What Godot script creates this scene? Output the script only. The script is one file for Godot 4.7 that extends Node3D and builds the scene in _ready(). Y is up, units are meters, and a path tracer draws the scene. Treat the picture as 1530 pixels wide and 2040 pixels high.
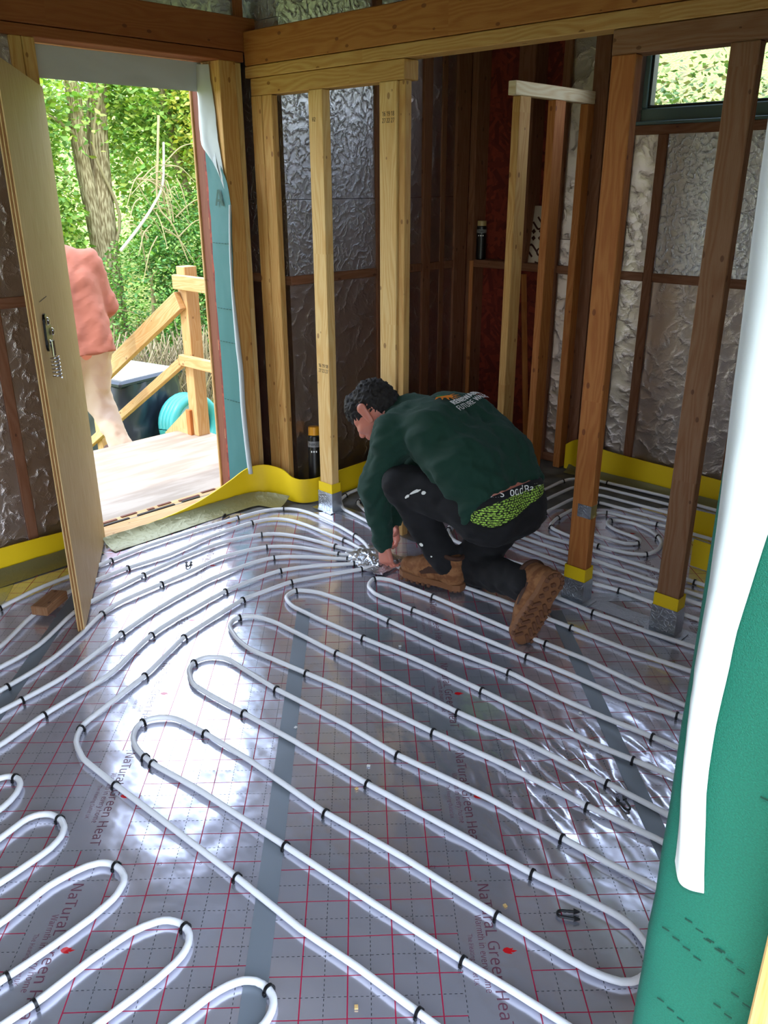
extends Node3D
# A timber-frame house during the fitting of floor heating. x runs along the partition wall, -z along the doorway wall, y is up; the camera stands in the opening of the right wall.
const PIPES := [
	["long white heating pipe looping back and forth across the middle of the foil floor", [-2.308,-2.384,-2.340,-2.299,-2.411,-2.148,-2.456,-2.042,-2.467,-2.009,-2.472,-1.979,-2.487,-1.807,-2.488,-1.787,-2.488,-1.782,-2.488,-1.776,-2.488,-1.772,-2.487,-1.767,-2.480,-1.727,-2.414,-1.455,-2.406,-1.431,-2.395,-1.409,-2.302,-1.230,-2.284,-1.193,-2.187,-0.931,-2.177,-0.908,-2.162,-0.888,-2.139,-0.867,-2.113,-0.850,-2.085,-0.840,-2.040,-0.829,-2.020,-0.826,-1.995,-0.826,-1.864,-0.832,-1.646,-0.847,-1.349,-0.865,-1.099,-0.875,-0.935,-0.895,-0.674,-0.914,-0.561,-0.916,-0.541,-0.919,-0.536,-0.920,-0.532,-0.921,-0.527,-0.923,-0.506,-0.934,-0.502,-0.937,-0.499,-0.940,-0.495,-0.943,-0.493,-0.947,-0.490,-0.951,-0.488,-0.955,-0.486,-0.959,-0.484,-0.964,-0.477,-0.988,-0.475,-1.013,-0.482,-1.057,-0.484,-1.086,-0.484,-1.089,-0.485,-1.091,-0.487,-1.093,-0.489,-1.094,-0.492,-1.095,-0.495,-1.096,-0.537,-1.093,-0.654,-1.081,-0.790,-1.064,-1.018,-1.042,-1.639,-0.986,-1.684,-0.981,-1.825,-0.959,-1.865,-0.955,-1.916,-0.957,-1.946,-0.960,-1.975,-0.967,-2.002,-0.979,-2.027,-0.997,-2.043,-1.015,-2.045,-1.020,-2.048,-1.024,-2.049,-1.028,-2.051,-1.033,-2.052,-1.038,-2.053,-1.043,-2.053,-1.048,-2.053,-1.052,-2.053,-1.057,-2.052,-1.062,-2.051,-1.067,-2.049,-1.072,-2.047,-1.076,-2.037,-1.094,-2.022,-1.108,-2.005,-1.119,-2.000,-1.121,-1.995,-1.123,-1.991,-1.125,-1.971,-1.130,-1.872,-1.145,-1.661,-1.161,-1.339,-1.167,-1.073,-1.195,-0.777,-1.215,-0.617,-1.228,-0.571,-1.234,-0.542,-1.241,-0.523,-1.248,-0.504,-1.257,-0.489,-1.271,-0.486,-1.275,-0.484,-1.279,-0.482,-1.283,-0.480,-1.288,-0.478,-1.292,-0.477,-1.297,-0.476,-1.302,-0.475,-1.306,-0.475,-1.311,-0.475,-1.316,-0.475,-1.321,-0.475,-1.326,-0.476,-1.331,-0.477,-1.335,-0.479,-1.340,-0.481,-1.344,-0.483,-1.349,-0.485,-1.353,-0.488,-1.357,-0.491,-1.361,-0.494,-1.365,-0.497,-1.369,-0.501,-1.372,-0.504,-1.376,-0.508,-1.379,-0.512,-1.382,-0.530,-1.392,-0.534,-1.394,-0.539,-1.396,-0.544,-1.398,-0.564,-1.404,-0.585,-1.406,-0.605,-1.406,-0.682,-1.398,-0.789,-1.379,-0.829,-1.374,-1.318,-1.329,-1.632,-1.311,-1.853,-1.293,-2.011,-1.278,-2.101,-1.275,-2.106,-1.275,-2.111,-1.276,-2.116,-1.277,-2.121,-1.277,-2.126,-1.279,-2.130,-1.280,-2.135,-1.281,-2.180,-1.303,-2.185,-1.305,-2.189,-1.308,-2.193,-1.310,-2.197,-1.313,-2.201,-1.316,-2.205,-1.320,-2.208,-1.323,-2.212,-1.327,-2.215,-1.330,-2.218,-1.334,-2.221,-1.338,-2.224,-1.342,-2.226,-1.347,-2.228,-1.351,-2.230,-1.355,-2.231,-1.360,-2.232,-1.365,-2.233,-1.369,-2.233,-1.374,-2.233,-1.379,-2.233,-1.384,-2.232,-1.389,-2.230,-1.394,-2.229,-1.398,-2.227,-1.403,-2.225,-1.407,-2.222,-1.411,-2.219,-1.415,-2.216,-1.419,-2.212,-1.423,-2.209,-1.426,-2.205,-1.430,-2.188,-1.441,-2.184,-1.444,-2.179,-1.446,-2.174,-1.448,-2.170,-1.449,-2.145,-1.453,-2.062,-1.451,-1.897,-1.451,-1.569,-1.477,-1.358,-1.480,-1.053,-1.517,-0.701,-1.534,-0.581,-1.545,-0.551,-1.550,-0.521,-1.558,-0.516,-1.560,-0.512,-1.562,-0.507,-1.564,-0.503,-1.567,-0.499,-1.569,-0.496,-1.572,-0.492,-1.576,-0.489,-1.580,-0.487,-1.584,-0.484,-1.588,-0.482,-1.592,-0.481,-1.597,-0.479,-1.602,-0.478,-1.607,-0.477,-1.612,-0.477,-1.617,-0.478,-1.637,-0.484,-1.656,-0.487,-1.661,-0.489,-1.664,-0.492,-1.668,-0.496,-1.671,-0.499,-1.674,-0.503,-1.676,-0.507,-1.678,-0.512,-1.680,-0.516,-1.681,-0.521,-1.682,-0.597,-1.694,-0.617,-1.695,-0.642,-1.695,-0.840,-1.676,-1.104,-1.663,-1.363,-1.636,-1.688,-1.613,-2.121,-1.553,-2.166,-1.550,-2.221,-1.556,-2.261,-1.564,-2.320,-1.585,-2.339,-1.594,-2.343,-1.596,-2.347,-1.599,-2.351,-1.602,-2.365,-1.617,-2.368,-1.621,-2.370,-1.626,-2.373,-1.630,-2.375,-1.635,-2.377,-1.639,-2.378,-1.644,-2.379,-1.649,-2.379,-1.654,-2.379,-1.658,-2.378,-1.663,-2.377,-1.668,-2.376,-1.673,-2.374,-1.677,-2.371,-1.682,-2.369,-1.686,-2.366,-1.690,-2.363,-1.694,-2.359,-1.698,-2.355,-1.701,-2.352,-1.705,-2.348,-1.708,-2.330,-1.719,-2.307,-1.727,-2.262,-1.737,-2.227,-1.741,-2.110,-1.744,-1.933,-1.747,-1.814,-1.756,-1.378,-1.769,-1.332,-1.772,-1.141,-1.790,-1.096,-1.792,-0.847,-1.798,-0.592,-1.798,-0.556,-1.799,-0.535,-1.802,-0.516,-1.809,-0.511,-1.811,-0.507,-1.814,-0.503,-1.816,-0.499,-1.819,-0.496,-1.823,-0.493,-1.826,-0.490,-1.830,-0.487,-1.834,-0.485,-1.839,-0.483,-1.843,-0.481,-1.848,-0.476,-1.872,-0.476,-1.877,-0.476,-1.882,-0.476,-1.887,-0.477,-1.892,-0.478,-1.896,-0.480,-1.901,-0.481,-1.906,-0.483,-1.911,-0.485,-1.915,-0.487,-1.919,-0.490,-1.923,-0.493,-1.927,-0.496,-1.931,-0.499,-1.934,-0.503,-1.937,-0.507,-1.940,-0.511,-1.942,-0.516,-1.945,-0.521,-1.947,-0.540,-1.952,-0.576,-1.956,-0.689,-1.956,-0.730,-1.953,-0.933,-1.931,-0.998,-1.926,-1.146,-1.919,-1.385,-1.921,-1.646,-1.916,-1.691,-1.913,-1.918,-1.890,-2.105,-1.876,-2.166,-1.873,-2.283,-1.871,-2.308,-1.874,-2.332,-1.881,-2.359,-1.893,-2.363,-1.896,-2.367,-1.899,-2.371,-1.901,-2.374,-1.905,-2.377,-1.908,-2.380,-1.912,-2.382,-1.916,-2.384,-1.920,-2.386,-1.924,-2.392,-1.948,-2.392,-1.953,-2.392,-1.957,-2.392,-1.962,-2.391,-1.966,-2.389,-1.970,-2.387,-1.974,-2.385,-1.977,-2.382,-1.980,-2.379,-1.984,-2.375,-1.986,-2.371,-1.989,-2.367,-1.992,-2.340,-2.008,-2.317,-2.019,-2.298,-2.026,-2.247,-2.035,-2.171,-2.046,-2.136,-2.049,-1.949,-2.051,-1.662,-2.049,-1.622,-2.051,-1.390,-2.074,-1.350,-2.074,-1.204,-2.065,-1.158,-2.064,-1.004,-2.069,-0.864,-2.081,-0.802,-2.084,-0.740,-2.086,-0.586,-2.086,-0.555,-2.087,-0.535,-2.090,-0.516,-2.097,-0.511,-2.099,-0.507,-2.102,-0.503,-2.105,-0.499,-2.108,-0.496,-2.111,-0.493,-2.115,-0.490,-2.119,-0.487,-2.123,-0.485,-2.127,-0.483,-2.132,-0.477,-2.151,-0.476,-2.156,-0.476,-2.161,-0.476,-2.166,-0.478,-2.186,-0.487,-2.209,-0.490,-2.213,-0.493,-2.217,-0.496,-2.221,-0.499,-2.224,-0.503,-2.227,-0.507,-2.230,-0.511,-2.232,-0.516,-2.235,-0.540,-2.243,-0.545,-2.244,-0.550,-2.244,-0.555,-2.245,-0.580,-2.246,-0.766,-2.246,-0.802,-2.245,-0.833,-2.241,-0.982,-2.211,-1.022,-2.206,-1.211,-2.208,-1.276,-2.206,-1.403,-2.203,-1.679,-2.191,-2.085,-2.176,-2.115,-2.176,-2.120,-2.177,-2.125,-2.177,-2.130,-2.178,-2.135,-2.179,-2.159,-2.187,-2.186,-2.199,-2.190,-2.202,-2.194,-2.205,-2.198,-2.208,-2.201,-2.211,-2.216,-2.230,-2.228,-2.256,-2.229,-2.260,-2.230,-2.264,-2.231,-2.268,-2.230,-2.272,-2.229,-2.276,-2.228,-2.279,-2.226,-2.283,-2.223,-2.286,-2.220,-2.289,-2.217,-2.291,-2.213,-2.294,-2.209,-2.297,-2.204,-2.299,-2.200,-2.301,-2.181,-2.309,-2.176,-2.311,-2.172,-2.312,-2.167,-2.313,-2.162,-2.314,-2.127,-2.317,-1.955,-2.324,-1.563,-2.320,-1.389,-2.327,-1.241,-2.331,-1.200,-2.329,-0.999,-2.313,-0.953,-2.310,-0.800,-2.308,-0.590,-2.308,-0.555,-2.310,-0.531,-2.315,-0.510,-2.326,-0.506,-2.329,-0.502,-2.332,-0.499,-2.336,-0.496,-2.339,-0.493,-2.343,-0.491,-2.347,-0.488,-2.351,-0.486,-2.356,-0.485,-2.360,-0.476,-2.395,-0.474,-2.420,-0.477,-2.440,-0.482,-2.459,-0.483,-2.464,-0.485,-2.469,-0.486,-2.473,-0.488,-2.478,-0.491,-2.482,-0.493,-2.486,-0.496,-2.490,-0.499,-2.494,-0.502,-2.497,-0.506,-2.500,-0.510,-2.503,-0.531,-2.514,-0.555,-2.520,-0.590,-2.521,-0.898,-2.520,-0.938,-2.517,-1.138,-2.496,-1.183,-2.494,-1.711,-2.493,-1.853,-2.486,-1.899,-2.482,-2.205,-2.433,-2.330,-2.420]],
	["white heating pipe nearest the open doorway, running beside the yellow strip", [-2.441,-2.464,-2.497,-2.499,-2.537,-2.519,-2.585,-2.536,-2.639,-2.550,-2.744,-2.571,-2.835,-2.583,-2.935,-2.592,-2.975,-2.593,-3.011,-2.593,-3.051,-2.588,-3.084,-2.580,-3.115,-2.566,-3.142,-2.546,-3.165,-2.521,-3.168,-2.517,-3.171,-2.513,-3.174,-2.509,-3.177,-2.505,-3.179,-2.500,-3.182,-2.496,-3.184,-2.492,-3.186,-2.487,-3.199,-2.455,-3.209,-2.416,-3.215,-2.376,-3.221,-2.315,-3.242,-2.069,-3.248,-1.893,-3.248,-1.793,-3.243,-1.727,-3.221,-1.534,-3.206,-1.338,-3.198,-1.257,-3.192,-1.222,-3.184,-1.188,-3.129,-1.007,-3.113,-0.944,-3.103,-0.895,-3.098,-0.855,-3.093,-0.805,-3.065,-0.460,-3.061,-0.390,-3.060,-0.310,-3.060,0.900]],
	["second white heating pipe from the doorway, passing under the wooden block", [-2.437,-2.447,-2.561,-2.467,-2.597,-2.471,-2.633,-2.473,-2.890,-2.473,-2.945,-2.469,-2.989,-2.462,-3.022,-2.451,-3.047,-2.439,-3.069,-2.422,-3.084,-2.405,-3.098,-2.381,-3.108,-2.353,-3.116,-2.320,-3.122,-2.280,-3.125,-2.239,-3.127,-2.173,-3.127,-2.072,-3.120,-2.006,-3.098,-1.872,-3.092,-1.817,-3.091,-1.762,-3.100,-1.632,-3.100,-1.567,-3.095,-1.501,-3.086,-1.405,-3.079,-1.349,-3.072,-1.309,-3.062,-1.269,-3.048,-1.231,-3.028,-1.190,-3.001,-1.141,-2.979,-1.107,-2.956,-1.074,-2.860,-0.956,-2.844,-0.931,-2.831,-0.905,-2.817,-0.869,-2.805,-0.821,-2.775,-0.674,-2.764,-0.605,-2.760,-0.560,-2.758,-0.510,-2.750,-0.185,-2.750,0.900]],
	["third white heating pipe from the doorway, running under the plywood door", [-2.427,-2.433,-2.521,-2.411,-2.709,-2.376,-2.784,-2.359,-2.818,-2.349,-2.852,-2.337,-2.879,-2.324,-2.905,-2.309,-2.928,-2.290,-2.948,-2.269,-2.965,-2.245,-2.981,-2.215,-2.997,-2.173,-3.014,-2.115,-3.023,-2.071,-3.027,-2.026,-3.028,-1.966,-3.023,-1.876,-3.016,-1.805,-3.003,-1.705,-2.994,-1.645,-2.982,-1.581,-2.952,-1.442,-2.933,-1.363,-2.913,-1.295,-2.902,-1.267,-2.889,-1.240,-2.860,-1.193,-2.787,-1.091,-2.765,-1.057,-2.746,-1.023,-2.731,-0.986,-2.715,-0.934,-2.697,-0.851,-2.651,-0.614,-2.637,-0.530,-2.631,-0.475,-2.627,-0.415,-2.611,0.005,-2.610,0.900]],
	["fourth white heating pipe from the doorway, touching the bottom corner of the plywood door", [-2.412,-2.422,-2.470,-2.379,-2.513,-2.352,-2.554,-2.333,-2.654,-2.298,-2.705,-2.277,-2.731,-2.263,-2.752,-2.249,-2.775,-2.231,-2.793,-2.214,-2.813,-2.192,-2.827,-2.173,-2.841,-2.147,-2.852,-2.120,-2.866,-2.077,-2.879,-2.023,-2.886,-1.984,-2.889,-1.949,-2.888,-1.924,-2.886,-1.894,-2.870,-1.788,-2.863,-1.728,-2.845,-1.482,-2.839,-1.438,-2.830,-1.394,-2.814,-1.347,-2.795,-1.306,-2.775,-1.272,-2.714,-1.185,-2.683,-1.133,-2.634,-1.045,-2.619,-1.013,-2.606,-0.980,-2.593,-0.941,-2.577,-0.887,-2.552,-0.789,-2.533,-0.694,-2.498,-0.490,-2.491,-0.435,-2.487,-0.375,-2.471,0.005,-2.470,0.900]],
	["fifth white heating pipe from the doorway, curving to the left edge", [-2.385,-2.399,-2.431,-2.357,-2.471,-2.324,-2.592,-2.239,-2.631,-2.207,-2.671,-2.170,-2.687,-2.151,-2.702,-2.131,-2.714,-2.111,-2.724,-2.088,-2.731,-2.065,-2.737,-2.036,-2.740,-2.006,-2.743,-1.971,-2.744,-1.865,-2.741,-1.799,-2.732,-1.739,-2.700,-1.582,-2.678,-1.499,-2.655,-1.427,-2.613,-1.312,-2.583,-1.238,-2.499,-1.043,-2.483,-1.001,-2.472,-0.962,-2.458,-0.887,-2.392,-0.434,-2.383,-0.360,-2.376,-0.285,-2.356,0.010,-2.351,0.105,-2.350,0.205,-2.350,0.900]],
	["sixth white heating pipe from the doorway, just outside the long looping pipe", [-2.351,-2.397,-2.406,-2.318,-2.486,-2.220,-2.516,-2.179,-2.551,-2.124,-2.576,-2.075,-2.585,-2.052,-2.586,-2.048,-2.588,-2.043,-2.589,-2.038,-2.590,-2.034,-2.598,-1.985,-2.603,-1.874,-2.603,-1.794,-2.598,-1.739,-2.586,-1.669,-2.554,-1.510,-2.530,-1.412,-2.515,-1.370,-2.497,-1.328,-2.476,-1.288,-2.405,-1.165,-2.390,-1.134,-2.377,-1.101,-2.361,-1.043,-2.323,-0.870,-2.310,-0.821,-2.271,-0.699,-2.262,-0.660,-2.254,-0.615,-2.230,-0.430,-2.221,-0.335,-2.215,-0.245,-2.202,0.055,-2.200,0.185,-2.200,0.900]],
	["white heating pipe with row of hairpin bends in the lower left corner", [-2.120,0.850,-2.119,-0.570,-2.119,-0.595,-2.118,-0.600,-2.117,-0.605,-2.117,-0.610,-2.115,-0.615,-2.114,-0.620,-2.112,-0.624,-2.110,-0.629,-2.108,-0.633,-2.105,-0.637,-2.102,-0.641,-2.098,-0.644,-2.094,-0.646,-2.090,-0.649,-2.086,-0.650,-2.081,-0.652,-2.077,-0.653,-2.072,-0.653,-2.067,-0.653,-2.063,-0.652,-2.058,-0.651,-2.053,-0.650,-2.049,-0.648,-2.045,-0.646,-2.041,-0.643,-2.037,-0.641,-2.018,-0.624,-2.001,-0.599,-1.989,-0.572,-1.984,-0.547,-1.982,-0.507,-1.982,0.590,-1.976,0.655,-1.967,0.740,-1.962,0.770,-1.955,0.794,-1.945,0.816,-1.943,0.820,-1.940,0.824,-1.938,0.827,-1.936,0.830,-1.934,0.832,-1.932,0.833,-1.930,0.834,-1.927,0.833,-1.925,0.832,-1.923,0.830,-1.921,0.827,-1.919,0.824,-1.916,0.820,-1.914,0.816,-1.912,0.812,-1.903,0.789,-1.896,0.765,-1.881,0.635,-1.877,0.580,-1.877,-0.483,-1.879,-0.517,-1.897,-0.584,-1.898,-0.589,-1.898,-0.594,-1.899,-0.598,-1.899,-0.603,-1.898,-0.608,-1.897,-0.612,-1.896,-0.617,-1.895,-0.621,-1.893,-0.625,-1.891,-0.630,-1.888,-0.633,-1.885,-0.637,-1.882,-0.641,-1.879,-0.644,-1.875,-0.647,-1.871,-0.650,-1.867,-0.652,-1.862,-0.654,-1.857,-0.656,-1.852,-0.657,-1.847,-0.659,-1.842,-0.660,-1.837,-0.660,-1.832,-0.661,-1.827,-0.661,-1.821,-0.660,-1.802,-0.656,-1.797,-0.654,-1.793,-0.651,-1.789,-0.648,-1.785,-0.645,-1.781,-0.642,-1.778,-0.638,-1.774,-0.635,-1.771,-0.631,-1.768,-0.627,-1.766,-0.622,-1.763,-0.618,-1.753,-0.595,-1.747,-0.566,-1.737,-0.492,-1.734,-0.462,-1.733,-0.432,-1.733,0.550,-1.732,0.600,-1.718,0.730,-1.712,0.769,-1.704,0.793,-1.692,0.815,-1.690,0.819,-1.687,0.822,-1.685,0.826,-1.682,0.829,-1.680,0.831,-1.677,0.833,-1.675,0.834,-1.672,0.835,-1.670,0.834,-1.667,0.833,-1.665,0.831,-1.662,0.829,-1.660,0.826,-1.657,0.822,-1.655,0.819,-1.652,0.815,-1.641,0.793,-1.633,0.769,-1.628,0.740,-1.618,0.650,-1.613,0.585,-1.612,-0.376,-1.616,-0.421,-1.634,-0.509,-1.638,-0.534,-1.638,-0.560,-1.635,-0.601,-1.629,-0.631,-1.618,-0.654,-1.615,-0.658,-1.612,-0.661,-1.608,-0.665,-1.604,-0.668,-1.600,-0.671,-1.596,-0.673,-1.592,-0.675,-1.587,-0.677,-1.582,-0.678,-1.578,-0.680,-1.573,-0.680,-1.568,-0.681,-1.562,-0.681,-1.557,-0.681,-1.552,-0.681,-1.547,-0.680,-1.543,-0.679,-1.538,-0.678,-1.533,-0.677,-1.529,-0.675,-1.525,-0.672,-1.521,-0.670,-1.517,-0.667,-1.513,-0.663,-1.510,-0.659,-1.496,-0.638,-1.494,-0.633,-1.492,-0.628,-1.490,-0.624,-1.485,-0.604,-1.476,-0.558,-1.469,-0.466,-1.466,-0.395,-1.464,0.600,-1.451,0.730,-1.445,0.770,-1.438,0.794,-1.429,0.816,-1.427,0.820,-1.425,0.824,-1.423,0.827,-1.421,0.830,-1.419,0.832,-1.417,0.833,-1.415,0.834,-1.412,0.833,-1.410,0.832,-1.408,0.830,-1.406,0.827,-1.404,0.824,-1.402,0.820,-1.400,0.816,-1.391,0.794,-1.384,0.770,-1.379,0.740,-1.368,0.640,-1.364,0.585,-1.364,-0.276,-1.362,-0.361,-1.363,-0.392,-1.374,-0.501,-1.375,-0.567,-1.374,-0.602,-1.367,-0.632,-1.356,-0.660,-1.353,-0.664,-1.351,-0.668,-1.348,-0.672,-1.344,-0.676,-1.341,-0.679,-1.337,-0.682,-1.333,-0.684,-1.329,-0.687,-1.324,-0.689,-1.320,-0.691,-1.315,-0.693,-1.311,-0.694,-1.306,-0.695,-1.301,-0.695,-1.297,-0.695,-1.292,-0.695,-1.287,-0.695,-1.283,-0.694,-1.278,-0.692,-1.274,-0.691,-1.270,-0.689,-1.266,-0.686,-1.262,-0.683,-1.259,-0.680,-1.255,-0.677,-1.252,-0.673,-1.249,-0.669,-1.247,-0.665,-1.244,-0.661,-1.242,-0.657,-1.240,-0.652,-1.238,-0.648,-1.232,-0.624,-1.227,-0.579,-1.225,-0.529,-1.224,-0.418,-1.224,0.550,-1.223,0.600,-1.210,0.730,-1.204,0.770,-1.196,0.794,-1.185,0.816,-1.183,0.820,-1.181,0.824,-1.178,0.827,-1.176,0.830,-1.174,0.832,-1.171,0.833,-1.169,0.834,-1.167,0.833,-1.164,0.832,-1.162,0.830,-1.160,0.827,-1.157,0.824,-1.155,0.820,-1.153,0.816,-1.142,0.794,-1.134,0.770,-1.127,0.715,-1.117,0.625,-1.114,0.590,-1.114,-0.523,-1.112,-0.629,-1.109,-0.654,-1.104,-0.674,-1.097,-0.692,-1.094,-0.697,-1.092,-0.701,-1.089,-0.705,-1.085,-0.709,-1.082,-0.712,-1.078,-0.715,-1.074,-0.718,-1.070,-0.721,-1.065,-0.723,-1.060,-0.724,-1.055,-0.726,-1.050,-0.727,-1.045,-0.727,-1.040,-0.728,-1.035,-0.728,-1.030,-0.727,-1.025,-0.726,-1.020,-0.725,-1.015,-0.723,-1.011,-0.721,-1.007,-0.718,-1.003,-0.715,-1.000,-0.712,-0.997,-0.708,-0.994,-0.704,-0.991,-0.700,-0.989,-0.695,-0.987,-0.691,-0.985,-0.686,-0.983,-0.681,-0.982,-0.677,-0.981,-0.672,-0.977,-0.632,-0.970,-0.375,-0.970,0.900]],
	["straight white heating pipe running past the taped post feet", [-2.200,-2.620,-1.602,-2.670,-1.561,-2.670,-1.415,-2.659,-1.370,-2.658,-1.164,-2.665,-0.956,-2.684,-0.600,-2.690]],
	["white heating pipe behind the kneeling man, running along the foil wall", [-2.500,-2.660,-2.626,-2.699,-2.660,-2.709,-2.885,-2.744,-2.909,-2.750,-2.932,-2.760,-2.957,-2.777,-3.005,-2.813,-3.009,-2.816,-3.013,-2.819,-3.016,-2.822,-3.020,-2.826,-3.023,-2.829,-3.026,-2.833,-3.029,-2.837,-3.032,-2.841,-3.047,-2.873,-3.065,-2.921,-3.070,-2.945,-3.074,-2.985,-3.079,-3.055,-3.080,-3.100,-3.080,-3.775,-3.078,-3.800,-3.073,-3.830,-3.050,-3.935,-3.041,-3.963,-3.039,-3.967,-3.036,-3.971,-3.034,-3.974,-3.030,-3.978,-3.027,-3.980,-3.023,-3.983,-3.019,-3.986,-3.015,-3.988,-3.010,-3.990,-2.929,-4.019,-2.895,-4.028,-2.854,-4.030,-2.600,-4.030]],
	["white heating pipe bending round behind the kneeling man, inside the wall pipe", [-2.500,-2.780,-2.665,-2.788,-2.705,-2.792,-2.795,-2.806,-2.819,-2.812,-2.838,-2.819,-2.902,-2.848,-2.906,-2.850,-2.911,-2.853,-2.915,-2.855,-2.919,-2.858,-2.922,-2.861,-2.926,-2.865,-2.929,-2.868,-2.942,-2.889,-2.959,-2.926,-2.966,-2.951,-2.969,-2.971,-2.970,-3.680,-2.967,-3.705,-2.963,-3.730,-2.940,-3.825,-2.933,-3.849,-2.931,-3.853,-2.929,-3.857,-2.927,-3.861,-2.924,-3.865,-2.921,-3.868,-2.917,-3.871,-2.913,-3.874,-2.909,-3.876,-2.905,-3.878,-2.839,-3.905,-2.804,-3.916,-2.784,-3.919,-2.764,-3.920,-2.600,-3.920]],
	["white heating pipe emerging between the legs of the kneeling man", [-2.420,-3.400,-2.383,-3.036,-2.377,-2.991,-2.369,-2.961,-2.361,-2.942,-2.350,-2.924,-2.347,-2.920,-2.344,-2.916,-2.341,-2.911,-2.327,-2.896,-2.304,-2.876,-2.265,-2.845,-2.261,-2.842,-2.257,-2.840,-2.252,-2.837,-2.248,-2.835,-2.244,-2.833,-2.239,-2.831,-2.235,-2.830,-2.230,-2.828,-2.205,-2.824,-2.145,-2.816,-2.095,-2.812,-2.055,-2.813,-1.873,-2.826,-1.724,-2.843,-1.535,-2.883,-1.450,-2.896,-1.410,-2.901,-1.379,-2.901,-1.293,-2.897,-1.175,-2.889,-1.140,-2.888,-0.600,-2.900]],
	["outermost white heating pipe along the yellow strip of the rear wall", [-0.600,-4.060,-1.465,-4.066,-1.724,-4.081,-1.765,-4.083,-2.142,-4.061,-2.168,-4.057,-2.187,-4.051,-2.267,-4.008,-2.291,-3.992,-2.294,-3.988,-2.297,-3.985,-2.300,-3.981,-2.302,-3.976,-2.305,-3.972,-2.307,-3.968,-2.313,-3.948,-2.318,-3.928,-2.321,-3.907,-2.322,-3.882,-2.318,-3.660,-2.329,-3.320,-2.326,-3.275,-2.307,-3.150,-2.302,-3.121,-2.300,-3.116,-2.299,-3.111,-2.297,-3.107,-2.295,-3.102,-2.293,-3.098,-2.290,-3.094,-2.288,-3.090,-2.285,-3.086,-2.281,-3.083,-2.278,-3.079,-2.275,-3.075,-2.217,-3.019,-2.197,-3.005,-2.174,-2.998,-1.976,-2.980,-1.717,-2.973,-1.587,-2.981,-1.336,-3.009,-1.291,-3.013,-0.600,-3.020]],
	["second white heating pipe from the rear wall", [-0.600,-3.970,-1.412,-3.977,-1.553,-3.974,-1.721,-3.977,-2.079,-3.969,-2.104,-3.967,-2.108,-3.966,-2.113,-3.965,-2.117,-3.964,-2.122,-3.962,-2.126,-3.960,-2.130,-3.957,-2.134,-3.955,-2.138,-3.952,-2.142,-3.948,-2.145,-3.945,-2.198,-3.889,-2.216,-3.865,-2.218,-3.860,-2.220,-3.856,-2.221,-3.851,-2.223,-3.847,-2.224,-3.842,-2.226,-3.802,-2.227,-3.508,-2.238,-3.300,-2.237,-3.280,-2.237,-3.275,-2.236,-3.271,-2.235,-3.266,-2.234,-3.261,-2.215,-3.188,-2.205,-3.155,-2.204,-3.151,-2.202,-3.147,-2.199,-3.143,-2.197,-3.139,-2.194,-3.136,-2.190,-3.133,-2.187,-3.130,-2.183,-3.127,-2.179,-3.125,-2.156,-3.116,-2.078,-3.090,-2.043,-3.083,-2.003,-3.081,-1.795,-3.079,-1.759,-3.081,-1.667,-3.090,-1.636,-3.091,-1.320,-3.082,-0.600,-3.100]],
	["third white heating pipe from the rear wall, turning back beside the orange post", [-0.600,-3.860,-1.654,-3.866,-2.000,-3.858,-2.035,-3.856,-2.058,-3.850,-2.062,-3.848,-2.067,-3.846,-2.071,-3.843,-2.075,-3.840,-2.093,-3.822,-2.096,-3.818,-2.099,-3.814,-2.101,-3.810,-2.104,-3.806,-2.111,-3.782,-2.122,-3.722,-2.127,-3.686,-2.128,-3.656,-2.122,-3.360,-2.120,-3.334,-2.116,-3.308,-2.102,-3.253,-2.100,-3.248,-2.098,-3.244,-2.096,-3.239,-2.094,-3.235,-2.091,-3.230,-2.088,-3.226,-2.086,-3.222,-2.082,-3.219,-2.079,-3.215,-2.076,-3.212,-2.072,-3.208,-2.068,-3.205,-2.065,-3.202,-2.060,-3.200,-2.056,-3.197,-2.052,-3.195,-2.048,-3.193,-2.043,-3.191,-2.038,-3.190,-2.034,-3.188,-2.029,-3.187,-1.981,-3.175,-1.946,-3.171,-1.826,-3.179,-1.671,-3.183,-1.365,-3.190,-0.600,-3.200]],
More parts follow.
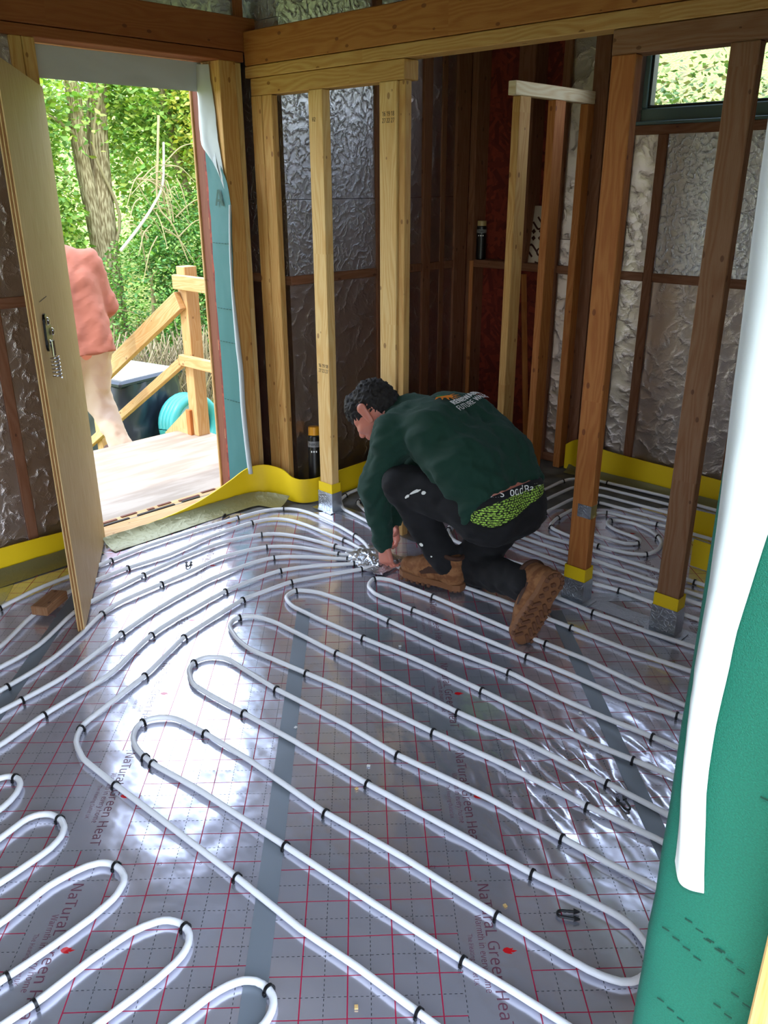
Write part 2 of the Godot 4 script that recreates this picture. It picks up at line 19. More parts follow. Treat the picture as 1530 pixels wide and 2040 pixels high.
	["white heating pipe coiled in an S shape on the floor of the rear room", [-0.600,-3.760,-1.610,-3.761,-1.970,-3.754,-1.975,-3.753,-1.979,-3.752,-1.984,-3.751,-1.988,-3.750,-1.992,-3.748,-1.996,-3.746,-1.999,-3.743,-2.003,-3.741,-2.006,-3.737,-2.009,-3.734,-2.011,-3.730,-2.014,-3.726,-2.016,-3.721,-2.030,-3.695,-2.039,-3.671,-2.040,-3.666,-2.041,-3.662,-2.042,-3.657,-2.042,-3.652,-2.043,-3.627,-2.040,-3.459,-2.038,-3.419,-2.032,-3.384,-2.020,-3.335,-2.019,-3.330,-2.017,-3.325,-2.016,-3.320,-2.014,-3.316,-2.011,-3.311,-2.009,-3.307,-2.006,-3.303,-2.003,-3.299,-2.000,-3.295,-1.997,-3.292,-1.993,-3.289,-1.989,-3.286,-1.985,-3.283,-1.981,-3.281,-1.976,-3.278,-1.972,-3.276,-1.948,-3.269,-1.903,-3.259,-1.877,-3.254,-1.847,-3.251,-1.756,-3.244,-1.726,-3.244,-1.696,-3.246,-1.621,-3.256,-1.573,-3.265,-1.568,-3.266,-1.563,-3.268,-1.559,-3.270,-1.554,-3.272,-1.550,-3.274,-1.545,-3.276,-1.541,-3.279,-1.524,-3.290,-1.520,-3.293,-1.516,-3.296,-1.512,-3.299,-1.509,-3.302,-1.506,-3.305,-1.503,-3.309,-1.500,-3.313,-1.498,-3.317,-1.496,-3.321,-1.494,-3.326,-1.493,-3.330,-1.491,-3.335,-1.490,-3.340,-1.489,-3.345,-1.489,-3.350,-1.485,-3.380,-1.485,-3.400,-1.486,-3.405,-1.487,-3.410,-1.488,-3.415,-1.502,-3.464,-1.509,-3.482,-1.512,-3.487,-1.514,-3.491,-1.517,-3.495,-1.520,-3.499,-1.548,-3.534,-1.575,-3.556,-1.623,-3.585,-1.642,-3.593,-1.666,-3.600,-1.700,-3.608,-1.704,-3.609,-1.709,-3.610,-1.714,-3.610,-1.719,-3.611,-1.743,-3.609,-1.783,-3.597,-1.809,-3.585,-1.812,-3.583,-1.815,-3.580,-1.818,-3.576,-1.820,-3.573,-1.821,-3.569,-1.822,-3.565,-1.823,-3.560,-1.824,-3.556,-1.824,-3.551,-1.823,-3.547,-1.823,-3.542,-1.822,-3.537,-1.821,-3.533,-1.819,-3.528,-1.817,-3.524,-1.815,-3.520,-1.813,-3.516,-1.810,-3.513,-1.806,-3.509,-1.803,-3.506,-1.799,-3.503,-1.795,-3.500,-1.778,-3.490,-1.760,-3.481,-1.755,-3.479,-1.750,-3.477,-1.745,-3.475,-1.720,-3.470,-1.638,-3.458,-1.615,-3.452,-1.610,-3.450,-1.607,-3.448,-1.603,-3.445,-1.600,-3.442,-1.597,-3.439,-1.595,-3.435,-1.592,-3.431,-1.591,-3.427,-1.589,-3.423,-1.589,-3.419,-1.588,-3.415,-1.588,-3.411,-1.589,-3.406,-1.590,-3.402,-1.592,-3.398,-1.594,-3.394,-1.596,-3.390,-1.599,-3.387,-1.602,-3.383,-1.605,-3.379,-1.624,-3.364,-1.628,-3.361,-1.633,-3.359,-1.637,-3.358,-1.641,-3.356,-1.671,-3.352,-1.752,-3.351,-1.777,-3.353,-1.782,-3.354,-1.787,-3.355,-1.791,-3.357,-1.796,-3.359,-1.817,-3.372,-1.850,-3.398,-1.866,-3.411,-1.879,-3.426,-1.882,-3.430,-1.885,-3.434,-1.888,-3.438,-1.897,-3.457,-1.918,-3.504,-1.927,-3.528,-1.928,-3.533,-1.929,-3.537,-1.930,-3.542,-1.931,-3.547,-1.931,-3.552,-1.931,-3.557,-1.931,-3.562,-1.931,-3.567,-1.930,-3.572,-1.930,-3.577,-1.929,-3.582,-1.928,-3.587,-1.927,-3.591,-1.925,-3.596,-1.923,-3.601,-1.914,-3.619,-1.901,-3.635,-1.898,-3.639,-1.894,-3.642,-1.890,-3.645,-1.886,-3.647,-1.882,-3.650,-1.878,-3.651,-1.873,-3.653,-1.869,-3.654,-1.864,-3.655,-1.859,-3.656,-1.854,-3.657,-1.849,-3.658,-1.844,-3.658,-1.665,-3.678,-1.600,-3.686,-1.570,-3.688,-0.600,-3.680]],
]
const CLIPS := [-2.338,-2.304,1.97,0,-2.467,-2.009,1.81,0,-2.487,-1.767,1.47,0,-2.406,-1.431,1.19,0,-2.282,-1.189,1.17,0,-2.165,-0.892,0.88,0,-1.849,-0.832,-0.06,0,-1.329,-0.866,-0.05,0,-0.770,-0.907,-0.07,0,-0.780,-1.065,3.03,0,-1.322,-1.015,3.05,0,-1.855,-0.956,3.08,0,-1.896,-0.956,-3.11,0,-2.053,-1.043,-1.68,0,-1.862,-1.146,-0.11,0,-1.334,-1.167,-0.08,0,-0.797,-1.213,-0.07,0,-0.809,-1.376,3.01,0,-1.334,-1.328,3.06,0,-1.859,-1.293,3.05,0,-2.230,-1.355,-1.89,0,-1.887,-1.451,-0.05,0,-1.358,-1.480,-0.07,0,-0.820,-1.528,-0.05,0,-0.835,-1.677,3.07,0,-1.353,-1.637,3.05,0,-1.888,-1.586,3.00,0,-2.377,-1.668,-1.31,0,-1.907,-1.748,-0.08,0,-1.362,-1.769,-0.06,0,-0.842,-1.798,-0.01,0,-0.838,-1.941,3.03,0,-1.380,-1.921,3.14,0,-1.913,-1.891,3.05,0,-2.389,-1.970,-1.15,0,-1.929,-2.051,0.01,0,-1.380,-2.075,-0.01,0,-0.848,-2.082,-0.06,0,-0.843,-2.240,2.97,0,-1.393,-2.203,3.11,0,-1.923,-2.183,3.11,0,-2.230,-2.272,-1.40,0,-1.939,-2.324,-0.00,0,-1.394,-2.327,-0.04,0,-1.389,-2.494,-3.14,0,-2.624,-2.547,-2.90,1,-3.149,-2.539,2.36,1,-3.223,-2.295,1.66,1,-3.226,-1.591,1.46,1,-3.142,-1.051,1.28,1,-2.623,-2.473,-3.10,2,-3.119,-2.305,1.72,2,-3.100,-1.602,1.57,2,-2.602,-2.396,2.96,3,-2.965,-2.245,2.13,3,-2.987,-1.611,1.38,3,-2.896,-1.253,1.12,3,-2.526,-2.345,2.69,4,-2.830,-2.168,2.11,4,-2.855,-1.618,1.50,4,-2.798,-1.311,1.09,4,-2.562,-0.833,1.32,4,-2.459,-2.334,2.46,5,-2.712,-2.115,2.06,5,-2.602,-1.284,1.19,5,-2.450,-0.832,1.43,5,-2.403,-2.322,2.21,6,-2.586,-2.048,1.86,6,-2.601,-1.764,1.48,6,-2.510,-1.356,1.17,6,-2.317,-0.845,1.30,6,-2.086,-0.650,-0.34,7,-1.837,-0.660,-0.09,7,-1.578,-0.680,-0.20,7,-1.466,-0.360,1.56,7,-1.362,-0.372,-1.60,7,-1.297,-0.695,0.01,7,-1.035,-0.728,0.07,7,-1.390,-2.658,0.01,8,-3.057,-2.897,-1.93,9,-2.937,-2.880,-2.13,10,-2.344,-2.916,0.92,11,-1.410,-2.901,-0.05,11,-2.121,-4.063,3.09,12,-2.320,-3.912,1.68,12,-2.123,-3.428,1.55,14,-2.060,-3.200,0.55,14,-1.215,-3.192,-0.01,14,-1.996,-3.746,2.58,15,-2.037,-3.414,1.44,15,-1.993,-3.289,0.69,15,-1.706,-3.245,-0.09,15,-1.500,-3.313,-1.01,15,-1.552,-3.537,-2.38,15,-1.822,-3.565,1.81,15,-1.590,-3.402,1.88,15,-1.890,-3.645,-0.60,15,-1.630,-3.682,-0.13,15]

const ROLL_ANGLE := 0.790194        # the foil rolls lie at 45 degrees to the walls
const GRID_U := 0.15553
const GRID_V := -1.68548
const WALL_L := -3.49               # inner face of the doorway wall
const WALL_LR := -3.30              # its face in the rear room
const PART := -2.71                 # front face of the partition
const BACK := -4.20                 # inner face of the rear wall
const WALL_R := -0.335              # inner face of the wall with the opening we look through
const CEIL := 2.72

var taken := {}
var M := {}
var rng := RandomNumberGenerator.new()

# ---------------------------------------------------------------- mesh builder
class MB:
	var v := PackedVector3Array()
	var n := PackedVector3Array()
	var uv := PackedVector2Array()
	var c := PackedColorArray()
	var ix := PackedInt32Array()
	var col := Color.WHITE
	func vert(p: Vector3, nn: Vector3, t := Vector2.ZERO) -> int:
		v.push_back(p); n.push_back(nn); uv.push_back(t); c.push_back(col)
		return v.size() - 1
	func tri(a: int, b: int, d: int) -> void:
		var nn := n[a] + n[b] + n[d]
		if (v[b] - v[a]).cross(v[d] - v[a]).dot(nn) > 0.0:
			ix.push_back(a); ix.push_back(d); ix.push_back(b)
		else:
			ix.push_back(a); ix.push_back(b); ix.push_back(d)
	func flat(pts: Array, nn: Vector3, uvs := []) -> void:   # a convex polygon
		var s := v.size()
		for i in pts.size():
			vert(pts[i], nn, uvs[i] if uvs.size() else Vector2.ZERO)
		for i in range(1, pts.size() - 1):
			tri(s, s + i, s + i + 1)
	func box(lo: Vector3, hi: Vector3, bev := 0.0, xf := Transform3D(), off := Vector2.ZERO) -> void:
		# uv: v runs along the longest side, both in metres
		var size := hi - lo
		var la := size.max_axis_index()
		var ce := (lo + hi) * 0.5
		var h := size * 0.5
		for ax in 3:
			for sg in [-1.0, 1.0]:
				var a1 := (ax + 1) % 3
				var a2 := (ax + 2) % 3
				var pts := []
				var uvs := []
				for q in [[-1, -1], [1, -1], [1, 1], [-1, 1]]:
					var p := Vector3.ZERO
					p[ax] = h[ax] * sg
					p[a1] = (h[a1] - bev) * q[0]
					p[a2] = (h[a2] - bev) * q[1]
					pts.append(xf * (ce + p))
					var w := Vector2(p[a1], p[a2]) if a2 == la else Vector2(p[a2], p[a1])
					if ax != la: w.x += h[ax] * sg * 1.7
					uvs.append(w + off)
				var nn := Vector3.ZERO
				nn[ax] = sg
				flat(pts, xf.basis * nn, uvs)
		if bev <= 0.0: return
		for ax in 3:                        # edges along ax
			var a1 := (ax + 1) % 3
			var a2 := (ax + 2) % 3
			for s1 in [-1.0, 1.0]:
				for s2 in [-1.0, 1.0]:
					var pts := []
					var uvs := []
					for e in [-1.0, 1.0]:
						for k in 2:
							var p := Vector3.ZERO
							p[ax] = (h[ax] - bev) * e
							p[a1] = (h[a1] - (bev if (k == 1) == (e < 0) else 0.0)) * s1
							p[a2] = (h[a2] - (0.0 if (k == 1) == (e < 0) else bev)) * s2
							pts.append(xf * (ce + p))
							uvs.append(Vector2(p[a1], p[ax]) + off if ax == la else Vector2(p[a2], p[a1]) + off)
					var nn := Vector3.ZERO
					nn[a1] = s1; nn[a2] = s2
					flat(pts, (xf.basis * nn).normalized(), uvs)
		for sx in [-1.0, 1.0]:
			for sy in [-1.0, 1.0]:
				for sz in [-1.0, 1.0]:
					var s := Vector3(sx, sy, sz)
					flat([xf * (ce + (h - Vector3(0, bev, bev)) * s), xf * (ce + (h - Vector3(bev, 0, bev)) * s), xf * (ce + (h - Vector3(bev, bev, 0)) * s)], (xf.basis * s).normalized(), [off, off, off])
	func tube(pts: PackedVector3Array, radii: Array, sides := 8, caps := true) -> void:
		var m := pts.size()
		var prev := Vector3.UP
		var s := v.size()
		var run := 0.0
		for i in m:
			var t := (pts[mini(i + 1, m - 1)] - pts[maxi(i - 1, 0)]).normalized()
			if i == 0 and absf(t.dot(prev)) > 0.95: prev = Vector3.RIGHT
			var x := (prev - t * prev.dot(t)).normalized()
			prev = x
			var y := t.cross(x)
			var r: float = radii[i] if radii.size() > 1 else radii[0]
			if i: run += pts[i].distance_to(pts[i - 1])
			for k in sides + 1:
				var a := TAU * k / sides
				var d := x * cos(a) + y * sin(a)
				vert(pts[i] + d * r, d, Vector2(float(k) / sides * 0.2, run))
		for i in m - 1:
			for k in sides:
				var a := s + i * (sides + 1) + k
				tri(a, a + 1, a + sides + 2)
				tri(a, a + sides + 2, a + sides + 1)
		if caps:
			for e in 2:
				var at := 0 if e == 0 else m - 1
				var nn := (pts[0] - pts[1]).normalized() if e == 0 else (pts[m - 1] - pts[m - 2]).normalized()
				var ring := []
				for k in sides: ring.append(v[s + at * (sides + 1) + k])
				flat(ring, nn)
	func lathe(prof: Array, sides := 20, xf := Transform3D()) -> void:   # profile of Vector2(radius, y)
		var s := v.size()
		for i in prof.size():
			var a: Vector2 = prof[maxi(i - 1, 0)]
			var b: Vector2 = prof[mini(i + 1, prof.size() - 1)]
			var d := (b - a).normalized()
			for k in sides + 1:
				var t := TAU * k / sides
				vert(xf * Vector3(prof[i].x * cos(t), prof[i].y, prof[i].x * sin(t)), xf.basis * Vector3(d.y * cos(t), -d.x, d.y * sin(t)), Vector2(float(k) / sides, prof[i].y))
		for i in prof.size() - 1:
			for k in sides:
				var a := s + i * (sides + 1) + k
				tri(a, a + 1, a + sides + 2)
				tri(a, a + sides + 2, a + sides + 1)
	func prism(poly: PackedVector2Array, thick: float, xf := Transform3D()) -> void:   # outline in local xy, from z = 0 to z = thick
		var idx := Geometry2D.triangulate_polygon(poly)
		for e in 2:
			var s := v.size()
			for p in poly: vert(xf * Vector3(p.x, p.y, thick * e), xf.basis * Vector3(0, 0, 1 if e else -1), p)
			for i in range(0, idx.size(), 3): tri(s + idx[i], s + idx[i + 1], s + idx[i + 2])
		var cw := 1.0 if Geometry2D.is_polygon_clockwise(poly) else -1.0
		for i in poly.size():
			var a := poly[i]
			var b := poly[(i + 1) % poly.size()]
			var nn := Vector3(-(b - a).y, (b - a).x, 0).normalized() * cw
			flat([xf * Vector3(a.x, a.y, 0), xf * Vector3(b.x, b.y, 0), xf * Vector3(b.x, b.y, thick), xf * Vector3(a.x, a.y, thick)], xf.basis * nn, [a, b, b, a])
	func sheet(rows: Array, thick := 0.0) -> void:          # a grid of points (rows of equal length), smooth; with thickness both faces and the rim
		var nr := rows.size()
		var nc: int = rows[0].size()
		for side in (2 if thick > 0.0 else 1):
			var s := v.size()
			for i in nr:
				for j in nc:
					var du: Vector3 = rows[i][mini(j + 1, nc - 1)] - rows[i][maxi(j - 1, 0)]
					var dv: Vector3 = rows[mini(i + 1, nr - 1)][j] - rows[maxi(i - 1, 0)][j]
					var nn := du.cross(dv).normalized() * (1.0 if side == 0 else -1.0)
					vert(rows[i][j] + nn * thick * 0.5, nn, Vector2(j, i))
			for i in nr - 1:
				for j in nc - 1:
					var a := s + i * nc + j
					tri(a, a + 1, a + nc + 1)
					tri(a, a + nc + 1, a + nc)
		if thick > 0.0:
			var s0 := v.size() - 2 * nr * nc
			var s1 := v.size() - nr * nc
			var rim := []
			for j in nc: rim.append(j)
			for i in range(1, nr): rim.append(i * nc + nc - 1)
			for j in range(nc - 2, -1, -1): rim.append((nr - 1) * nc + j)
			for i in range(nr - 2, 0, -1): rim.append(i * nc)
			var mid := Vector3.ZERO
			for i in rim: mid += v[s0 + i]
			mid /= rim.size()
			for i in rim.size():
				var a: int = rim[i]
				var b: int = rim[(i + 1) % rim.size()]
				var e := v[s0 + b] - v[s0 + a]
				var nn := e.cross(v[s1 + a] - v[s0 + a]).normalized()
				if nn.dot((v[s0 + a] + v[s0 + b]) * 0.5 - mid) < 0.0: nn = -nn
				flat([v[s0 + a], v[s0 + b], v[s1 + b], v[s1 + a]], nn)
	func mesh() -> ArrayMesh:
		var arr := []
		arr.resize(Mesh.ARRAY_MAX)
		arr[Mesh.ARRAY_VERTEX] = v; arr[Mesh.ARRAY_NORMAL] = n; arr[Mesh.ARRAY_TEX_UV] = uv; arr[Mesh.ARRAY_COLOR] = c; arr[Mesh.ARRAY_INDEX] = ix
		var m := ArrayMesh.new()
		m.add_surface_from_arrays(Mesh.PRIMITIVE_TRIANGLES, arr)
		return m

# ---------------------------------------------------------------- things and parts
func numbered(parent: Node, called: String) -> String:
	var key := [parent, called]
	var k: int = taken.get(key, 0)
	taken[key] = k + 1
	return called if k == 0 else "%s_%03d" % [called, k]
func tag(o: Node, label: String, category: String, group := "", kind := "") -> Node:
	if label: o.set_meta("label", label)
	if category: o.set_meta("category", category)
	if group: o.set_meta("group", group)
	if kind: o.set_meta("kind", kind)
	return o
func thing(called: String, label: String, category: String, at := Vector3.ZERO, group := "") -> Node3D:
	var o := Node3D.new()
	o.name = numbered(self, called)
	add_child(o)
	o.position = at
	tag(o, label, category, group)
	return o
func struct(called: String, label: String) -> Node3D:
	var o := Node3D.new()
	o.name = numbered(self, called)
	add_child(o)
	tag(o, label, called.get_slice("_", 0), "", "structure")
	return o
func part(parent: Node3D, called: String, b, m: Material, label := "") -> MeshInstance3D:
	var o := MeshInstance3D.new()
	o.name = numbered(parent, called)
	o.mesh = b.mesh() if b is MB else b
	o.material_override = m
	parent.add_child(o)
	if label: o.set_meta("label", label)
	return o
func solo(called: String, label: String, category: String, b, m: Material, at := Vector3.ZERO, group := "") -> MeshInstance3D:
	var o := part(self, called, b, m)
	o.position = at
	tag(o, label, category, group)
	return o
func timber(parent: Node3D, called: String, lo: Vector3, hi: Vector3, m: Material, bev := 0.003, xf := Transform3D(), label := "") -> MeshInstance3D:
	var b := MB.new()
	b.box(lo, hi, bev, xf, Vector2(rng.randf() * 3.0, rng.randf() * 5.0))
	return part(parent, called, b, m, label)
func bar(parent: Node3D, called: String, a: Vector3, e: Vector3, w: float, h: float, m: Material, up := Vector3.UP, bev := 0.003) -> MeshInstance3D:   # a timber between two points
	var d := e - a
	var z := d.normalized()
	var x := up.cross(z).normalized()
	var b := MB.new()
	b.box(Vector3(-w / 2, -h / 2, 0), Vector3(w / 2, h / 2, d.length()), bev, Transform3D(Basis(x, z.cross(x), z), a), Vector2(rng.randf() * 3.0, rng.randf() * 5.0))
	return part(parent, called, b, m)
func smooth(flat: Array, y: float, steps := 6) -> PackedVector3Array:   # Catmull-Rom through x, z pairs
	var p := []
	for i in range(0, flat.size(), 2): p.append(Vector3(flat[i], y, flat[i + 1]))
	return smooth3(p, steps)
func smooth3(p: Array, steps := 6) -> PackedVector3Array:
	var o := PackedVector3Array()
	for i in p.size() - 1:
		var a: Vector3 = p[maxi(i - 1, 0)]
		var b: Vector3 = p[i]
		var c: Vector3 = p[i + 1]
		var d: Vector3 = p[mini(i + 2, p.size() - 1)]
		for k in steps: o.push_back(b.cubic_interpolate(c, a, d, float(k) / steps))
	o.push_back(p[-1])
	return o

# ---------------------------------------------------------------- materials
func noise(s: int, f: float, type := FastNoiseLite.TYPE_SIMPLEX_SMOOTH, oct := 3, fract := FastNoiseLite.FRACTAL_FBM) -> FastNoiseLite:
	var q := FastNoiseLite.new()
	q.seed = s; q.frequency = f; q.noise_type = type; q.fractal_type = fract; q.fractal_octaves = oct
	return q
func tex(im: Image) -> ImageTexture: return ImageTexture.create_from_image(im)
func mat(c: Color, rough := 0.7, metal := 0.0) -> StandardMaterial3D:
	var m := StandardMaterial3D.new()
	m.albedo_color = c; m.roughness = rough; m.metallic = metal
	m.cull_mode = BaseMaterial3D.CULL_DISABLED
	return m
func wood_image(s: int, streak: Color, knots: int) -> Image:
	var w := 256
	var h := 1024
	var im := Image.create(w, h, false, Image.FORMAT_RGB8)
	var n1 := noise(s, 0.02, FastNoiseLite.TYPE_SIMPLEX_SMOOTH, 2)
	var n2 := noise(s + 7, 0.35, FastNoiseLite.TYPE_SIMPLEX_SMOOTH, 2)
	var r := RandomNumberGenerator.new()
	r.seed = s
	var kn := []
	for i in knots: kn.append(Vector3(r.randf_range(15, w - 15), r.randf_range(30, h - 30), r.randf_range(2.5, 7.5)))
	for y in h:
		for x in w:
			var px := float(x)
			var dark := 0.0
			for k: Vector3 in kn:
				var dx := x - k.x
				var dy := (y - k.y) * 0.75
				var q := dx * dx + dy * dy
				if q < 3600.0:
					var e := sqrt(q) / k.z
					px += dx * 1.2 / (1.0 + e * e * 0.5)
					if e < 1.15: dark = maxf(dark, clampf((1.15 - e) * 4.0, 0.0, 1.0) * (0.55 + 0.25 * sin(e * 22.0)))
			var ring := sin(px * 0.26 + n1.get_noise_2d(px * 0.5, y * 0.09) * 13.0)
			var fine := n2.get_noise_2d(px, y * 0.035)
			var t := clampf(0.28 + 0.26 * ring + 0.34 * fine, 0.0, 1.0)
			var c := Color(1, 1, 1).lerp(streak, t)
			c = c.lerp(Color(0.36, 0.2, 0.1), dark * 0.75)
			im.set_pixel(x, y, c)
	return im
func wood(base: Color, im: Texture2D, rough := 0.72) -> StandardMaterial3D:
	var m := mat(base, rough)
	m.albedo_texture = im
	m.uv1_scale = Vector3(1.0 / 0.26, 1.0 / 1.3, 1)
	return m
func crinkle(size: int, s: int, f: float, warp: float, strength: float) -> Image:
	var q := noise(s, f, FastNoiseLite.TYPE_SIMPLEX_SMOOTH, 3, FastNoiseLite.FRACTAL_RIDGED)
	q.domain_warp_enabled = true
	q.domain_warp_amplitude = warp
	q.domain_warp_frequency = f * 0.7
	q.fractal_gain = 0.42
	var im := q.get_seamless_image(size, size)
	im.convert(Image.FORMAT_L8)
	var soft := noise(s + 50, f * 0.6).get_seamless_image(size, size)
	soft.convert(Image.FORMAT_L8)
	var a := im.get_data()
	var c := soft.get_data()
	var pw := PackedByteArray()
	pw.resize(256)
	for i in 256: pw[i] = int(170.0 * pow(i / 255.0, 3.5))       # thin sharp creases on a nearly flat sheet
	for i in a.size(): a[i] = pw[a[i]] + c[i] / 3
	im = Image.create_from_data(size, size, false, Image.FORMAT_L8, a)
	im.bump_map_to_normal_map(strength)
	return im
func foil(normal: Texture2D, scale: float, c: Color, rough: float, depth := 1.0, metal := 1.0) -> StandardMaterial3D:
	var m := mat(c, rough, metal)
	m.normal_enabled = true
	m.normal_texture = normal
	m.normal_scale = depth
	m.uv1_triplanar = true
	m.uv1_world_triplanar = true
	m.uv1_scale = Vector3.ONE * scale
	return m
func speckle(s: int, f: float, a: Color, b: Color, size := 512, oct := 4) -> Image:
	var q := noise(s, f, FastNoiseLite.TYPE_SIMPLEX_SMOOTH, oct)
	var src := q.get_seamless_image(size, size)
	src.convert(Image.FORMAT_L8)
	var im := Image.create(size, size, false, Image.FORMAT_RGB8)
	for y in size:
		for x in size: im.set_pixel(x, y, a.lerp(b, smoothstep(0.25, 0.75, src.get_pixel(x, y).r)))
	return im
func fill_quad(im: Image, c: Vector2, half: Vector2, ang: float, col: Color) -> void:   # a turned rectangle, wrapped
	var ca := cos(ang)
	var sa := sin(ang)
	var r := int(half.length()) + 1
	var w := im.get_width()
	var h := im.get_height()
	for y in range(int(c.y) - r, int(c.y) + r + 1):
		for x in range(int(c.x) - r, int(c.x) + r + 1):
			var d := Vector2(x, y) - c
			if absf(d.x * ca + d.y * sa) < half.x and absf(-d.x * sa + d.y * ca) < half.y: im.set_pixel(posmod(x, w), posmod(y, h), col)
func text_mesh(s: String, size: float, bold := false, depth := 0.0006, serif := false) -> TextMesh:
	var f := SystemFont.new()
	f.font_names = PackedStringArray(["Droid Serif" if serif else "Droid Sans"])
	if bold: f.font_weight = 700
	var t := TextMesh.new()
	t.text = s
	t.font = f
	t.font_size = 64
	t.pixel_size = size / 64.0
	t.depth = depth
	t.curve_step = 1.0
	return t
func stamp_text(im: Image, s: String, at: Vector2, size: float, ppm: Vector2, along: Vector2, col: Color, len := 0.0) -> void:
	# the letters of a TextMesh filled into a picture: at and size in metres, ppm pixels per metre, «along» the reading direction
	var tm := text_mesh(s, size)
	var arr := tm.get_mesh_arrays()
	var vs: PackedVector3Array = arr[Mesh.ARRAY_VERTEX]
	var ids: PackedInt32Array = arr[Mesh.ARRAY_INDEX]
	var up := Vector2(along.y, -along.x)
	var bb := tm.get_aabb()
	var k := len / bb.size.x if len > 0.0 else 1.0
	var w := im.get_width()
	var h := im.get_height()
	for i in range(0, ids.size(), 3):
		if absf(vs[ids[i]].z - vs[ids[i + 1]].z) > 1e-6 or absf(vs[ids[i]].z - vs[ids[i + 2]].z) > 1e-6 or vs[ids[i]].z < 0.0: continue
		var p := []
		for j in 3:
			var q := vs[ids[i + j]]
			p.append((at + along * (q.x - bb.position.x) * k + up * q.y) * ppm)
		var lo := Vector2(minf(minf(p[0].x, p[1].x), p[2].x), minf(minf(p[0].y, p[1].y), p[2].y))
		var hi := Vector2(maxf(maxf(p[0].x, p[1].x), p[2].x), maxf(maxf(p[0].y, p[1].y), p[2].y))
		for y in range(int(lo.y) - 1, int(hi.y) + 2):
			for x in range(int(lo.x) - 1, int(hi.x) + 2):
				if Geometry2D.point_is_inside_triangle(Vector2(x + 0.5, y + 0.5), p[0], p[1], p[2]): im.set_pixel(posmod(x, w), posmod(y, h), col)
func line(im: Image, x0: float, y0: float, x1: float, y1: float, col: Color, dash := 0) -> void:
	# an axis-aligned printed line in pixels
	var r := Rect2i(int(x0), int(y0), maxi(int(x1 - x0), 1), maxi(int(y1 - y0), 1))
	if dash == 0:
		im.fill_rect(r, col)
		return
	var hor := r.size.x > r.size.y
	var total := r.size.x if hor else r.size.y
	for k in range(0, total, dash * 2):
		im.fill_rect(Rect2i(r.position + (Vector2i(k, 0) if hor else Vector2i(0, k)), Vector2i(mini(dash, total - k), r.size.y) if hor else Vector2i(r.size.x, mini(dash, total - k))), col)
func print_images() -> Array:
	# one roll of foil: u across (1.0 m), v along (0.5 m); red lines every 100 mm, dashes between, the maker's name along the middle
	var W := 2048
	var H := 1024
	var ppm := Vector2(W / 1.0, H / 0.5)
	var plain := Color(0.9, 0.9, 0.93)
	var red := Color(0.7, 0.13, 0.27)
	var black := Color(0.12, 0.12, 0.15)
	var im := Image.create(W, H, false, Image.FORMAT_RGB8)
	im.fill(plain)
	var s := 0.1 * ppm.x
	var u0 := 0.95                               # first column of lines, in units of 100 mm from the edge of the roll
	for i in 9:
		var x := (u0 + i) * s
		if i == 4:
			line(im, x - 3, 0.45 * s, x + 3, 1.4 * s, red)
		else:
			line(im, x - 3, 0, x + 3, H, red)
		if i != 4 or true:
			var xd := x + 0.5 * s
			if i == 4: line(im, xd - 1, 0.45 * s, xd + 2, 1.4 * s, black, 12)
			else: line(im, xd - 1, 0, xd + 2, H, black, 12)
	var la := (u0 + 3.5) * s
	var ra := (u0 + 5.0) * s
	for j in 5:
		var y := (j + 0.92) * s
		if j == 0: line(im, 0, y - 2, W, y + 3, red)
		else:
			line(im, 0, y - 2, la, y + 3, red)
			line(im, ra, y - 2, W, y + 3, red)
		var yd := fposmod(y + 0.5 * s, H)
		if j == 0 or j == 4: line(im, 0, yd - 1, W, yd + 2, black, 12)
		else:
			line(im, 0, yd - 1, la, yd + 2, black, 12)
			line(im, ra, yd - 1, W, yd + 2, black, 12)
	var mid := (u0 + 4.0) * 0.1
	var ink := Color(0.46, 0.28, 0.33)
	var name_x := mid + 0.027
	stamp_text(im, "NaTuraL Green HeaT", Vector2(name_x, 0.152), 0.037, ppm, Vector2(0, 1), ink, 0.375)
	stamp_text(im, "Warmth in every home", Vector2(mid + 0.002, 0.242), 0.021, ppm, Vector2(0, 1), ink, 0.2)
	stamp_text(im, "The Heating Outlet UK", Vector2(mid - 0.023, 0.295), 0.0145, ppm, Vector2(0, 1), ink, 0.13)
	for q in [[2, "03"], [3, "02"], [6, "05"], [7, "06"]]: stamp_text(im, q[1], Vector2((u0 + q[0]) * 0.1 + 0.004, 0.094), 0.013, ppm, Vector2(1, 0), ink)
	var flame := PackedVector2Array()
	for q in [[0.0, 1.0], [-0.35, 0.75], [-0.5, 0.3], [-0.32, -0.1], [-0.38, -0.55], [-0.1, -0.3], [0.02, -1.0], [0.3, -0.45], [0.28, -0.1], [0.52, -0.35], [0.55, 0.2], [0.36, 0.72]]: flame.push_back(Vector2(q[0], q[1]))
	for y in range(-60, 61):
		for x in range(-60, 61):
			# the flame points to +u, like the tops of the letters
			if Geometry2D.is_point_in_polygon(Vector2(y / 34.0, -x / 34.0), flame): im.set_pixel(int((mid + 0.062) * ppm.x) + x, int(0.34 * ppm.y) + y, Color(0.86, 0.1, 0.14))
	var metal := Image.create(W, H, false, Image.FORMAT_L8)
	for y in H:
		for x in W:
			var c := im.get_pixel(x, y)
			metal.set_pixel(x, y, Color.WHITE if c.g > 0.6 else Color(0.12, 0.12, 0.12))
	return [im, metal]
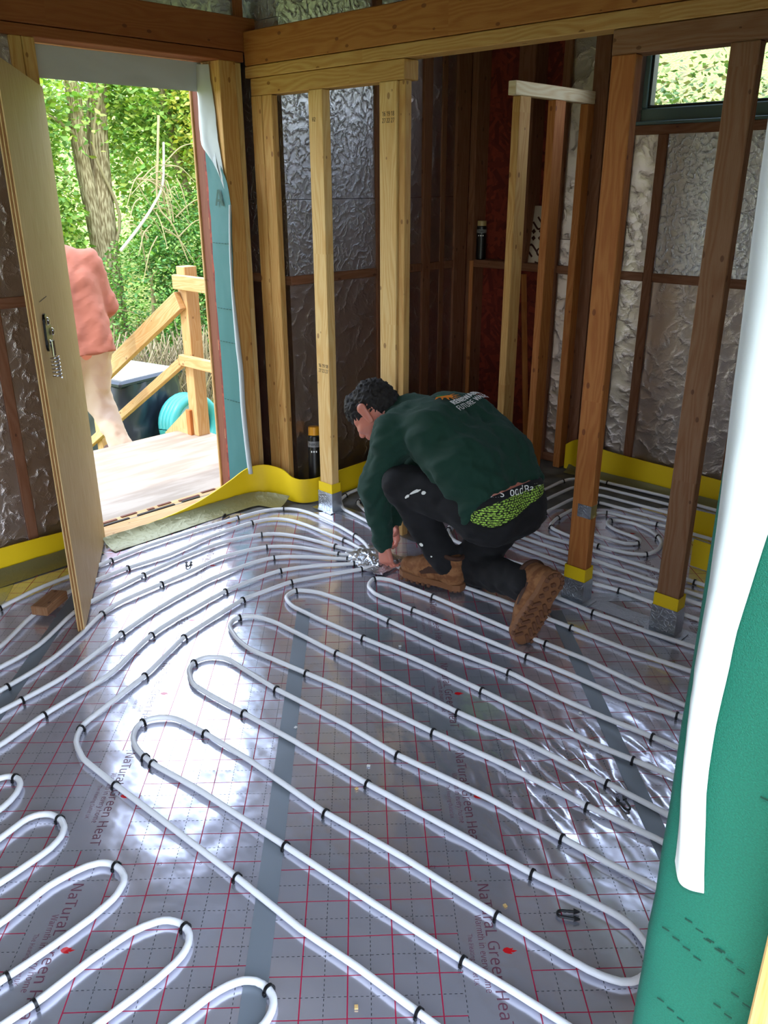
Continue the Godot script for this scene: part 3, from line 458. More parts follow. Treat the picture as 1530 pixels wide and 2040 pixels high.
func make_materials() -> void:
	var w1 := tex(wood_image(11, Color(0.9, 0.79, 0.62), 9))
	var w2 := tex(wood_image(23, Color(0.86, 0.74, 0.58), 12))
	var w3 := tex(wood_image(37, Color(0.9, 0.82, 0.7), 0))
	M.pine = wood(Color(0.86, 0.73, 0.49), w1)
	M.pine2 = wood(Color(0.77, 0.61, 0.36), w2)
	M.orange = wood(Color(0.7, 0.45, 0.22), w2)
	M.brown = wood(Color(0.52, 0.35, 0.25), w2)
	M.treated = wood(Color(0.44, 0.23, 0.13), w1)
	M.beam = wood(Color(0.68, 0.45, 0.21), w2)
	M.beam_red = wood(Color(0.56, 0.32, 0.15), w1)
	M.ply = wood(Color(0.79, 0.66, 0.46), w3, 0.6)
	M.ply_dark = wood(Color(0.55, 0.38, 0.2), w3, 0.8)
	M.fresh = wood(Color(0.9, 0.76, 0.53), w1)
	M.rail = wood(Color(0.77, 0.63, 0.43), w1)
	M.post_grey = wood(Color(0.57, 0.42, 0.3), w2)
	M.pale_pine = wood(Color(0.94, 0.88, 0.76), w3)
	var big := tex(crinkle(1024, 3, 0.006, 60.0, 10.0))
	var tight := tex(crinkle(1024, 9, 0.014, 26.0, 9.0))
	M.foil = foil(big, 0.9, Color(0.76, 0.72, 0.7), 0.38, 0.8)
	M.foil_tight = foil(tight, 1.1, Color(0.82, 0.83, 0.85), 0.4, 0.9)
	M.foil_tape = foil(tight, 3.0, Color(0.8, 0.82, 0.85), 0.3, 0.7)
	M.grey_tape = mat(Color(0.5, 0.53, 0.56), 0.42, 0.35)
	M.skirt = foil(big, 2.2, Color(0.52, 0.5, 0.34), 0.34, 0.6, 0.35)
	var pr := print_images()
	var fl := mat(Color(0.92, 0.92, 0.94), 0.21, 0.76)
	fl.albedo_texture = tex(pr[0])
	fl.metallic_texture = tex(pr[1])
	fl.clearcoat_enabled = true
	fl.clearcoat = 0.5
	fl.clearcoat_roughness = 0.08
	M.floor_foil = fl
	M.pipe = mat(Color(0.93, 0.93, 0.93), 0.34)
	M.clip = mat(Color(0.03, 0.03, 0.04), 0.45)
	M.yellow = mat(Color(0.93, 0.79, 0.05), 0.5)
	M.yellow.backlight_enabled = true
	M.yellow.backlight = Color(0.3, 0.25, 0.02)
	M.concrete = mat(Color(0.45, 0.44, 0.42), 0.9)
	M.concrete.albedo_texture = tex(speckle(5, 0.02, Color(0.85, 0.85, 0.85), Color.WHITE, 256))
	M.white_membrane = mat(Color(0.9, 0.92, 0.93), 0.75)
	M.white_membrane.backlight_enabled = true
	M.white_membrane.backlight = Color(0.35, 0.36, 0.37)
	var weave := noise(61, 0.22, FastNoiseLite.TYPE_SIMPLEX_SMOOTH, 3).get_seamless_image(512, 512)
	weave.convert(Image.FORMAT_L8)
	weave.bump_map_to_normal_map(2.0)
	var wt := tex(weave)
	M.green_membrane = foil(wt, 4.0, Color(0.06, 0.43, 0.36), 0.62, 0.7, 0.0)
	M.green_membrane.albedo_texture = tex(speckle(71, 0.25, Color(0.9, 0.9, 0.9), Color(1, 1, 1), 256))
	M.teal_membrane = foil(wt, 4.0, Color(0.06, 0.34, 0.34), 0.62, 0.7, 0.0)
	M.grey_membrane = mat(Color(0.7, 0.72, 0.72), 0.75)
	M.grey_membrane.backlight_enabled = true
	M.grey_membrane.backlight = Color(0.2, 0.2, 0.2)
	M.dark_green = mat(Color(0.03, 0.24, 0.2), 0.7)
	var ob := Image.create(512, 512, false, Image.FORMAT_RGB8)
	ob.fill(Color(0.6, 0.24, 0.16))
	var r := RandomNumberGenerator.new()
	r.seed = 5
	for i in 1500:
		var t := r.randf()
		fill_quad(ob, Vector2(r.randf() * 512, r.randf() * 512), Vector2(r.randf_range(12, 34), r.randf_range(3, 8)), r.randf() * PI, Color(0.5, 0.17, 0.11).lerp(Color(0.76, 0.34, 0.23), t))
	M.osb = mat(Color(0.74, 0.65, 0.62), 0.75)
	M.osb.albedo_texture = tex(ob)
	M.osb.uv1_triplanar = true
	M.osb.uv1_world_triplanar = true
	M.osb.uv1_scale = Vector3.ONE * 0.9
	M.black = mat(Color(0.03, 0.03, 0.035), 0.4)
	M.white = mat(Color(0.92, 0.92, 0.9), 0.5)
	M.chrome = mat(Color(0.75, 0.75, 0.76), 0.18, 1.0)
	M.dark_metal = mat(Color(0.05, 0.05, 0.055), 0.35, 0.6)
	M.grey_print = mat(Color(0.22, 0.2, 0.18), 0.9)
	M.frame = mat(Color(0.34, 0.43, 0.43), 0.4)
	M.frame_dark = mat(Color(0.06, 0.1, 0.1), 0.4)
	var gl := mat(Color(0.9, 0.95, 0.93, 0.06), 0.02)
	gl.transparency = BaseMaterial3D.TRANSPARENCY_ALPHA
	M.glass = gl

# ---------------------------------------------------------------- the setting
func _ready() -> void:
	rng.seed = 77
	var cam := Camera3D.new()
	cam.name = "camera"
	add_child(cam)
	cam.position = Vector3(0, 1.5942, 0)
	cam.rotation_order = EULER_ORDER_YXZ
	cam.rotation = Vector3(deg_to_rad(-21.7623), deg_to_rad(43.6654), deg_to_rad(-0.1203))
	cam.fov = 63.8021
	cam.near = 0.05
	cam.far = 200.0
	cam.current = true
	var env := Environment.new()
	env.background_mode = Environment.BG_SKY
	var sm := ProceduralSkyMaterial.new()
	sm.sky_top_color = Color(0.79, 0.86, 0.97)
	sm.sky_horizon_color = Color(0.95, 0.96, 0.97)
	sm.ground_bottom_color = Color(0.3, 0.33, 0.2)
	sm.ground_horizon_color = Color(0.5, 0.53, 0.42)
	sm.sky_energy_multiplier = 1.9
	sm.sun_angle_max = 2.0
	var sky := Sky.new()
	sky.sky_material = sm
	env.sky = sky
	env.tonemap_mode = Environment.TONE_MAPPER_LINEAR
	env.tonemap_exposure = 1.75
	env.sdfgi_enabled = true
	env.ssao_enabled = true
	env.ssil_enabled = true
	var we := WorldEnvironment.new()
	we.name = "environment"
	we.environment = env
	add_child(we)
	var sun := DirectionalLight3D.new()
	sun.name = "sun"
	add_child(sun)
	sun.look_at_from_position(Vector3.ZERO, Vector3(-0.1, -0.86, -0.5))
	sun.light_color = Color(1.0, 0.95, 0.86)
	sun.light_energy = 0.6
	sun.light_angular_distance = 3.0
	sun.shadow_enabled = true
	make_materials()
	build_floor()
	build_walls()
	build_door()
	build_window()
	build_strips()
	build_pipes()
	build_membranes()
	build_small_things()
	build_outside()
	build_worker()
	build_walker()

func h_floor(n1: FastNoiseLite, n2: FastNoiseLite, n3: FastNoiseLite, x: float, z: float) -> float:
	var h := 0.0018 * n1.get_noise_2d(x, z) + 0.00025 * n2.get_noise_2d(x, z)
	var q := Vector2((x + 0.95) * 0.8 + (z + 1.79) * 0.5, (z + 1.79) * 0.9 - (x + 0.95) * 0.5)
	var near := exp(-(q.x * q.x / 0.06 + q.y * q.y / 0.11))
	if near > 0.01: h += near * 0.0075 * n3.get_noise_2d(q.x * 0.32, q.y)
	return h
func build_floor() -> void:
	var fl := struct("floor", "concrete floor slab under the silver foil")
	var b := MB.new()
	b.box(Vector3(-3.66, -0.25, -4.36), Vector3(-0.19, -0.006, 1.76))
	part(fl, "slab", b, M.concrete)
	var ua := Vector3(cos(ROLL_ANGLE), 0, -sin(ROLL_ANGLE))
	var va := Vector3(sin(ROLL_ANGLE), 0, cos(ROLL_ANGLE))
	var n1 := noise(41, 4.2, FastNoiseLite.TYPE_SIMPLEX_SMOOTH, 2)
	var n2 := noise(42, 22.0, FastNoiseLite.TYPE_SIMPLEX_SMOOTH, 2)
	var n3 := noise(43, 14.0, FastNoiseLite.TYPE_SIMPLEX_SMOOTH, 2)
	var starts := {-2: -23.8, -1: -13.85, 0: -3.95, 1: 6.1, 2: 16.1, 3: 26.1, -3: -33.8}
	var names := {
		-3: "silver foil sheet in the far left corner beyond the wooden block",
		-2: "silver foil sheet under the yellow strip at the left wall",
		-1: "printed silver foil sheet with hairpin pipes, between the left and the middle seam tape",
		0: "printed silver foil sheet in the middle of the floor",
		1: "printed silver foil sheet at the orange posts, right of the right-hand seam tape",
		2: "printed silver foil sheet under the coiled pipe in the rear room",
		3: "printed silver foil sheet in the far right corner of the rear room"}
	for k in [-3, -2, -1, 0, 1, 2, 3]:
		var u0: float = GRID_U + 0.1 * starts[k]
		var u1: float = GRID_U + 0.1 * (starts[k + 1] if starts.has(k + 1) else starts[k] + 10.0)
		var du := 0.0125
		var nu := int((u1 - u0) / du) + 1
		var mb := MB.new()
		var v0 := -4.0
		var nv := 560
		var idx := PackedInt32Array()
		idx.resize((nu + 1) * (nv + 1))
		idx.fill(-1)
		var ins := func(p: Vector3) -> bool:
			return p.x > -3.44 and p.x < WALL_R + 0.02 and p.z < 1.6 and p.z > BACK + 0.02 and (p.z > PART or p.x > WALL_LR + 0.03)
		for j in nv + 1:
			for i in nu + 1:
				var uu := minf(u0 + i * du, u1)
				var vv := v0 + j * du
				var p := ua * uu + va * vv
				if not ins.call(p): continue
				p.y = h_floor(n1, n2, n3, p.x, p.z)
				var e := 0.004
				var nn := Vector3(p.y - h_floor(n1, n2, n3, p.x + e, p.z), e, p.y - h_floor(n1, n2, n3, p.x, p.z + e)).normalized()
				var shift: float = -0.031 if k == -1 else k * 0.17
				idx[j * (nu + 1) + i] = mb.vert(p, nn, Vector2(uu - u0, (vv - GRID_V + 0.4 + 0.092 - shift) / 0.5))
		for j in nv:
			for i in nu:
				var a := idx[j * (nu + 1) + i]
				var c := idx[j * (nu + 1) + i + 1]
				var d := idx[(j + 1) * (nu + 1) + i + 1]
				var e := idx[(j + 1) * (nu + 1) + i]
				if a < 0 or c < 0 or d < 0 or e < 0: continue
				mb.tri(a, c, d)
				mb.tri(a, d, e)
		if mb.ix.size() == 0: continue
		solo("foil_sheet", names[k], "foil sheet", mb, M.floor_foil)
	# grey tape over the seams
	var tapes := [
		[-13.5, -3.25, -1.5, "grey tape over the foil seam by the wooden block, leftmost of the long seam tapes"],
		[-3.97, -2.95, 0.5, "long grey tape over the foil seam in the middle of the floor"],
		[6.12, -2.9, -0.72, "grey tape over the foil seam that passes beside the boot sole"]]
	for t in tapes:
		var u: float = GRID_U + 0.1 * t[0]
		var rows := []
		var n := int((t[2] - t[1]) / 0.02)
		for j in n + 1:
			var row := []
			for i in 5:
				var p: Vector3 = ua * (u + (i - 2) * 0.0135) + va * (t[1] + (t[2] - t[1]) * j / n)
				p.y = h_floor(n1, n2, n3, p.x, p.z) + 0.0009
				row.append(p)
			rows.append(row)
		var mb := MB.new()
		mb.sheet(rows)
		solo("seam_tape", t[3], "tape", mb, M.grey_tape)
	var flats := [
		[Vector3(-3.0, 0, -2.755), Vector3(-0.5, 0, -2.755), 0.045, "grey foil tape along the feet of the partition posts"],
		[Vector3(-1.56, 0, -2.70), Vector3(-1.05, 0, -3.2), 0.035, "short diagonal grey tape between the two orange posts"],
		[Vector3(-3.42, 0, -1.22), Vector3(-3.02, 0, -0.92), 0.03, "narrow grey tape crossing the foil near the wooden block"]]
	for t in flats:
		var mb := MB.new()
		var d: Vector3 = (t[1] - t[0]).normalized()
		var w := Vector3(-d.z, 0, d.x)
		var rows := []
		for j in 61:
			var row := []
			for i in 5:
				var p: Vector3 = t[0].lerp(t[1], j / 60.0) + w * t[2] * (i - 2) * 0.5
				p.y = h_floor(n1, n2, n3, p.x, p.z) + 0.0011
				row.append(p)
			rows.append(row)
		mb.sheet(rows)
		solo("seam_tape", t[3], "tape", mb, M.foil_tape)

func panel(parent: Node3D, lo: Vector3, hi: Vector3, m: Material) -> void:
	var b := MB.new()
	b.box(lo, hi)
	part(parent, "insulation_panel", b, m)
func build_walls() -> void:
	# --- doorway wall (left), main room
	var wl := struct("wall_left", "timber frame wall of silver insulation with the open doorway")
	var x0 := WALL_L
	var xo := WALL_L - 0.15
	var zs := [1.6, 1.0, 0.4, -0.2, -0.8, -1.35]
	for i in zs.size(): timber(wl, "stud", Vector3(xo, 0, zs[i] - 0.045), Vector3(x0, 2.124, zs[i]), M.brown)
	for i in zs.size() - 1:
		panel(wl, Vector3(xo, 0.05, zs[i + 1]), Vector3(x0 - 0.012, 1.125, zs[i] - 0.045), M.foil)
		panel(wl, Vector3(xo, 1.17, zs[i + 1]), Vector3(x0 - 0.012, 2.124, zs[i] - 0.045), M.foil)
		timber(wl, "noggin", Vector3(xo, 1.125, zs[i + 1]), Vector3(x0 - 0.002, 1.17, zs[i] - 0.045), M.brown)
	panel(wl, Vector3(xo, 0.05, -1.6), Vector3(x0 - 0.012, 1.12, -1.395), M.foil)
	panel(wl, Vector3(xo, 1.165, -1.6), Vector3(x0 - 0.012, 2.124, -1.395), M.foil)
	timber(wl, "noggin", Vector3(xo, 1.12, -1.6), Vector3(x0 - 0.002, 1.165, -1.395), M.brown)
	timber(wl, "stud", Vector3(xo, 0.0, -1.648), Vector3(x0, 2.124, -1.6), M.pine2)
	timber(wl, "stud", Vector3(xo, 0.0, -1.7), Vector3(x0, 2.124, -1.65), M.pine2)
	timber(wl, "stud", Vector3(xo, 0.0, -2.66), Vector3(x0, 2.124, -2.565), M.pine2)
	timber(wl, "stud", Vector3(xo, 0.0, -2.71), Vector3(x0 - 0.025, 2.124, -2.664), M.pine)
	timber(wl, "sole_plate", Vector3(xo, 0.0, -1.3), Vector3(x0 - 0.004, 0.045, 1.6), M.brown)
	timber(wl, "lintel", Vector3(xo, 2.124, -2.71), Vector3(x0, 2.166, 1.65), M.beam_red)
	timber(wl, "header_beam", Vector3(xo, 2.169, -2.8), Vector3(x0, 2.31, 1.65), M.beam_red)
	for i in 8:
		var z := 1.5 - i * 0.6
		timber(wl, "stud", Vector3(xo, 2.31, z - 0.045), Vector3(x0 - 0.03, CEIL, z), M.beam_red)
		panel(wl, Vector3(xo, 2.31, maxf(z - 0.6, -2.8)), Vector3(x0 - 0.05, CEIL, z - 0.045), M.foil_tight)
	# sheathing outside
	var b := MB.new()
	b.box(Vector3(xo - 0.02, -0.25, -1.7), Vector3(xo - 0.001, CEIL, 1.76))
	b.box(Vector3(xo - 0.02, 2.124, -2.565), Vector3(xo - 0.001, CEIL, -1.7))
	b.box(Vector3(xo - 0.02, -0.25, -4.36), Vector3(xo - 0.001, CEIL, -2.565))
	part(wl, "sheathing", b, M.osb)
	# --- doorway wall, rear room
	var wr := struct("wall_left", "dark foil insulated wall of the rear room behind the two pale studs")
	wr.name = numbered(self, "wall_rear_left")
	var xr := WALL_LR
	var st := [-2.83, -3.41, -3.8, -3.93, -4.155]
	timber(wr, "stud", Vector3(xo, 0, -3.455), Vector3(xr, CEIL, -3.41), M.brown)
	timber(wr, "stud", Vector3(xo, 0, -3.86), Vector3(xr, CEIL, -3.79), M.brown)
	timber(wr, "stud", Vector3(xo, 0, -4.0), Vector3(xr - 0.01, CEIL, -3.955), M.brown)
	timber(wr, "stud", Vector3(xo, 0, -4.2), Vector3(xr, CEIL, -4.08), M.brown)
	var bays := [[-2.785, -3.41], [-3.455, -3.79], [-3.86, -3.955], [-4.0, -4.08]]
	for q in bays:
		var m0: Material = M.foil_tight if q[0] > -3.4 else M.foil
		panel(wr, Vector3(xo, 0.05, q[1]), Vector3(xr - 0.014, 1.115, q[0]), M.foil)
		panel(wr, Vector3(xo, 1.16, q[1]), Vector3(xr - 0.014, 1.52, q[0]), m0)
		panel(wr, Vector3(xo, 1.523, q[1]), Vector3(xr - 0.018, 2.3, q[0]), m0)
		panel(wr, Vector3(xo, 2.303, q[1]), Vector3(xr - 0.03, CEIL, q[0]), M.foil_tight)
		timber(wr, "noggin", Vector3(xo, 1.115, q[1]), Vector3(xr - 0.002, 1.16, q[0]), M.brown)
	timber(wr, "sole_plate", Vector3(xo, 0.0, -4.2), Vector3(xr - 0.003, 0.045, -2.785), M.brown)
	# --- rear wall with the window
	var wb := struct("wall_back", "rear wall with a bare red strand board bay, silver insulation and a high window")
	var zi := BACK
	var zo := BACK - 0.14
	timber(wb, "stud", Vector3(-3.3, 0, zo), Vector3(-3.255, CEIL, zi), M.brown)
	timber(wb, "stud", Vector3(-2.98, 1.16, zo), Vector3(-2.87, CEIL, zi), M.brown)
	timber(wb, "stud", Vector3(-2.695, 0, zo), Vector3(-2.65, CEIL, zi), M.brown)
	timber(wb, "stud", Vector3(-2.51, 0, zo), Vector3(-2.42, CEIL, zi), M.brown)
	timber(wb, "stud", Vector3(-2.415, 0, zo), Vector3(-2.325, CEIL, zi), M.brown)
	timber(wb, "stud", Vector3(-2.32, 0, zo), Vector3(-2.25, CEIL, zi), M.brown)
	for x in [-2.115, -1.55, -0.98, -0.4]:
		timber(wb, "stud", Vector3(x, 0, zo), Vector3(x + 0.05, 1.82, zi), M.brown)
	timber(wb, "stud", Vector3(-0.98, 1.865, zo), Vector3(-0.93, CEIL, zi), M.brown)
	b = MB.new()
	b.box(Vector3(-3.26, 0.04, zo), Vector3(-2.65, CEIL, zo + 0.02))
	part(wb, "strand_board", b, M.osb, "red-brown strand board")
	var sh := MB.new()
	sh.box(Vector3(-3.66, -0.25, zo - 0.02), Vector3(-2.25, CEIL, zo - 0.001))
	sh.box(Vector3(-2.25, -0.25, zo - 0.02), Vector3(-0.98, 1.82, zo - 0.001))
	sh.box(Vector3(-2.25, 2.6, zo - 0.02), Vector3(-0.98, CEIL, zo - 0.001))
	sh.box(Vector3(-0.98, -0.25, zo - 0.02), Vector3(-0.19, CEIL, zo - 0.001))
	part(wb, "sheathing", sh, M.osb)
	for q in [[-3.255, -2.695], [-2.65, -2.51]]:
		timber(wb, "noggin", Vector3(q[0], 1.115, zo + 0.02), Vector3(q[1], 1.16, zi - 0.002), M.brown)
	panel(wb, Vector3(-2.65, 0.05, zo), Vector3(-2.51, 1.115, zi - 0.02), M.foil)
	panel(wb, Vector3(-2.65, 1.16, zo), Vector3(-2.51, 1.3, zi - 0.02), M.foil)
	panel(wb, Vector3(-2.65, 1.303, zo), Vector3(-2.51, CEIL, zi - 0.024), M.foil)
	var xs := [-2.25, -2.115, -1.55, -0.98, -0.4]
	for i in 4:
		var a: float = xs[i] + (0.05 if i else 0.0)
		panel(wb, Vector3(a, 0.05, zo), Vector3(xs[i + 1], 1.11, zi - 0.014), M.foil)
		panel(wb, Vector3(a, 1.155, zo), Vector3(xs[i + 1], 1.82, zi - 0.014), M.foil_tight if i == 1 else M.foil)
		timber(wb, "noggin", Vector3(a, 1.11, zo), Vector3(xs[i + 1], 1.155, zi - 0.002), M.brown)
	panel(wb, Vector3(-0.93, 1.87, zo), Vector3(-0.335, CEIL, zi - 0.014), M.foil)
	timber(wb, "sill_rail", Vector3(-2.25, 1.82, zo), Vector3(-0.335, 1.865, zi), M.brown)
	timber(wb, "window_head", Vector3(-2.25, 2.6, zo), Vector3(-0.98, 2.66, zi), M.brown)
	panel(wb, Vector3(-2.25, 2.66, zo), Vector3(-0.98, CEIL, zi - 0.014), M.foil)
	timber(wb, "sole_plate", Vector3(-3.3, 0.0, zo), Vector3(-0.335, 0.05, zi - 0.003), M.brown)
	# --- partition between the two rooms
	var wp := struct("wall_middle", "open stud partition with a long header beam between the two rooms")
	timber(wp, "header_beam", Vector3(WALL_L + 0.003, 2.108, PART - 0.09), Vector3(WALL_R, 2.25, PART), M.beam, 0.004)
	timber(wp, "head_plate", Vector3(WALL_L + 0.003, 2.056, PART - 0.092), Vector3(WALL_R, 2.105, PART + 0.001), M.pine2, 0.003)
	timber(wp, "top_plate", Vector3(-3.455, 1.98, PART - 0.09), Vector3(-2.474, 2.054, PART - 0.004), M.pine2)
	timber(wp, "top_plate", Vector3(-1.562, 1.98, PART - 0.09), Vector3(WALL_R, 2.054, PART - 0.004), M.post_grey)
	timber(wp, "stud", Vector3(-3.455, 0, PART - 0.045), Vector3(-3.38, 1.979, PART - 0.002), M.pine2)
	timber(wp, "stud", Vector3(-3.378, 0, PART - 0.04), Vector3(-3.305, 1.979, PART - 0.004), M.pine2)
	timber(wp, "stud", Vector3(-3.05, 0, PART - 0.05), Vector3(-2.957, 1.979, PART - 0.002), M.pine)
	timber(wp, "stud", Vector3(-2.612, 0, PART - 0.048), Vector3(-2.512, 1.979, PART - 0.002), M.pine)
	timber(wp, "stud", Vector3(-2.51, 0, PART - 0.048), Vector3(-2.472, 1.979, PART - 0.01), M.pine2)
	timber(wp, "stud", Vector3(-1.558, 0, PART - 0.048), Vector3(-1.472, 1.979, PART - 0.002), M.orange)
	timber(wp, "stud", Vector3(-1.169, 0, PART - 0.046), Vector3(-1.081, 1.979, PART - 0.002), M.post_grey)
	timber(wp, "stud", Vector3(-0.6, 0, PART - 0.046), Vector3(-0.512, 1.979, PART - 0.002), M.orange)
	# printed grade stamps on the pale studs
	for q in [["16 19 18", -2.56, 1.86], ["27 22 27", -2.56, 1.835], ["16 19 18", -3.0, 0.76], ["27 22 27", -3.0, 0.735], ["H2", -3.015, 1.86]]:
		var sm := part(wp, "printed_stamp", text_mesh(q[0], 0.024), M.grey_print)
		sm.position = Vector3(q[1], q[2], PART - 0.0015)
		sm.scale = Vector3(0.75, 1, 1)
	# --- low frame in the rear room
	var wf := struct("wall_rear", "low stud frame with a pale header in the rear room")
	timber(wf, "header", Vector3(-2.53, 1.975, -4.198), Vector3(-2.485, 2.035, -3.49), M.pale_pine)
	for q in [[-3.62, -3.53], [-3.925, -3.83], [-4.198, -4.13]]: timber(wf, "stud", Vector3(-2.53, 0, q[0]), Vector3(-2.486, 1.974, q[1]), M.orange if q[0] < -3.7 else M.pine2)
	# --- right wall with the opening we look through, front wall, ceiling
	var wc := struct("wall_right", "right outer wall around the opening the view looks through")
	var xi := WALL_R
	var xe := -0.19
	for q in [[-4.2, -1.06], [1.25, 1.6]]:
		panel(wc, Vector3(xi, 0, q[0]), Vector3(xe, CEIL, q[1]), M.foil)
	panel(wc, Vector3(xi, 2.15, -1.06), Vector3(xe, CEIL, 1.25), M.foil)
	timber(wc, "stud", Vector3(xi - 0.012, 0, -1.06), Vector3(xe, 2.15, -0.965), M.pine2)
	timber(wc, "stud", Vector3(xi, 0, 1.2), Vector3(xe, 2.15, 1.25), M.pine2)
	var wfr := struct("wall_front", "front wall of the main room beside the camera")
	panel(wfr, Vector3(-3.66, -0.2, 1.6), Vector3(-0.19, CEIL, 1.76), M.foil)
	var ce := struct("ceiling", "ceiling of silver insulation between dark rafters")
	b = MB.new()
	b.box(Vector3(-3.75, CEIL, -4.45), Vector3(-0.1, CEIL + 0.16, 1.85))
	part(ce, "insulation_panel", b, M.foil_tight)
	for i in 10: timber(ce, "rafter", Vector3(-3.48, CEIL - 0.09, 1.3 - i * 0.6), Vector3(WALL_R - 0.002, CEIL, 1.345 - i * 0.6), M.brown)

func build_door() -> void:
	var d := struct("door_1", "open plywood door seen almost edge-on with a black latch and padlock")
	var hinge := Vector3(-3.487, 0.012, -1.706)
	var free := Vector3(-2.72, 0.012, -1.2)
	var z := (free - hinge).normalized()
	var n := Vector3(0.552, 0, -0.834)
	d.transform = Transform3D(Basis(n, Vector3.UP, n.cross(Vector3.UP)), hinge)
	var along := d.transform.basis.z
	var sgn := 1.0 if along.dot(z) > 0 else -1.0
	var len := hinge.distance_to(free)
	var za := minf(0.0, sgn * len)
	var zb := maxf(0.0, sgn * len)
	var layers := 5
	var t := 0.026 / layers
	for i in layers:
		timber(d, "ply_layer", Vector3(-0.026 + i * t, 0, za), Vector3(-0.026 + (i + 1) * t - 0.0006, 1.94, zb), M.ply if i % 2 == 0 else M.ply_dark, 0.0006)
	# latch with two round bosses, and the spring padlock hanging from it; 0.22 m from the free edge
	var zc := sgn * (len - 0.16)
	var ho := part(d, "latch", latch_mesh(), M.dark_metal, "black metal latch")
	ho.position = Vector3(0.004, 1.105, zc)
	ho.scale = Vector3.ONE * 1.3
	for q in [[0.022, 0.03], [-0.03, -0.005], [0.028, -0.028]]:
		var bo := MB.new()
		bo.lathe([Vector2(0, 0.006), Vector2(0.008, 0.005), Vector2(0.011, 0.0)], 12, Transform3D(Basis(Vector3(0, 0, 1), -PI / 2), Vector3(0.006, q[1], q[0] * sgn)))
		part(ho, "bolt", bo, M.chrome)
	var pl := MB.new()
	var sp := PackedVector3Array()
	for i in 97:
		var a := i * TAU / 16.0
		sp.push_back(Vector3(0.012 + 0.011 * cos(a), -0.062 - i * 0.0006, -0.03 * -sgn + 0.011 * sin(a)))
	pl.tube(sp, [0.0022], 5)
	pl.tube(smooth3([Vector3(0.012, -0.02, 0.03 * sgn - 0.008), Vector3(0.012, -0.06, 0.03 * sgn - 0.009)], 2), [0.004], 6)
	pl.tube(smooth3([Vector3(0.012, -0.02, 0.03 * sgn + 0.008), Vector3(0.012, -0.06, 0.03 * sgn + 0.009)], 2), [0.004], 6)
	part(ho, "padlock", pl, M.chrome, "chrome combination padlock")
	var ls := MB.new()
	ls.box(Vector3(0.0001, 1.212, zc - 0.1), Vector3(0.0008, 1.214, zc + 0.06))
	part(d, "pencil_line", ls, M.grey_print)
	# threshold of the doorway
	var th := struct("trim_1", "pale timber threshold of the doorway with dark packers")
	timber(th, "sill_board", Vector3(-3.64, -0.06, -2.565), Vector3(-3.5, 0.0, -1.7), M.rail)
	timber(th, "sill_board", Vector3(-3.76, -0.1, -2.64), Vector3(-3.645, -0.022, -1.55), M.rail)
	var s := 0
	for q in [[-1.76, -1.9, -3.73], [-1.93, -2.02, -3.74], [-2.08, -2.12, -3.73], [-2.15, -2.23, -3.74], [-2.27, -2.4, -3.72], [-2.43, -2.52, -3.74], [-1.78, -1.93, -3.655], [-1.98, -2.2, -3.655], [-2.25, -2.36, -3.655]]:
		var pb := MB.new()
		pb.box(Vector3(q[2] - 0.008, -0.02, q[1]), Vector3(q[2] + 0.008, -0.017 if q[2] < -3.7 else 0.002, q[0]))
		part(th, "packer", pb, M.treated if s < 6 else M.grey_print)
		s += 1
func latch_mesh() -> MB:
	var b := MB.new()
	var poly := PackedVector2Array()
	var c := [Vector2(0.022, 0.03), Vector2(0.028, -0.028), Vector2(-0.03, -0.005)]
	var hull := PackedVector2Array()
	for p: Vector2 in c:
		for i in 16: hull.push_back(p + Vector2.from_angle(TAU * i / 16.0) * 0.02)
	poly = Geometry2D.convex_hull(hull)
	poly.remove_at(poly.size() - 1)
	b.prism(poly, 0.006, Transform3D(Basis(Vector3(0, 0, 1), Vector3.UP, Vector3(-1, 0, 0)), Vector3(0.003, 0, 0)))
	return b

func build_window() -> void:
	var w := struct("window_1", "high window with a dark frame in the rear wall")
	var z0 := BACK - 0.11
	var z1 := BACK - 0.03
	var xa := -2.24
	var xb := -0.99
	var ya := 1.868
	var yb := 2.598
	var f := MB.new()
	f.box(Vector3(xa, ya, z0), Vector3(xb, ya + 0.075, z1), 0.006)
	f.box(Vector3(xa, yb - 0.05, z0), Vector3(xb, yb, z1), 0.006)
	f.box(Vector3(xa, ya + 0.075, z0), Vector3(xa + 0.03, yb - 0.05, z1), 0.005)
	f.box(Vector3(xb - 0.03, ya + 0.075, z0), Vector3(xb, yb - 0.05, z1), 0.005)
	part(w, "window_frame", f, M.frame)
	var s := MB.new()
	s.box(Vector3(xa + 0.03, ya + 0.075, z0 + 0.02), Vector3(xb - 0.03, ya + 0.088, z1 - 0.01), 0.003)
	s.box(Vector3(xa + 0.03, ya + 0.088, z0 + 0.02), Vector3(xa + 0.042, yb - 0.05, z1 - 0.01), 0.003)
	part(w, "gasket", s, M.frame_dark)
	var g := MB.new()
	g.box(Vector3(xa + 0.04, ya + 0.086, z0 + 0.034), Vector3(xb - 0.03, yb - 0.05, z0 + 0.04))
	part(w, "pane", g, M.glass)
	var si := MB.new()
	si.box(Vector3(xa - 0.005, ya - 0.004, z1), Vector3(xb, ya + 0.012, BACK + 0.02), 0.004)
	part(w, "window_sill", si, M.frame)

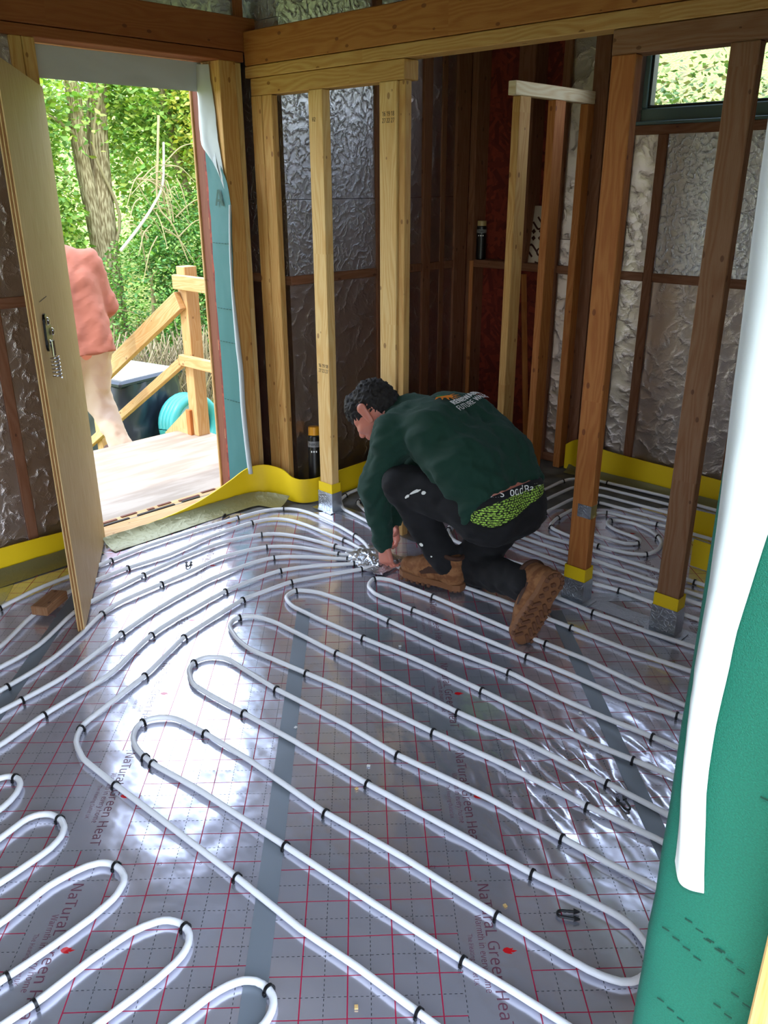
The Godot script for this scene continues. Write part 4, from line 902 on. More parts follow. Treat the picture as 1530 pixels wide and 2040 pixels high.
func ribbon(path: Array, lean := 0.0) -> MB:   # path of [x, z, height, base]
	var p := []
	for q in path: p.append(Vector3(q[0], q[2], q[1]))
	var s := smooth3(p, 8)
	var base := []
	for q in path: base.append(Vector3(q[0], q[3] if q.size() > 3 else 0.004, q[1]))
	var sb := smooth3(base, 8)
	var rows := []
	for k in 5:
		var row := []
		for i in s.size():
			var q := sb[i].lerp(s[i], k / 4.0)
			var t := s[mini(i + 1, s.size() - 1)] - s[maxi(i - 1, 0)]
			var side := Vector3(t.z, 0, -t.x).normalized()
			q += side * lean * (k / 4.0) * s[i].y / 0.14
			row.append(q)
		rows.append(row)
	var b := MB.new()
	b.sheet(rows, 0.006)
	return b
func build_strips() -> void:
	var g := "yellow edge strips"
	solo("edge_strip", "yellow foam edge strip along the foot of the left wall behind the plywood door", "edge strip", ribbon([[-3.452, 1.5, 0.13], [-3.452, 0.4, 0.13], [-3.45, -0.4, 0.13], [-3.452, -1.0, 0.13], [-3.452, -1.35, 0.125], [-3.45, -1.64, 0.11]]), M.yellow, Vector3.ZERO, g)
	solo("edge_strip", "bright yellow foam edge strip bent over the door threshold and round the corner studs", "edge strip", ribbon([[-3.44, -1.68, 0.03], [-3.44, -1.95, 0.035], [-3.44, -2.15, 0.055], [-3.44, -2.3, 0.09], [-3.44, -2.42, 0.13], [-3.437, -2.53, 0.17], [-3.395, -2.61, 0.182], [-3.3, -2.655, 0.17], [-3.21, -2.66, 0.14], [-3.15, -2.69, 0.135], [-3.122, -2.78, 0.135], [-3.12, -2.95, 0.14], [-3.13, -3.3, 0.14], [-3.15, -3.9, 0.14], [-3.15, -4.1, 0.14]]), M.yellow, Vector3.ZERO, g)
	solo("edge_strip", "yellow foam edge strip along the foot of the rear wall under the window", "edge strip", ribbon([[-2.46, -4.15, 0.15], [-2.38, -4.13, 0.2], [-2.3, -4.14, 0.2], [-2.2, -4.16, 0.165], [-1.8, -4.165, 0.15], [-1.2, -4.165, 0.14], [-0.4, -4.165, 0.14]]), M.yellow, Vector3.ZERO, g)
	solo("edge_strip", "nearer of two short yellow edge strips right of the right-hand post", "edge strip", ribbon([[-1.31, -3.36, 0.13], [-1.15, -3.35, 0.13], [-0.95, -3.355, 0.13], [-0.5, -3.36, 0.13]]), M.yellow, Vector3.ZERO, g)
	solo("edge_strip", "farther of two short yellow edge strips right of the right-hand post", "edge strip", ribbon([[-1.5, -3.725, 0.12], [-1.3, -3.735, 0.12], [-1.0, -3.73, 0.12], [-0.5, -3.73, 0.12]]), M.yellow, Vector3.ZERO, g)
	# the clear grey film at the foot of the strips
	for t in [
			["grey film skirt of the edge strip lying along the door threshold", [[-3.43, -1.66], [-3.43, -2.0], [-3.43, -2.3], [-3.42, -2.5], [-3.36, -2.59], [-3.22, -2.64]], 0.115],
			["grey film skirt of the edge strip lying along the left wall", [[-3.44, 1.4], [-3.44, 0.0], [-3.44, -0.9], [-3.44, -1.3], [-3.44, -1.62]], 0.1],
			["crumpled grey film skirt at the foot of the rear wall", [[-2.42, -4.13], [-2.2, -4.14], [-1.8, -4.145], [-0.6, -4.145]], 0.06]]:
		var fl := []
		for q in t[1]: fl.append_array(q)
		var c := smooth(fl, 0.0, 8)
		var nz := noise(91, 9.0)
		var rows := []
		for k in 7:
			var row := []
			for i in c.size():
				var d := (c[mini(i + 1, c.size() - 1)] - c[maxi(i - 1, 0)]).normalized()
				var side := Vector3(-d.z, 0, d.x)
				if side.x < 0.0 and absf(side.x) > 0.3: side = -side
				if absf(side.x) <= 0.3 and side.z < 0.0: side = -side
				var f := k / 6.0
				var q: Vector3 = c[i] + side * t[2] * f
				q.y = 0.004 + 0.035 * pow(1.0 - f, 2.2) + 0.004 * nz.get_noise_3d(q.x * 3.0, f, q.z * 3.0) * (1.0 - f * 0.4)
				q.y = maxf(q.y, 0.003)
				row.append(q)
			rows.append(row)
		var b := MB.new()
		b.sheet(rows, 0.001)
		solo("film_skirt", t[0], "film", b, M.skirt)
	# foot wraps of the posts: yellow strip and grey foil tape
	var posts := [
		[-3.05, -2.957, -0.052, 0.15, 0.1, "yellow strip and grey tape wrapped round the foot of the pale stud"],
		[-1.558, -1.472, -0.05, 0.155, 0.1, "yellow strip and grey tape wrapped round the foot of the orange post beside the boot"],
		[-1.169, -1.081, -0.048, 0.165, 0.115, "yellow strip and silver tape wrapped round the foot of the right orange post"]]
	for q in posts:
		var t := thing("post_wrap", q[5], "tape wrap", Vector3((q[0] + q[1]) / 2, 0, PART - 0.025))
		var hw: float = (q[1] - q[0]) / 2 + 0.004
		var hd := 0.031
		for e in 2:
			var b := MB.new()
			var ya: float = 0.06 if e == 0 else 0.003
			var yb: float = q[3] if e == 0 else q[4]
			var o: float = 0.0 if e == 0 else 0.003
			var ring := []
			for k in 2:
				var row := []
				for s in [[-1, -1], [-1, 1], [1, 1], [1, -1], [-1, -1]]:
					var cx: float = s[0] * (hw + o)
					var cz: float = s[1] * (hd + o)
					row.append(Vector3(cx, ya if k == 0 else yb, cz))
				ring.append(row)
			for i in 4:
				var a: Vector3 = ring[0][i]
				var c: Vector3 = ring[0][i + 1]
				var mid := (a + c) / 2
				b.flat([a, c, ring[1][i + 1], ring[1][i]], Vector3(mid.x, 0, mid.z).normalized(), [Vector2(0, 0), Vector2(0.1, 0), Vector2(0.1, 0.1), Vector2(0, 0.1)])
			if e == 1:
				b.box(Vector3(-hw - 0.02, 0.002, hd), Vector3(hw + 0.025, 0.006, hd + 0.035))
				b.box(Vector3(hw, 0.002, -hd), Vector3(hw + 0.03, 0.006, hd))
			part(t, "yellow_band" if e == 0 else "foil_tape", b, M.yellow if e == 0 else M.foil_tape)
	var sp := MB.new()
	sp.box(Vector3(-1.53, 0.372, PART + 0.0), Vector3(-1.47, 0.425, PART + 0.0012))
	sp.box(Vector3(-1.471, 0.372, PART - 0.04), Vector3(-1.4698, 0.425, PART + 0.0012))
	solo("tape_patch", "small silver tape patch wrapped on the orange post", "tape", sp, M.foil_tape)

func build_pipes() -> void:
	var nn := noise(55, 1.7)
	for q in PIPES:
		var pts := smooth(q[1], 0.0125, 1)
		for i in pts.size(): pts[i].y = 0.0125 + 0.002 * maxf(0.0, nn.get_noise_2d(pts[i].x, pts[i].z))
		var b := MB.new()
		b.tube(pts, [0.0085], 10)
		solo("heating_pipe", q[0], "pipe", b, M.pipe, Vector3.ZERO, "white floor heating pipes")
	# pipe clips: a staple over the pipe with two barbed legs
	var c := MB.new()
	var arc := PackedVector3Array()
	for i in 13:
		var a := PI * i / 12.0
		arc.push_back(Vector3(0, 0.0125 + 0.0102 * sin(a), 0.0105 * cos(a)))
	arc.insert(0, Vector3(0, 0.0005, 0.0112))
	arc.push_back(Vector3(0, 0.0005, -0.0112))
	var rows := []
	for k in 2:
		var row := []
		for p in arc: row.append(p + Vector3(0.0035 * (k * 2 - 1), 0, 0))
		rows.append(row)
	c.sheet(rows, 0.0028)
	for sz in [-1.0, 1.0]:
		c.box(Vector3(-0.004, 0.001, sz * 0.0125 - 0.0025), Vector3(0.004, 0.011, sz * 0.0125 + 0.0025), 0.0008)
	var cm := c.mesh()
	var first: MeshInstance3D
	var on := ["the long looping pipe", "the heating pipe nearest the doorway", "the second heating pipe from the doorway", "the third heating pipe from the doorway", "the fourth heating pipe from the doorway", "the fifth heating pipe from the doorway", "the sixth heating pipe from the doorway", "the hairpin pipe in the lower left", "the straight pipe at the post feet", "the pipe along the foil wall", "the pipe inside the wall pipe", "the pipe between the man's legs", "the outermost rear pipe", "the second rear pipe", "the third rear pipe", "the coiled rear pipe"]
	var count := {}
	for i in range(0, CLIPS.size(), 4):
		var o: MeshInstance3D
		if first == null:
			first = part(self, "pipe_clip", cm, M.clip)
			o = first
		else:
			o = first.duplicate()
			o.name = numbered(self, "pipe_clip")
			add_child(o)
		o.position = Vector3(CLIPS[i], 0.0015, CLIPS[i + 1])
		o.rotation = Vector3(0, -CLIPS[i + 2], 0)
		var k: int = CLIPS[i + 3]
		count[k] = count.get(k, 0) + 1
		var m: int = count[k]
		var th: String = "th" if m % 100 in [11, 12, 13] else {1: "st", 2: "nd", 3: "rd"}.get(m % 10, "th")
		tag(o, "black clip on %s, %d%s along it" % [on[k], m, th], "pipe clip", "clips holding the heating pipes")
	# loose clips
	var lc := MB.new()
	var up := PackedVector3Array()
	for i in 9:
		var a := PI * i / 8.0
		up.push_back(Vector3(-0.012 * sin(a) - 0.006, 0.004, 0.009 * cos(a)))
	up.insert(0, Vector3(0.026, 0.004, 0.0105))
	up.push_back(Vector3(0.026, 0.004, -0.0105))
	lc.tube(up, [0.0032], 6)
	for sz in [-1.0, 1.0]:
		lc.prism(PackedVector2Array([Vector2(0.02, -0.006), Vector2(0.034, 0.0), Vector2(0.02, 0.006)]), 0.006, Transform3D(Basis(Vector3.RIGHT, Vector3(0, 0, 1), Vector3(0, -1, 0)), Vector3(0, 0.0075, sz * 0.0105)))
	var lm := lc.mesh()
	for q in [[-0.764, -1.758, 2.6, "loose black clip on the crumpled foil right of the middle"], [-0.688, -1.331, 0.6, "loose black U-shaped clip near the lower right corner"], [-2.944, -1.81, 2.4, "loose dark clip lying near the doorway between pipes"], [-3.30, -2.27, 2.0, "loose dark clip on the film beside the yellow strip"]]:
		var o := part(self, "loose_clip", lm, M.clip)
		o.position = Vector3(q[0], 0.003, q[1])
		o.rotation.y = q[2]
		tag(o, q[3], "pipe clip", "loose clips on the floor")

# ---------------------------------------------------------------- membranes and small things
func curtain(rows_pts: Array, steps := 8, bulge := 0.0, s := 3) -> Array:   # rows of points, smoothed along both ways
	var wide := []
	for r in rows_pts: wide.append(smooth3(r, steps))
	var out := []
	var cols := []
	for j in wide[0].size():
		var c := []
		for i in wide.size(): c.append(wide[i][j])
		cols.append(smooth3(c, steps))
	var nz := noise(s, 9.0)
	for i in cols[0].size():
		var row := []
		for j in cols.size():
			var p: Vector3 = cols[j][i]
			row.append(p + Vector3(nz.get_noise_3dv(p), 0, nz.get_noise_3dv(p + Vector3.ONE * 9.0)) * bulge)
		out.append(row)
	return out
func build_membranes() -> void:
	# over the doorway: white membrane stapled under the lintel
	var b := MB.new()
	b.sheet(curtain([
		[Vector3(-3.615, 2.12, -1.702), Vector3(-3.62, 2.12, -2.1), Vector3(-3.62, 2.12, -2.56)],
		[Vector3(-3.63, 2.06, -1.702), Vector3(-3.635, 2.06, -2.1), Vector3(-3.63, 2.06, -2.56)],
		[Vector3(-3.64, 2.0, -1.702), Vector3(-3.645, 2.0, -2.1), Vector3(-3.64, 2.0, -2.56)]], 8, 0.006), 0.0015)
	solo("membrane", "white membrane strip hanging under the lintel across the top of the doorway", "membrane", b, M.grey_membrane)
	b = MB.new()
	b.sheet(curtain([
		[Vector3(-3.655, 2.115, -2.55), Vector3(-3.63, 2.115, -2.535), Vector3(-3.59, 2.11, -2.54), Vector3(-3.56, 2.11, -2.558)],
		[Vector3(-3.655, 1.95, -2.55), Vector3(-3.62, 1.95, -2.535), Vector3(-3.58, 1.95, -2.545), Vector3(-3.54, 1.95, -2.558)],
		[Vector3(-3.65, 1.77, -2.55), Vector3(-3.61, 1.76, -2.54), Vector3(-3.575, 1.77, -2.55), Vector3(-3.52, 1.75, -2.558)],
		[Vector3(-3.55, 1.73, -2.552), Vector3(-3.53, 1.66, -2.548), Vector3(-3.51, 1.6, -2.552), Vector3(-3.475, 1.53, -2.556)]], 6, 0.004), 0.0015)
	solo("membrane", "white membrane flap peeling off the upper right jamb of the doorway", "membrane", b, M.grey_membrane)
	b = MB.new()
	b.sheet(curtain([
		[Vector3(-3.64, 1.79, -2.562), Vector3(-3.58, 1.72, -2.558), Vector3(-3.52, 1.68, -2.556)],
		[Vector3(-3.64, 1.5, -2.562), Vector3(-3.55, 1.5, -2.556), Vector3(-3.455, 1.52, -2.552)],
		[Vector3(-3.64, 1.1, -2.562), Vector3(-3.56, 1.1, -2.556), Vector3(-3.47, 1.1, -2.552)],
		[Vector3(-3.64, 0.6, -2.562), Vector3(-3.55, 0.6, -2.556), Vector3(-3.455, 0.6, -2.55)],
		[Vector3(-3.64, 0.02, -2.562), Vector3(-3.56, 0.02, -2.556), Vector3(-3.44, 0.12, -2.55)]], 6, 0.004), 0.0015)
	var tm := thing("membrane", "teal breather membrane covering the lower right jamb of the doorway", "membrane")
	part(tm, "sheet", b, M.teal_membrane)
	var le := part(tm, "letter", text_mesh("A", 0.1, true), M.dark_green)
	le.transform = Transform3D(Basis(Vector3(1, 0, 0), Vector3(0, 1, 0), Vector3(0, 0, 1)), Vector3(-3.535, 1.53, -2.545))
	b = MB.new()
	for q in [1.32, 1.0, 0.83, 0.52]:
		for i in 7: b.box(Vector3(-3.62 + i * 0.024, q - 0.0015, -2.551), Vector3(-3.608 + i * 0.024, q + 0.0015, -2.5485))
	part(tm, "printed_dashes", b, M.dark_green).set_meta("kind", "stuff")
	b = MB.new()
	var hem := PackedVector3Array()
	hem = smooth3([Vector3(-3.455, 1.5, -2.55), Vector3(-3.47, 1.3, -2.545), Vector3(-3.475, 1.1, -2.545), Vector3(-3.455, 0.85, -2.54), Vector3(-3.45, 0.7, -2.545), Vector3(-3.445, 0.5, -2.54), Vector3(-3.44, 0.3, -2.545), Vector3(-3.425, 0.14, -2.545)], 6)
	var rr := []
	for i in hem.size(): rr.append(0.006 + 0.007 * clampf((1.15 - hem[i].y) * 3.0, 0.0, 1.0))
	b.tube(hem, rr, 8)
	part(tm, "rolled_hem", b, M.grey_membrane, "white rolled hem")
	# brown outer post of the doorway
	var ps := thing("jamb_post", "reddish brown outer post at the right side of the doorway", "post", Vector3.ZERO)
	timber(ps, "post", Vector3(-3.735, -0.022, -2.64), Vector3(-3.655, 2.12, -2.575), M.treated)
	timber(ps, "batten", Vector3(-3.655, -0.022, -2.64), Vector3(-3.643, 1.78, -2.566), M.rail)
	timber(ps, "batten", Vector3(-3.75, -0.022, -2.64), Vector3(-3.737, 2.12, -2.566), M.rail)
	for y in [0.28, 0.77, 1.38]: timber(ps, "packer", Vector3(-3.672, y, -2.58), Vector3(-3.656, y + 0.06, -2.57), M.rail)
	# foreground: jamb of the opening we look through, wrapped in green membrane with its white back folded over
	b = MB.new()
	b.sheet(curtain([
		[Vector3(-0.349, 2.14, -1.03), Vector3(-0.352, 2.14, -0.962), Vector3(-0.28, 2.14, -0.952), Vector3(-0.186, 2.14, -0.956)],
		[Vector3(-0.349, 1.4, -1.03), Vector3(-0.352, 1.4, -0.962), Vector3(-0.28, 1.4, -0.95), Vector3(-0.186, 1.4, -0.956)],
		[Vector3(-0.349, 0.9, -1.03), Vector3(-0.352, 0.9, -0.962), Vector3(-0.28, 0.9, -0.95), Vector3(-0.186, 0.9, -0.956)],
		[Vector3(-0.351, 0.45, -1.03), Vector3(-0.355, 0.45, -0.962), Vector3(-0.28, 0.45, -0.949), Vector3(-0.186, 0.45, -0.956)],
		[Vector3(-0.351, 0.01, -1.03), Vector3(-0.355, 0.01, -0.962), Vector3(-0.28, 0.01, -0.95), Vector3(-0.186, 0.01, -0.956)]], 6, 0.003), 0.0015)
	var gm := thing("membrane", "green breather membrane wrapped round the jamb in the right foreground", "membrane")
	part(gm, "sheet", b, M.green_membrane)
	b = MB.new()
	for q in [[0.6, -0.3], [0.585, -0.27], [0.56, -0.33], [0.42, -0.32], [1.0, -0.225], [0.95, -0.215], [0.86, -0.235], [0.48, -0.24], [0.52, -0.22]]:
		for i in 4: b.box(Vector3(q[1] + i * 0.017, q[0] - i * 0.006 - 0.001, -0.9475), Vector3(q[1] + 0.011 + i * 0.017, q[0] - i * 0.006 + 0.001, -0.9465))
	part(gm, "printed_dashes", b, M.dark_green).set_meta("kind", "stuff")
	b = MB.new()
	b.sheet(curtain([
		[Vector3(-0.368, 2.14, -0.965), Vector3(-0.33, 2.14, -0.934), Vector3(-0.26, 2.14, -0.936), Vector3(-0.2, 2.14, -0.95)],
		[Vector3(-0.362, 1.6, -0.962), Vector3(-0.33, 1.6, -0.932), Vector3(-0.27, 1.6, -0.934), Vector3(-0.22, 1.6, -0.945)],
		[Vector3(-0.347, 1.2, -0.958), Vector3(-0.33, 1.2, -0.934), Vector3(-0.305, 1.2, -0.934), Vector3(-0.284, 1.21, -0.942)],
		[Vector3(-0.345, 0.98, -0.956), Vector3(-0.335, 0.98, -0.936), Vector3(-0.315, 0.98, -0.936), Vector3(-0.302, 0.98, -0.943)],
		[Vector3(-0.337, 0.84, -0.952), Vector3(-0.33, 0.83, -0.937), Vector3(-0.312, 0.83, -0.937), Vector3(-0.3, 0.83, -0.944)],
		[Vector3(-0.327, 0.69, -0.948), Vector3(-0.315, 0.665, -0.942), Vector3(-0.3, 0.66, -0.942), Vector3(-0.28, 0.665, -0.945)]], 8, 0.0015), 0.002)
	part(gm, "folded_flap", b, M.white_membrane, "white back of the membrane folded over")
	var bt := thing("batten", "pale timber batten in the lower right corner beside the green membrane", "batten", Vector3.ZERO)
	timber(bt, "batten", Vector3(-0.182, 0.0, -0.955), Vector3(-0.137, 2.15, -0.9), M.fresh)

func can(at: Vector3, lean: float, turn: float, r: float, h: float, body: Color, cap: Color, label: String) -> void:
	var t := thing("spray_can", label, "can", at)
	t.rotation = Vector3(lean, turn, 0)
	var b := MB.new()
	b.lathe([Vector2(0, 0), Vector2(r * 0.9, 0), Vector2(r, 0.006), Vector2(r, h * 0.84), Vector2(r * 0.93, h * 0.87), Vector2(r * 0.6, h * 0.875)], 24)
	part(t, "body", b, mat(body, 0.35))
	b = MB.new()
	b.lathe([Vector2(r * 0.9, h * 0.865), Vector2(r * 0.92, h * 0.868), Vector2(r * 0.9, h * 0.99), Vector2(r * 0.82, h), Vector2(0, h)], 24)
	part(t, "cap", b, mat(cap, 0.45))
	b = MB.new()
	b.lathe([Vector2(r + 0.0006, h * 0.69), Vector2(r + 0.0008, h * 0.7), Vector2(r + 0.0008, h * 0.77), Vector2(r + 0.0006, h * 0.78)], 24)
	part(t, "label_band", b, mat(Color(0.5, 0.5, 0.5), 0.5))
	for i in 3:
		var dx := -0.012 + i * 0.012
		var sq := MB.new()
		sq.box(Vector3(dx - 0.004, h * 0.61, 0), Vector3(dx + 0.004, h * 0.635, sqrt(r * r - dx * dx) + 0.0006))
		part(t, "symbol", sq, M.white)
	var lt := part(t, "lettering", text_mesh("P-SERIES" if h > 0.25 else "FOAM", 0.02, true), M.black)
	lt.position = Vector3(0, h * 0.735, r + 0.001)
	lt.scale = Vector3(0.6, 0.9, 1)
func build_small_things() -> void:
	can(Vector3(-3.225, 0.02, -2.83), -0.12, 0.75, 0.036, 0.355, Color(0.03, 0.03, 0.035), Color(0.87, 0.6, 0.05), "black foam can with a yellow cap leaning on the foil wall behind the pale stud")
	can(Vector3(-3.215, 1.16, -4.235), 0.0, 0.5, 0.03, 0.225, Color(0.02, 0.02, 0.03), Color(0.75, 0.66, 0.45), "dark spray can with a cream cap standing on the noggin in the red board bay")
	# printed foil offcut on the ledge
	var im := Image.create(256, 384, false, Image.FORMAT_RGB8)
	im.fill(Color(0.8, 0.76, 0.68))
	var ink := Color(0.25, 0.1, 0.06)
	stamp_text(im, "un", Vector2(0.15, 0.22), 0.25, Vector2(600, 600), Vector2(0.7, -0.7).normalized(), ink)
	for q in [[90, 170], [150, 165], [95, 215], [150, 212], [200, 190]]: fill_quad(im, Vector2(q[0], q[1]), Vector2(13, 13), 0.785, ink)
	stamp_text(im, "S", Vector2(0.22, 0.56), 0.26, Vector2(600, 600), Vector2(1, 0), ink)
	stamp_text(im, "n", Vector2(0.1, 0.52), 0.26, Vector2(600, 600), Vector2(0.7, -0.7).normalized(), ink)
	var pm := mat(Color.WHITE, 0.35, 0.4)
	pm.albedo_texture = tex(im)
	var b := MB.new()
	var xa := -2.93
	var xb := -2.72
	b.flat([Vector3(xa, 1.162, -4.24), Vector3(xb, 1.162, -4.235), Vector3(xb, 1.47, -4.275), Vector3(xa, 1.475, -4.28)], Vector3(0, 0.12, 1).normalized(), [Vector2(0, 1), Vector2(1, 1), Vector2(1, 0), Vector2(0, 0)])
	b.flat([Vector3(xa, 1.162, -4.27), Vector3(xb, 1.162, -4.265), Vector3(xb, 1.47, -4.305), Vector3(xa, 1.475, -4.31)], Vector3(0, -0.12, -1).normalized())
	b.flat([Vector3(xa, 1.475, -4.28), Vector3(xb, 1.47, -4.275), Vector3(xb, 1.47, -4.305), Vector3(xa, 1.475, -4.31)], Vector3.UP)
	b.flat([Vector3(xb, 1.162, -4.235), Vector3(xb, 1.47, -4.275), Vector3(xb, 1.47, -4.305), Vector3(xb, 1.162, -4.265)], Vector3.RIGHT)
	b.flat([Vector3(xa, 1.162, -4.24), Vector3(xa, 1.475, -4.28), Vector3(xa, 1.475, -4.31), Vector3(xa, 1.162, -4.27)], Vector3.LEFT)
	solo("insulation_offcut", "printed foil insulation offcut with dark marks standing on the noggin", "insulation", b, pm)
	var s1 := thing("timber_lath", "thin upright orange lath standing in front of the red strand board", "lath")
	bar(s1, "lath", Vector3(-3.235, 0.06, -4.17), Vector3(-3.25, 1.155, -4.19), 0.025, 0.02, M.orange)
	var s2 := thing("timber_lath", "thin lath leaning between the low frame studs against the strand board", "lath")
	bar(s2, "lath", Vector3(-2.72, 0.06, -4.12), Vector3(-2.86, 1.1, -4.19), 0.03, 0.02, M.orange)
	var bl := thing("wood_block", "small wooden offcut block lying on the foil beside the plywood door", "offcut", Vector3(-2.985, 0.0, -1.19))
	bl.rotation.y = -1.0
	timber(bl, "block", Vector3(-0.075, 0.022, -0.035), Vector3(0.075, 0.06, 0.035), M.post_grey, 0.003)
	# crumpled clear wrap round the bundle of pipes at the man's hands
	var r := RandomNumberGenerator.new()
	r.seed = 8
	b = MB.new()
	var nz := noise(14, 30.0)
	var rows := []
	for i in 25:
		var row := []
		for j in 25:
			var p := Vector3(-2.52 + i * 0.012, 0.0, -2.52 + j * 0.0085)
			var e := Vector2(i / 12.0 - 1.0, j / 12.0 - 1.0).length()
			p.y = 0.012 + 0.025 * maxf(0.0, 1.0 - e) + 0.022 * absf(nz.get_noise_2d(p.x, p.z)) * maxf(0.15, 1.2 - e)
			p += Vector3(nz.get_noise_2d(p.x + 5.0, p.z), 0, nz.get_noise_2d(p.x, p.z + 5.0)) * 0.02
			row.append(p)
		rows.append(row)
	b.sheet(rows, 0.0008)
	solo("foil_wrap", "crumpled silver film around the pipe bundle at the man's hands", "film", b, M.foil_tape)
	var chips := MB.new()
	chips.box(Vector3(-0.005, 0, -0.004), Vector3(0.005, 0.003, 0.004), 0.0005)
	var cm := chips.mesh()
	for i in 8:
		var o := part(self, "debris_chip", cm, M.white if i % 2 else M.pine)
		o.position = Vector3(r.randf_range(-1.9, -0.6), 0.002, r.randf_range(-2.1, -0.8))
		o.rotation.y = r.randf() * TAU
		tag(o, "tiny pale crumb of debris lying on the foil floor", "debris", "crumbs of debris")

# ---------------------------------------------------------------- outside
func leaf_mesh(l: float, w: float) -> ArrayMesh:
	var b := MB.new()
	var n := Vector3(0, 1, 0)
	var a := b.vert(Vector3(0, 0, 0), n)
	var c := b.vert(Vector3(l * 0.45, -w * 0.18, w * 0.5), Vector3(0, 1, 0.5).normalized())
	var d := b.vert(Vector3(l, -l * 0.1, 0), n)
	var e := b.vert(Vector3(l * 0.45, -w * 0.18, -w * 0.5), Vector3(0, 1, -0.5).normalized())
	var f := b.vert(Vector3(l * 0.45, 0, 0), n)
	b.tri(a, c, f); b.tri(c, d, f); b.tri(d, e, f); b.tri(e, a, f)
	return b.mesh()
func foliage(parent: Node3D, blobs: Array, count: int, lf: Mesh, cols: Array, s: int, limit := 3.0) -> void:
	var r := RandomNumberGenerator.new()
	r.seed = s
	var mm := MultiMesh.new()
	mm.transform_format = MultiMesh.TRANSFORM_3D
	mm.use_colors = true
	mm.mesh = lf
	mm.instance_count = count
	var total := 0.0
	for q in blobs: total += q[1].x * q[1].y + q[1].y * q[1].z
	for i in count:
		var pick := r.randf() * total
		var q = blobs[0]
		for z in blobs:
			pick -= z[1].x * z[1].y + z[1].y * z[1].z
			q = z
			if pick <= 0.0: break
		var d := Vector3(r.randfn(), r.randfn(), r.randfn()).normalized()
		var rad := pow(r.randf(), 0.22)
		var p: Vector3 = q[0] + d * q[1] * rad
		var top := limit - parent.position.y + r.randf_range(-0.25, 0.1)
		if p.y > top: p.y = top - r.randf() * 0.9
		var bs := Basis.from_euler(Vector3(r.randf_range(-0.9, 0.9), r.randf() * TAU, r.randf_range(-0.9, 0.9))).scaled(Vector3.ONE * r.randf_range(0.6, 1.35))
		mm.set_instance_transform(i, Transform3D(bs, p))
		var c: Color = cols[r.randi() % cols.size()]
		mm.set_instance_color(i, c * r.randf_range(0.65, 1.25))
	var o := MultiMeshInstance3D.new()
	o.name = "foliage"
	o.multimesh = mm
	o.material_override = M.leaf
	o.set_meta("kind", "stuff")
	parent.add_child(o)
func limb(parent: Node3D, called: String, pts: Array, r0: float, r1: float, m: Material) -> void:
	var s := smooth3(pts, 5)
	var rr := []
	for i in s.size(): rr.append(lerpf(r0, r1, float(i) / (s.size() - 1)))
	var b := MB.new()
	b.tube(s, rr, 9)
	part(parent, called, b, m)
const YG := -0.78
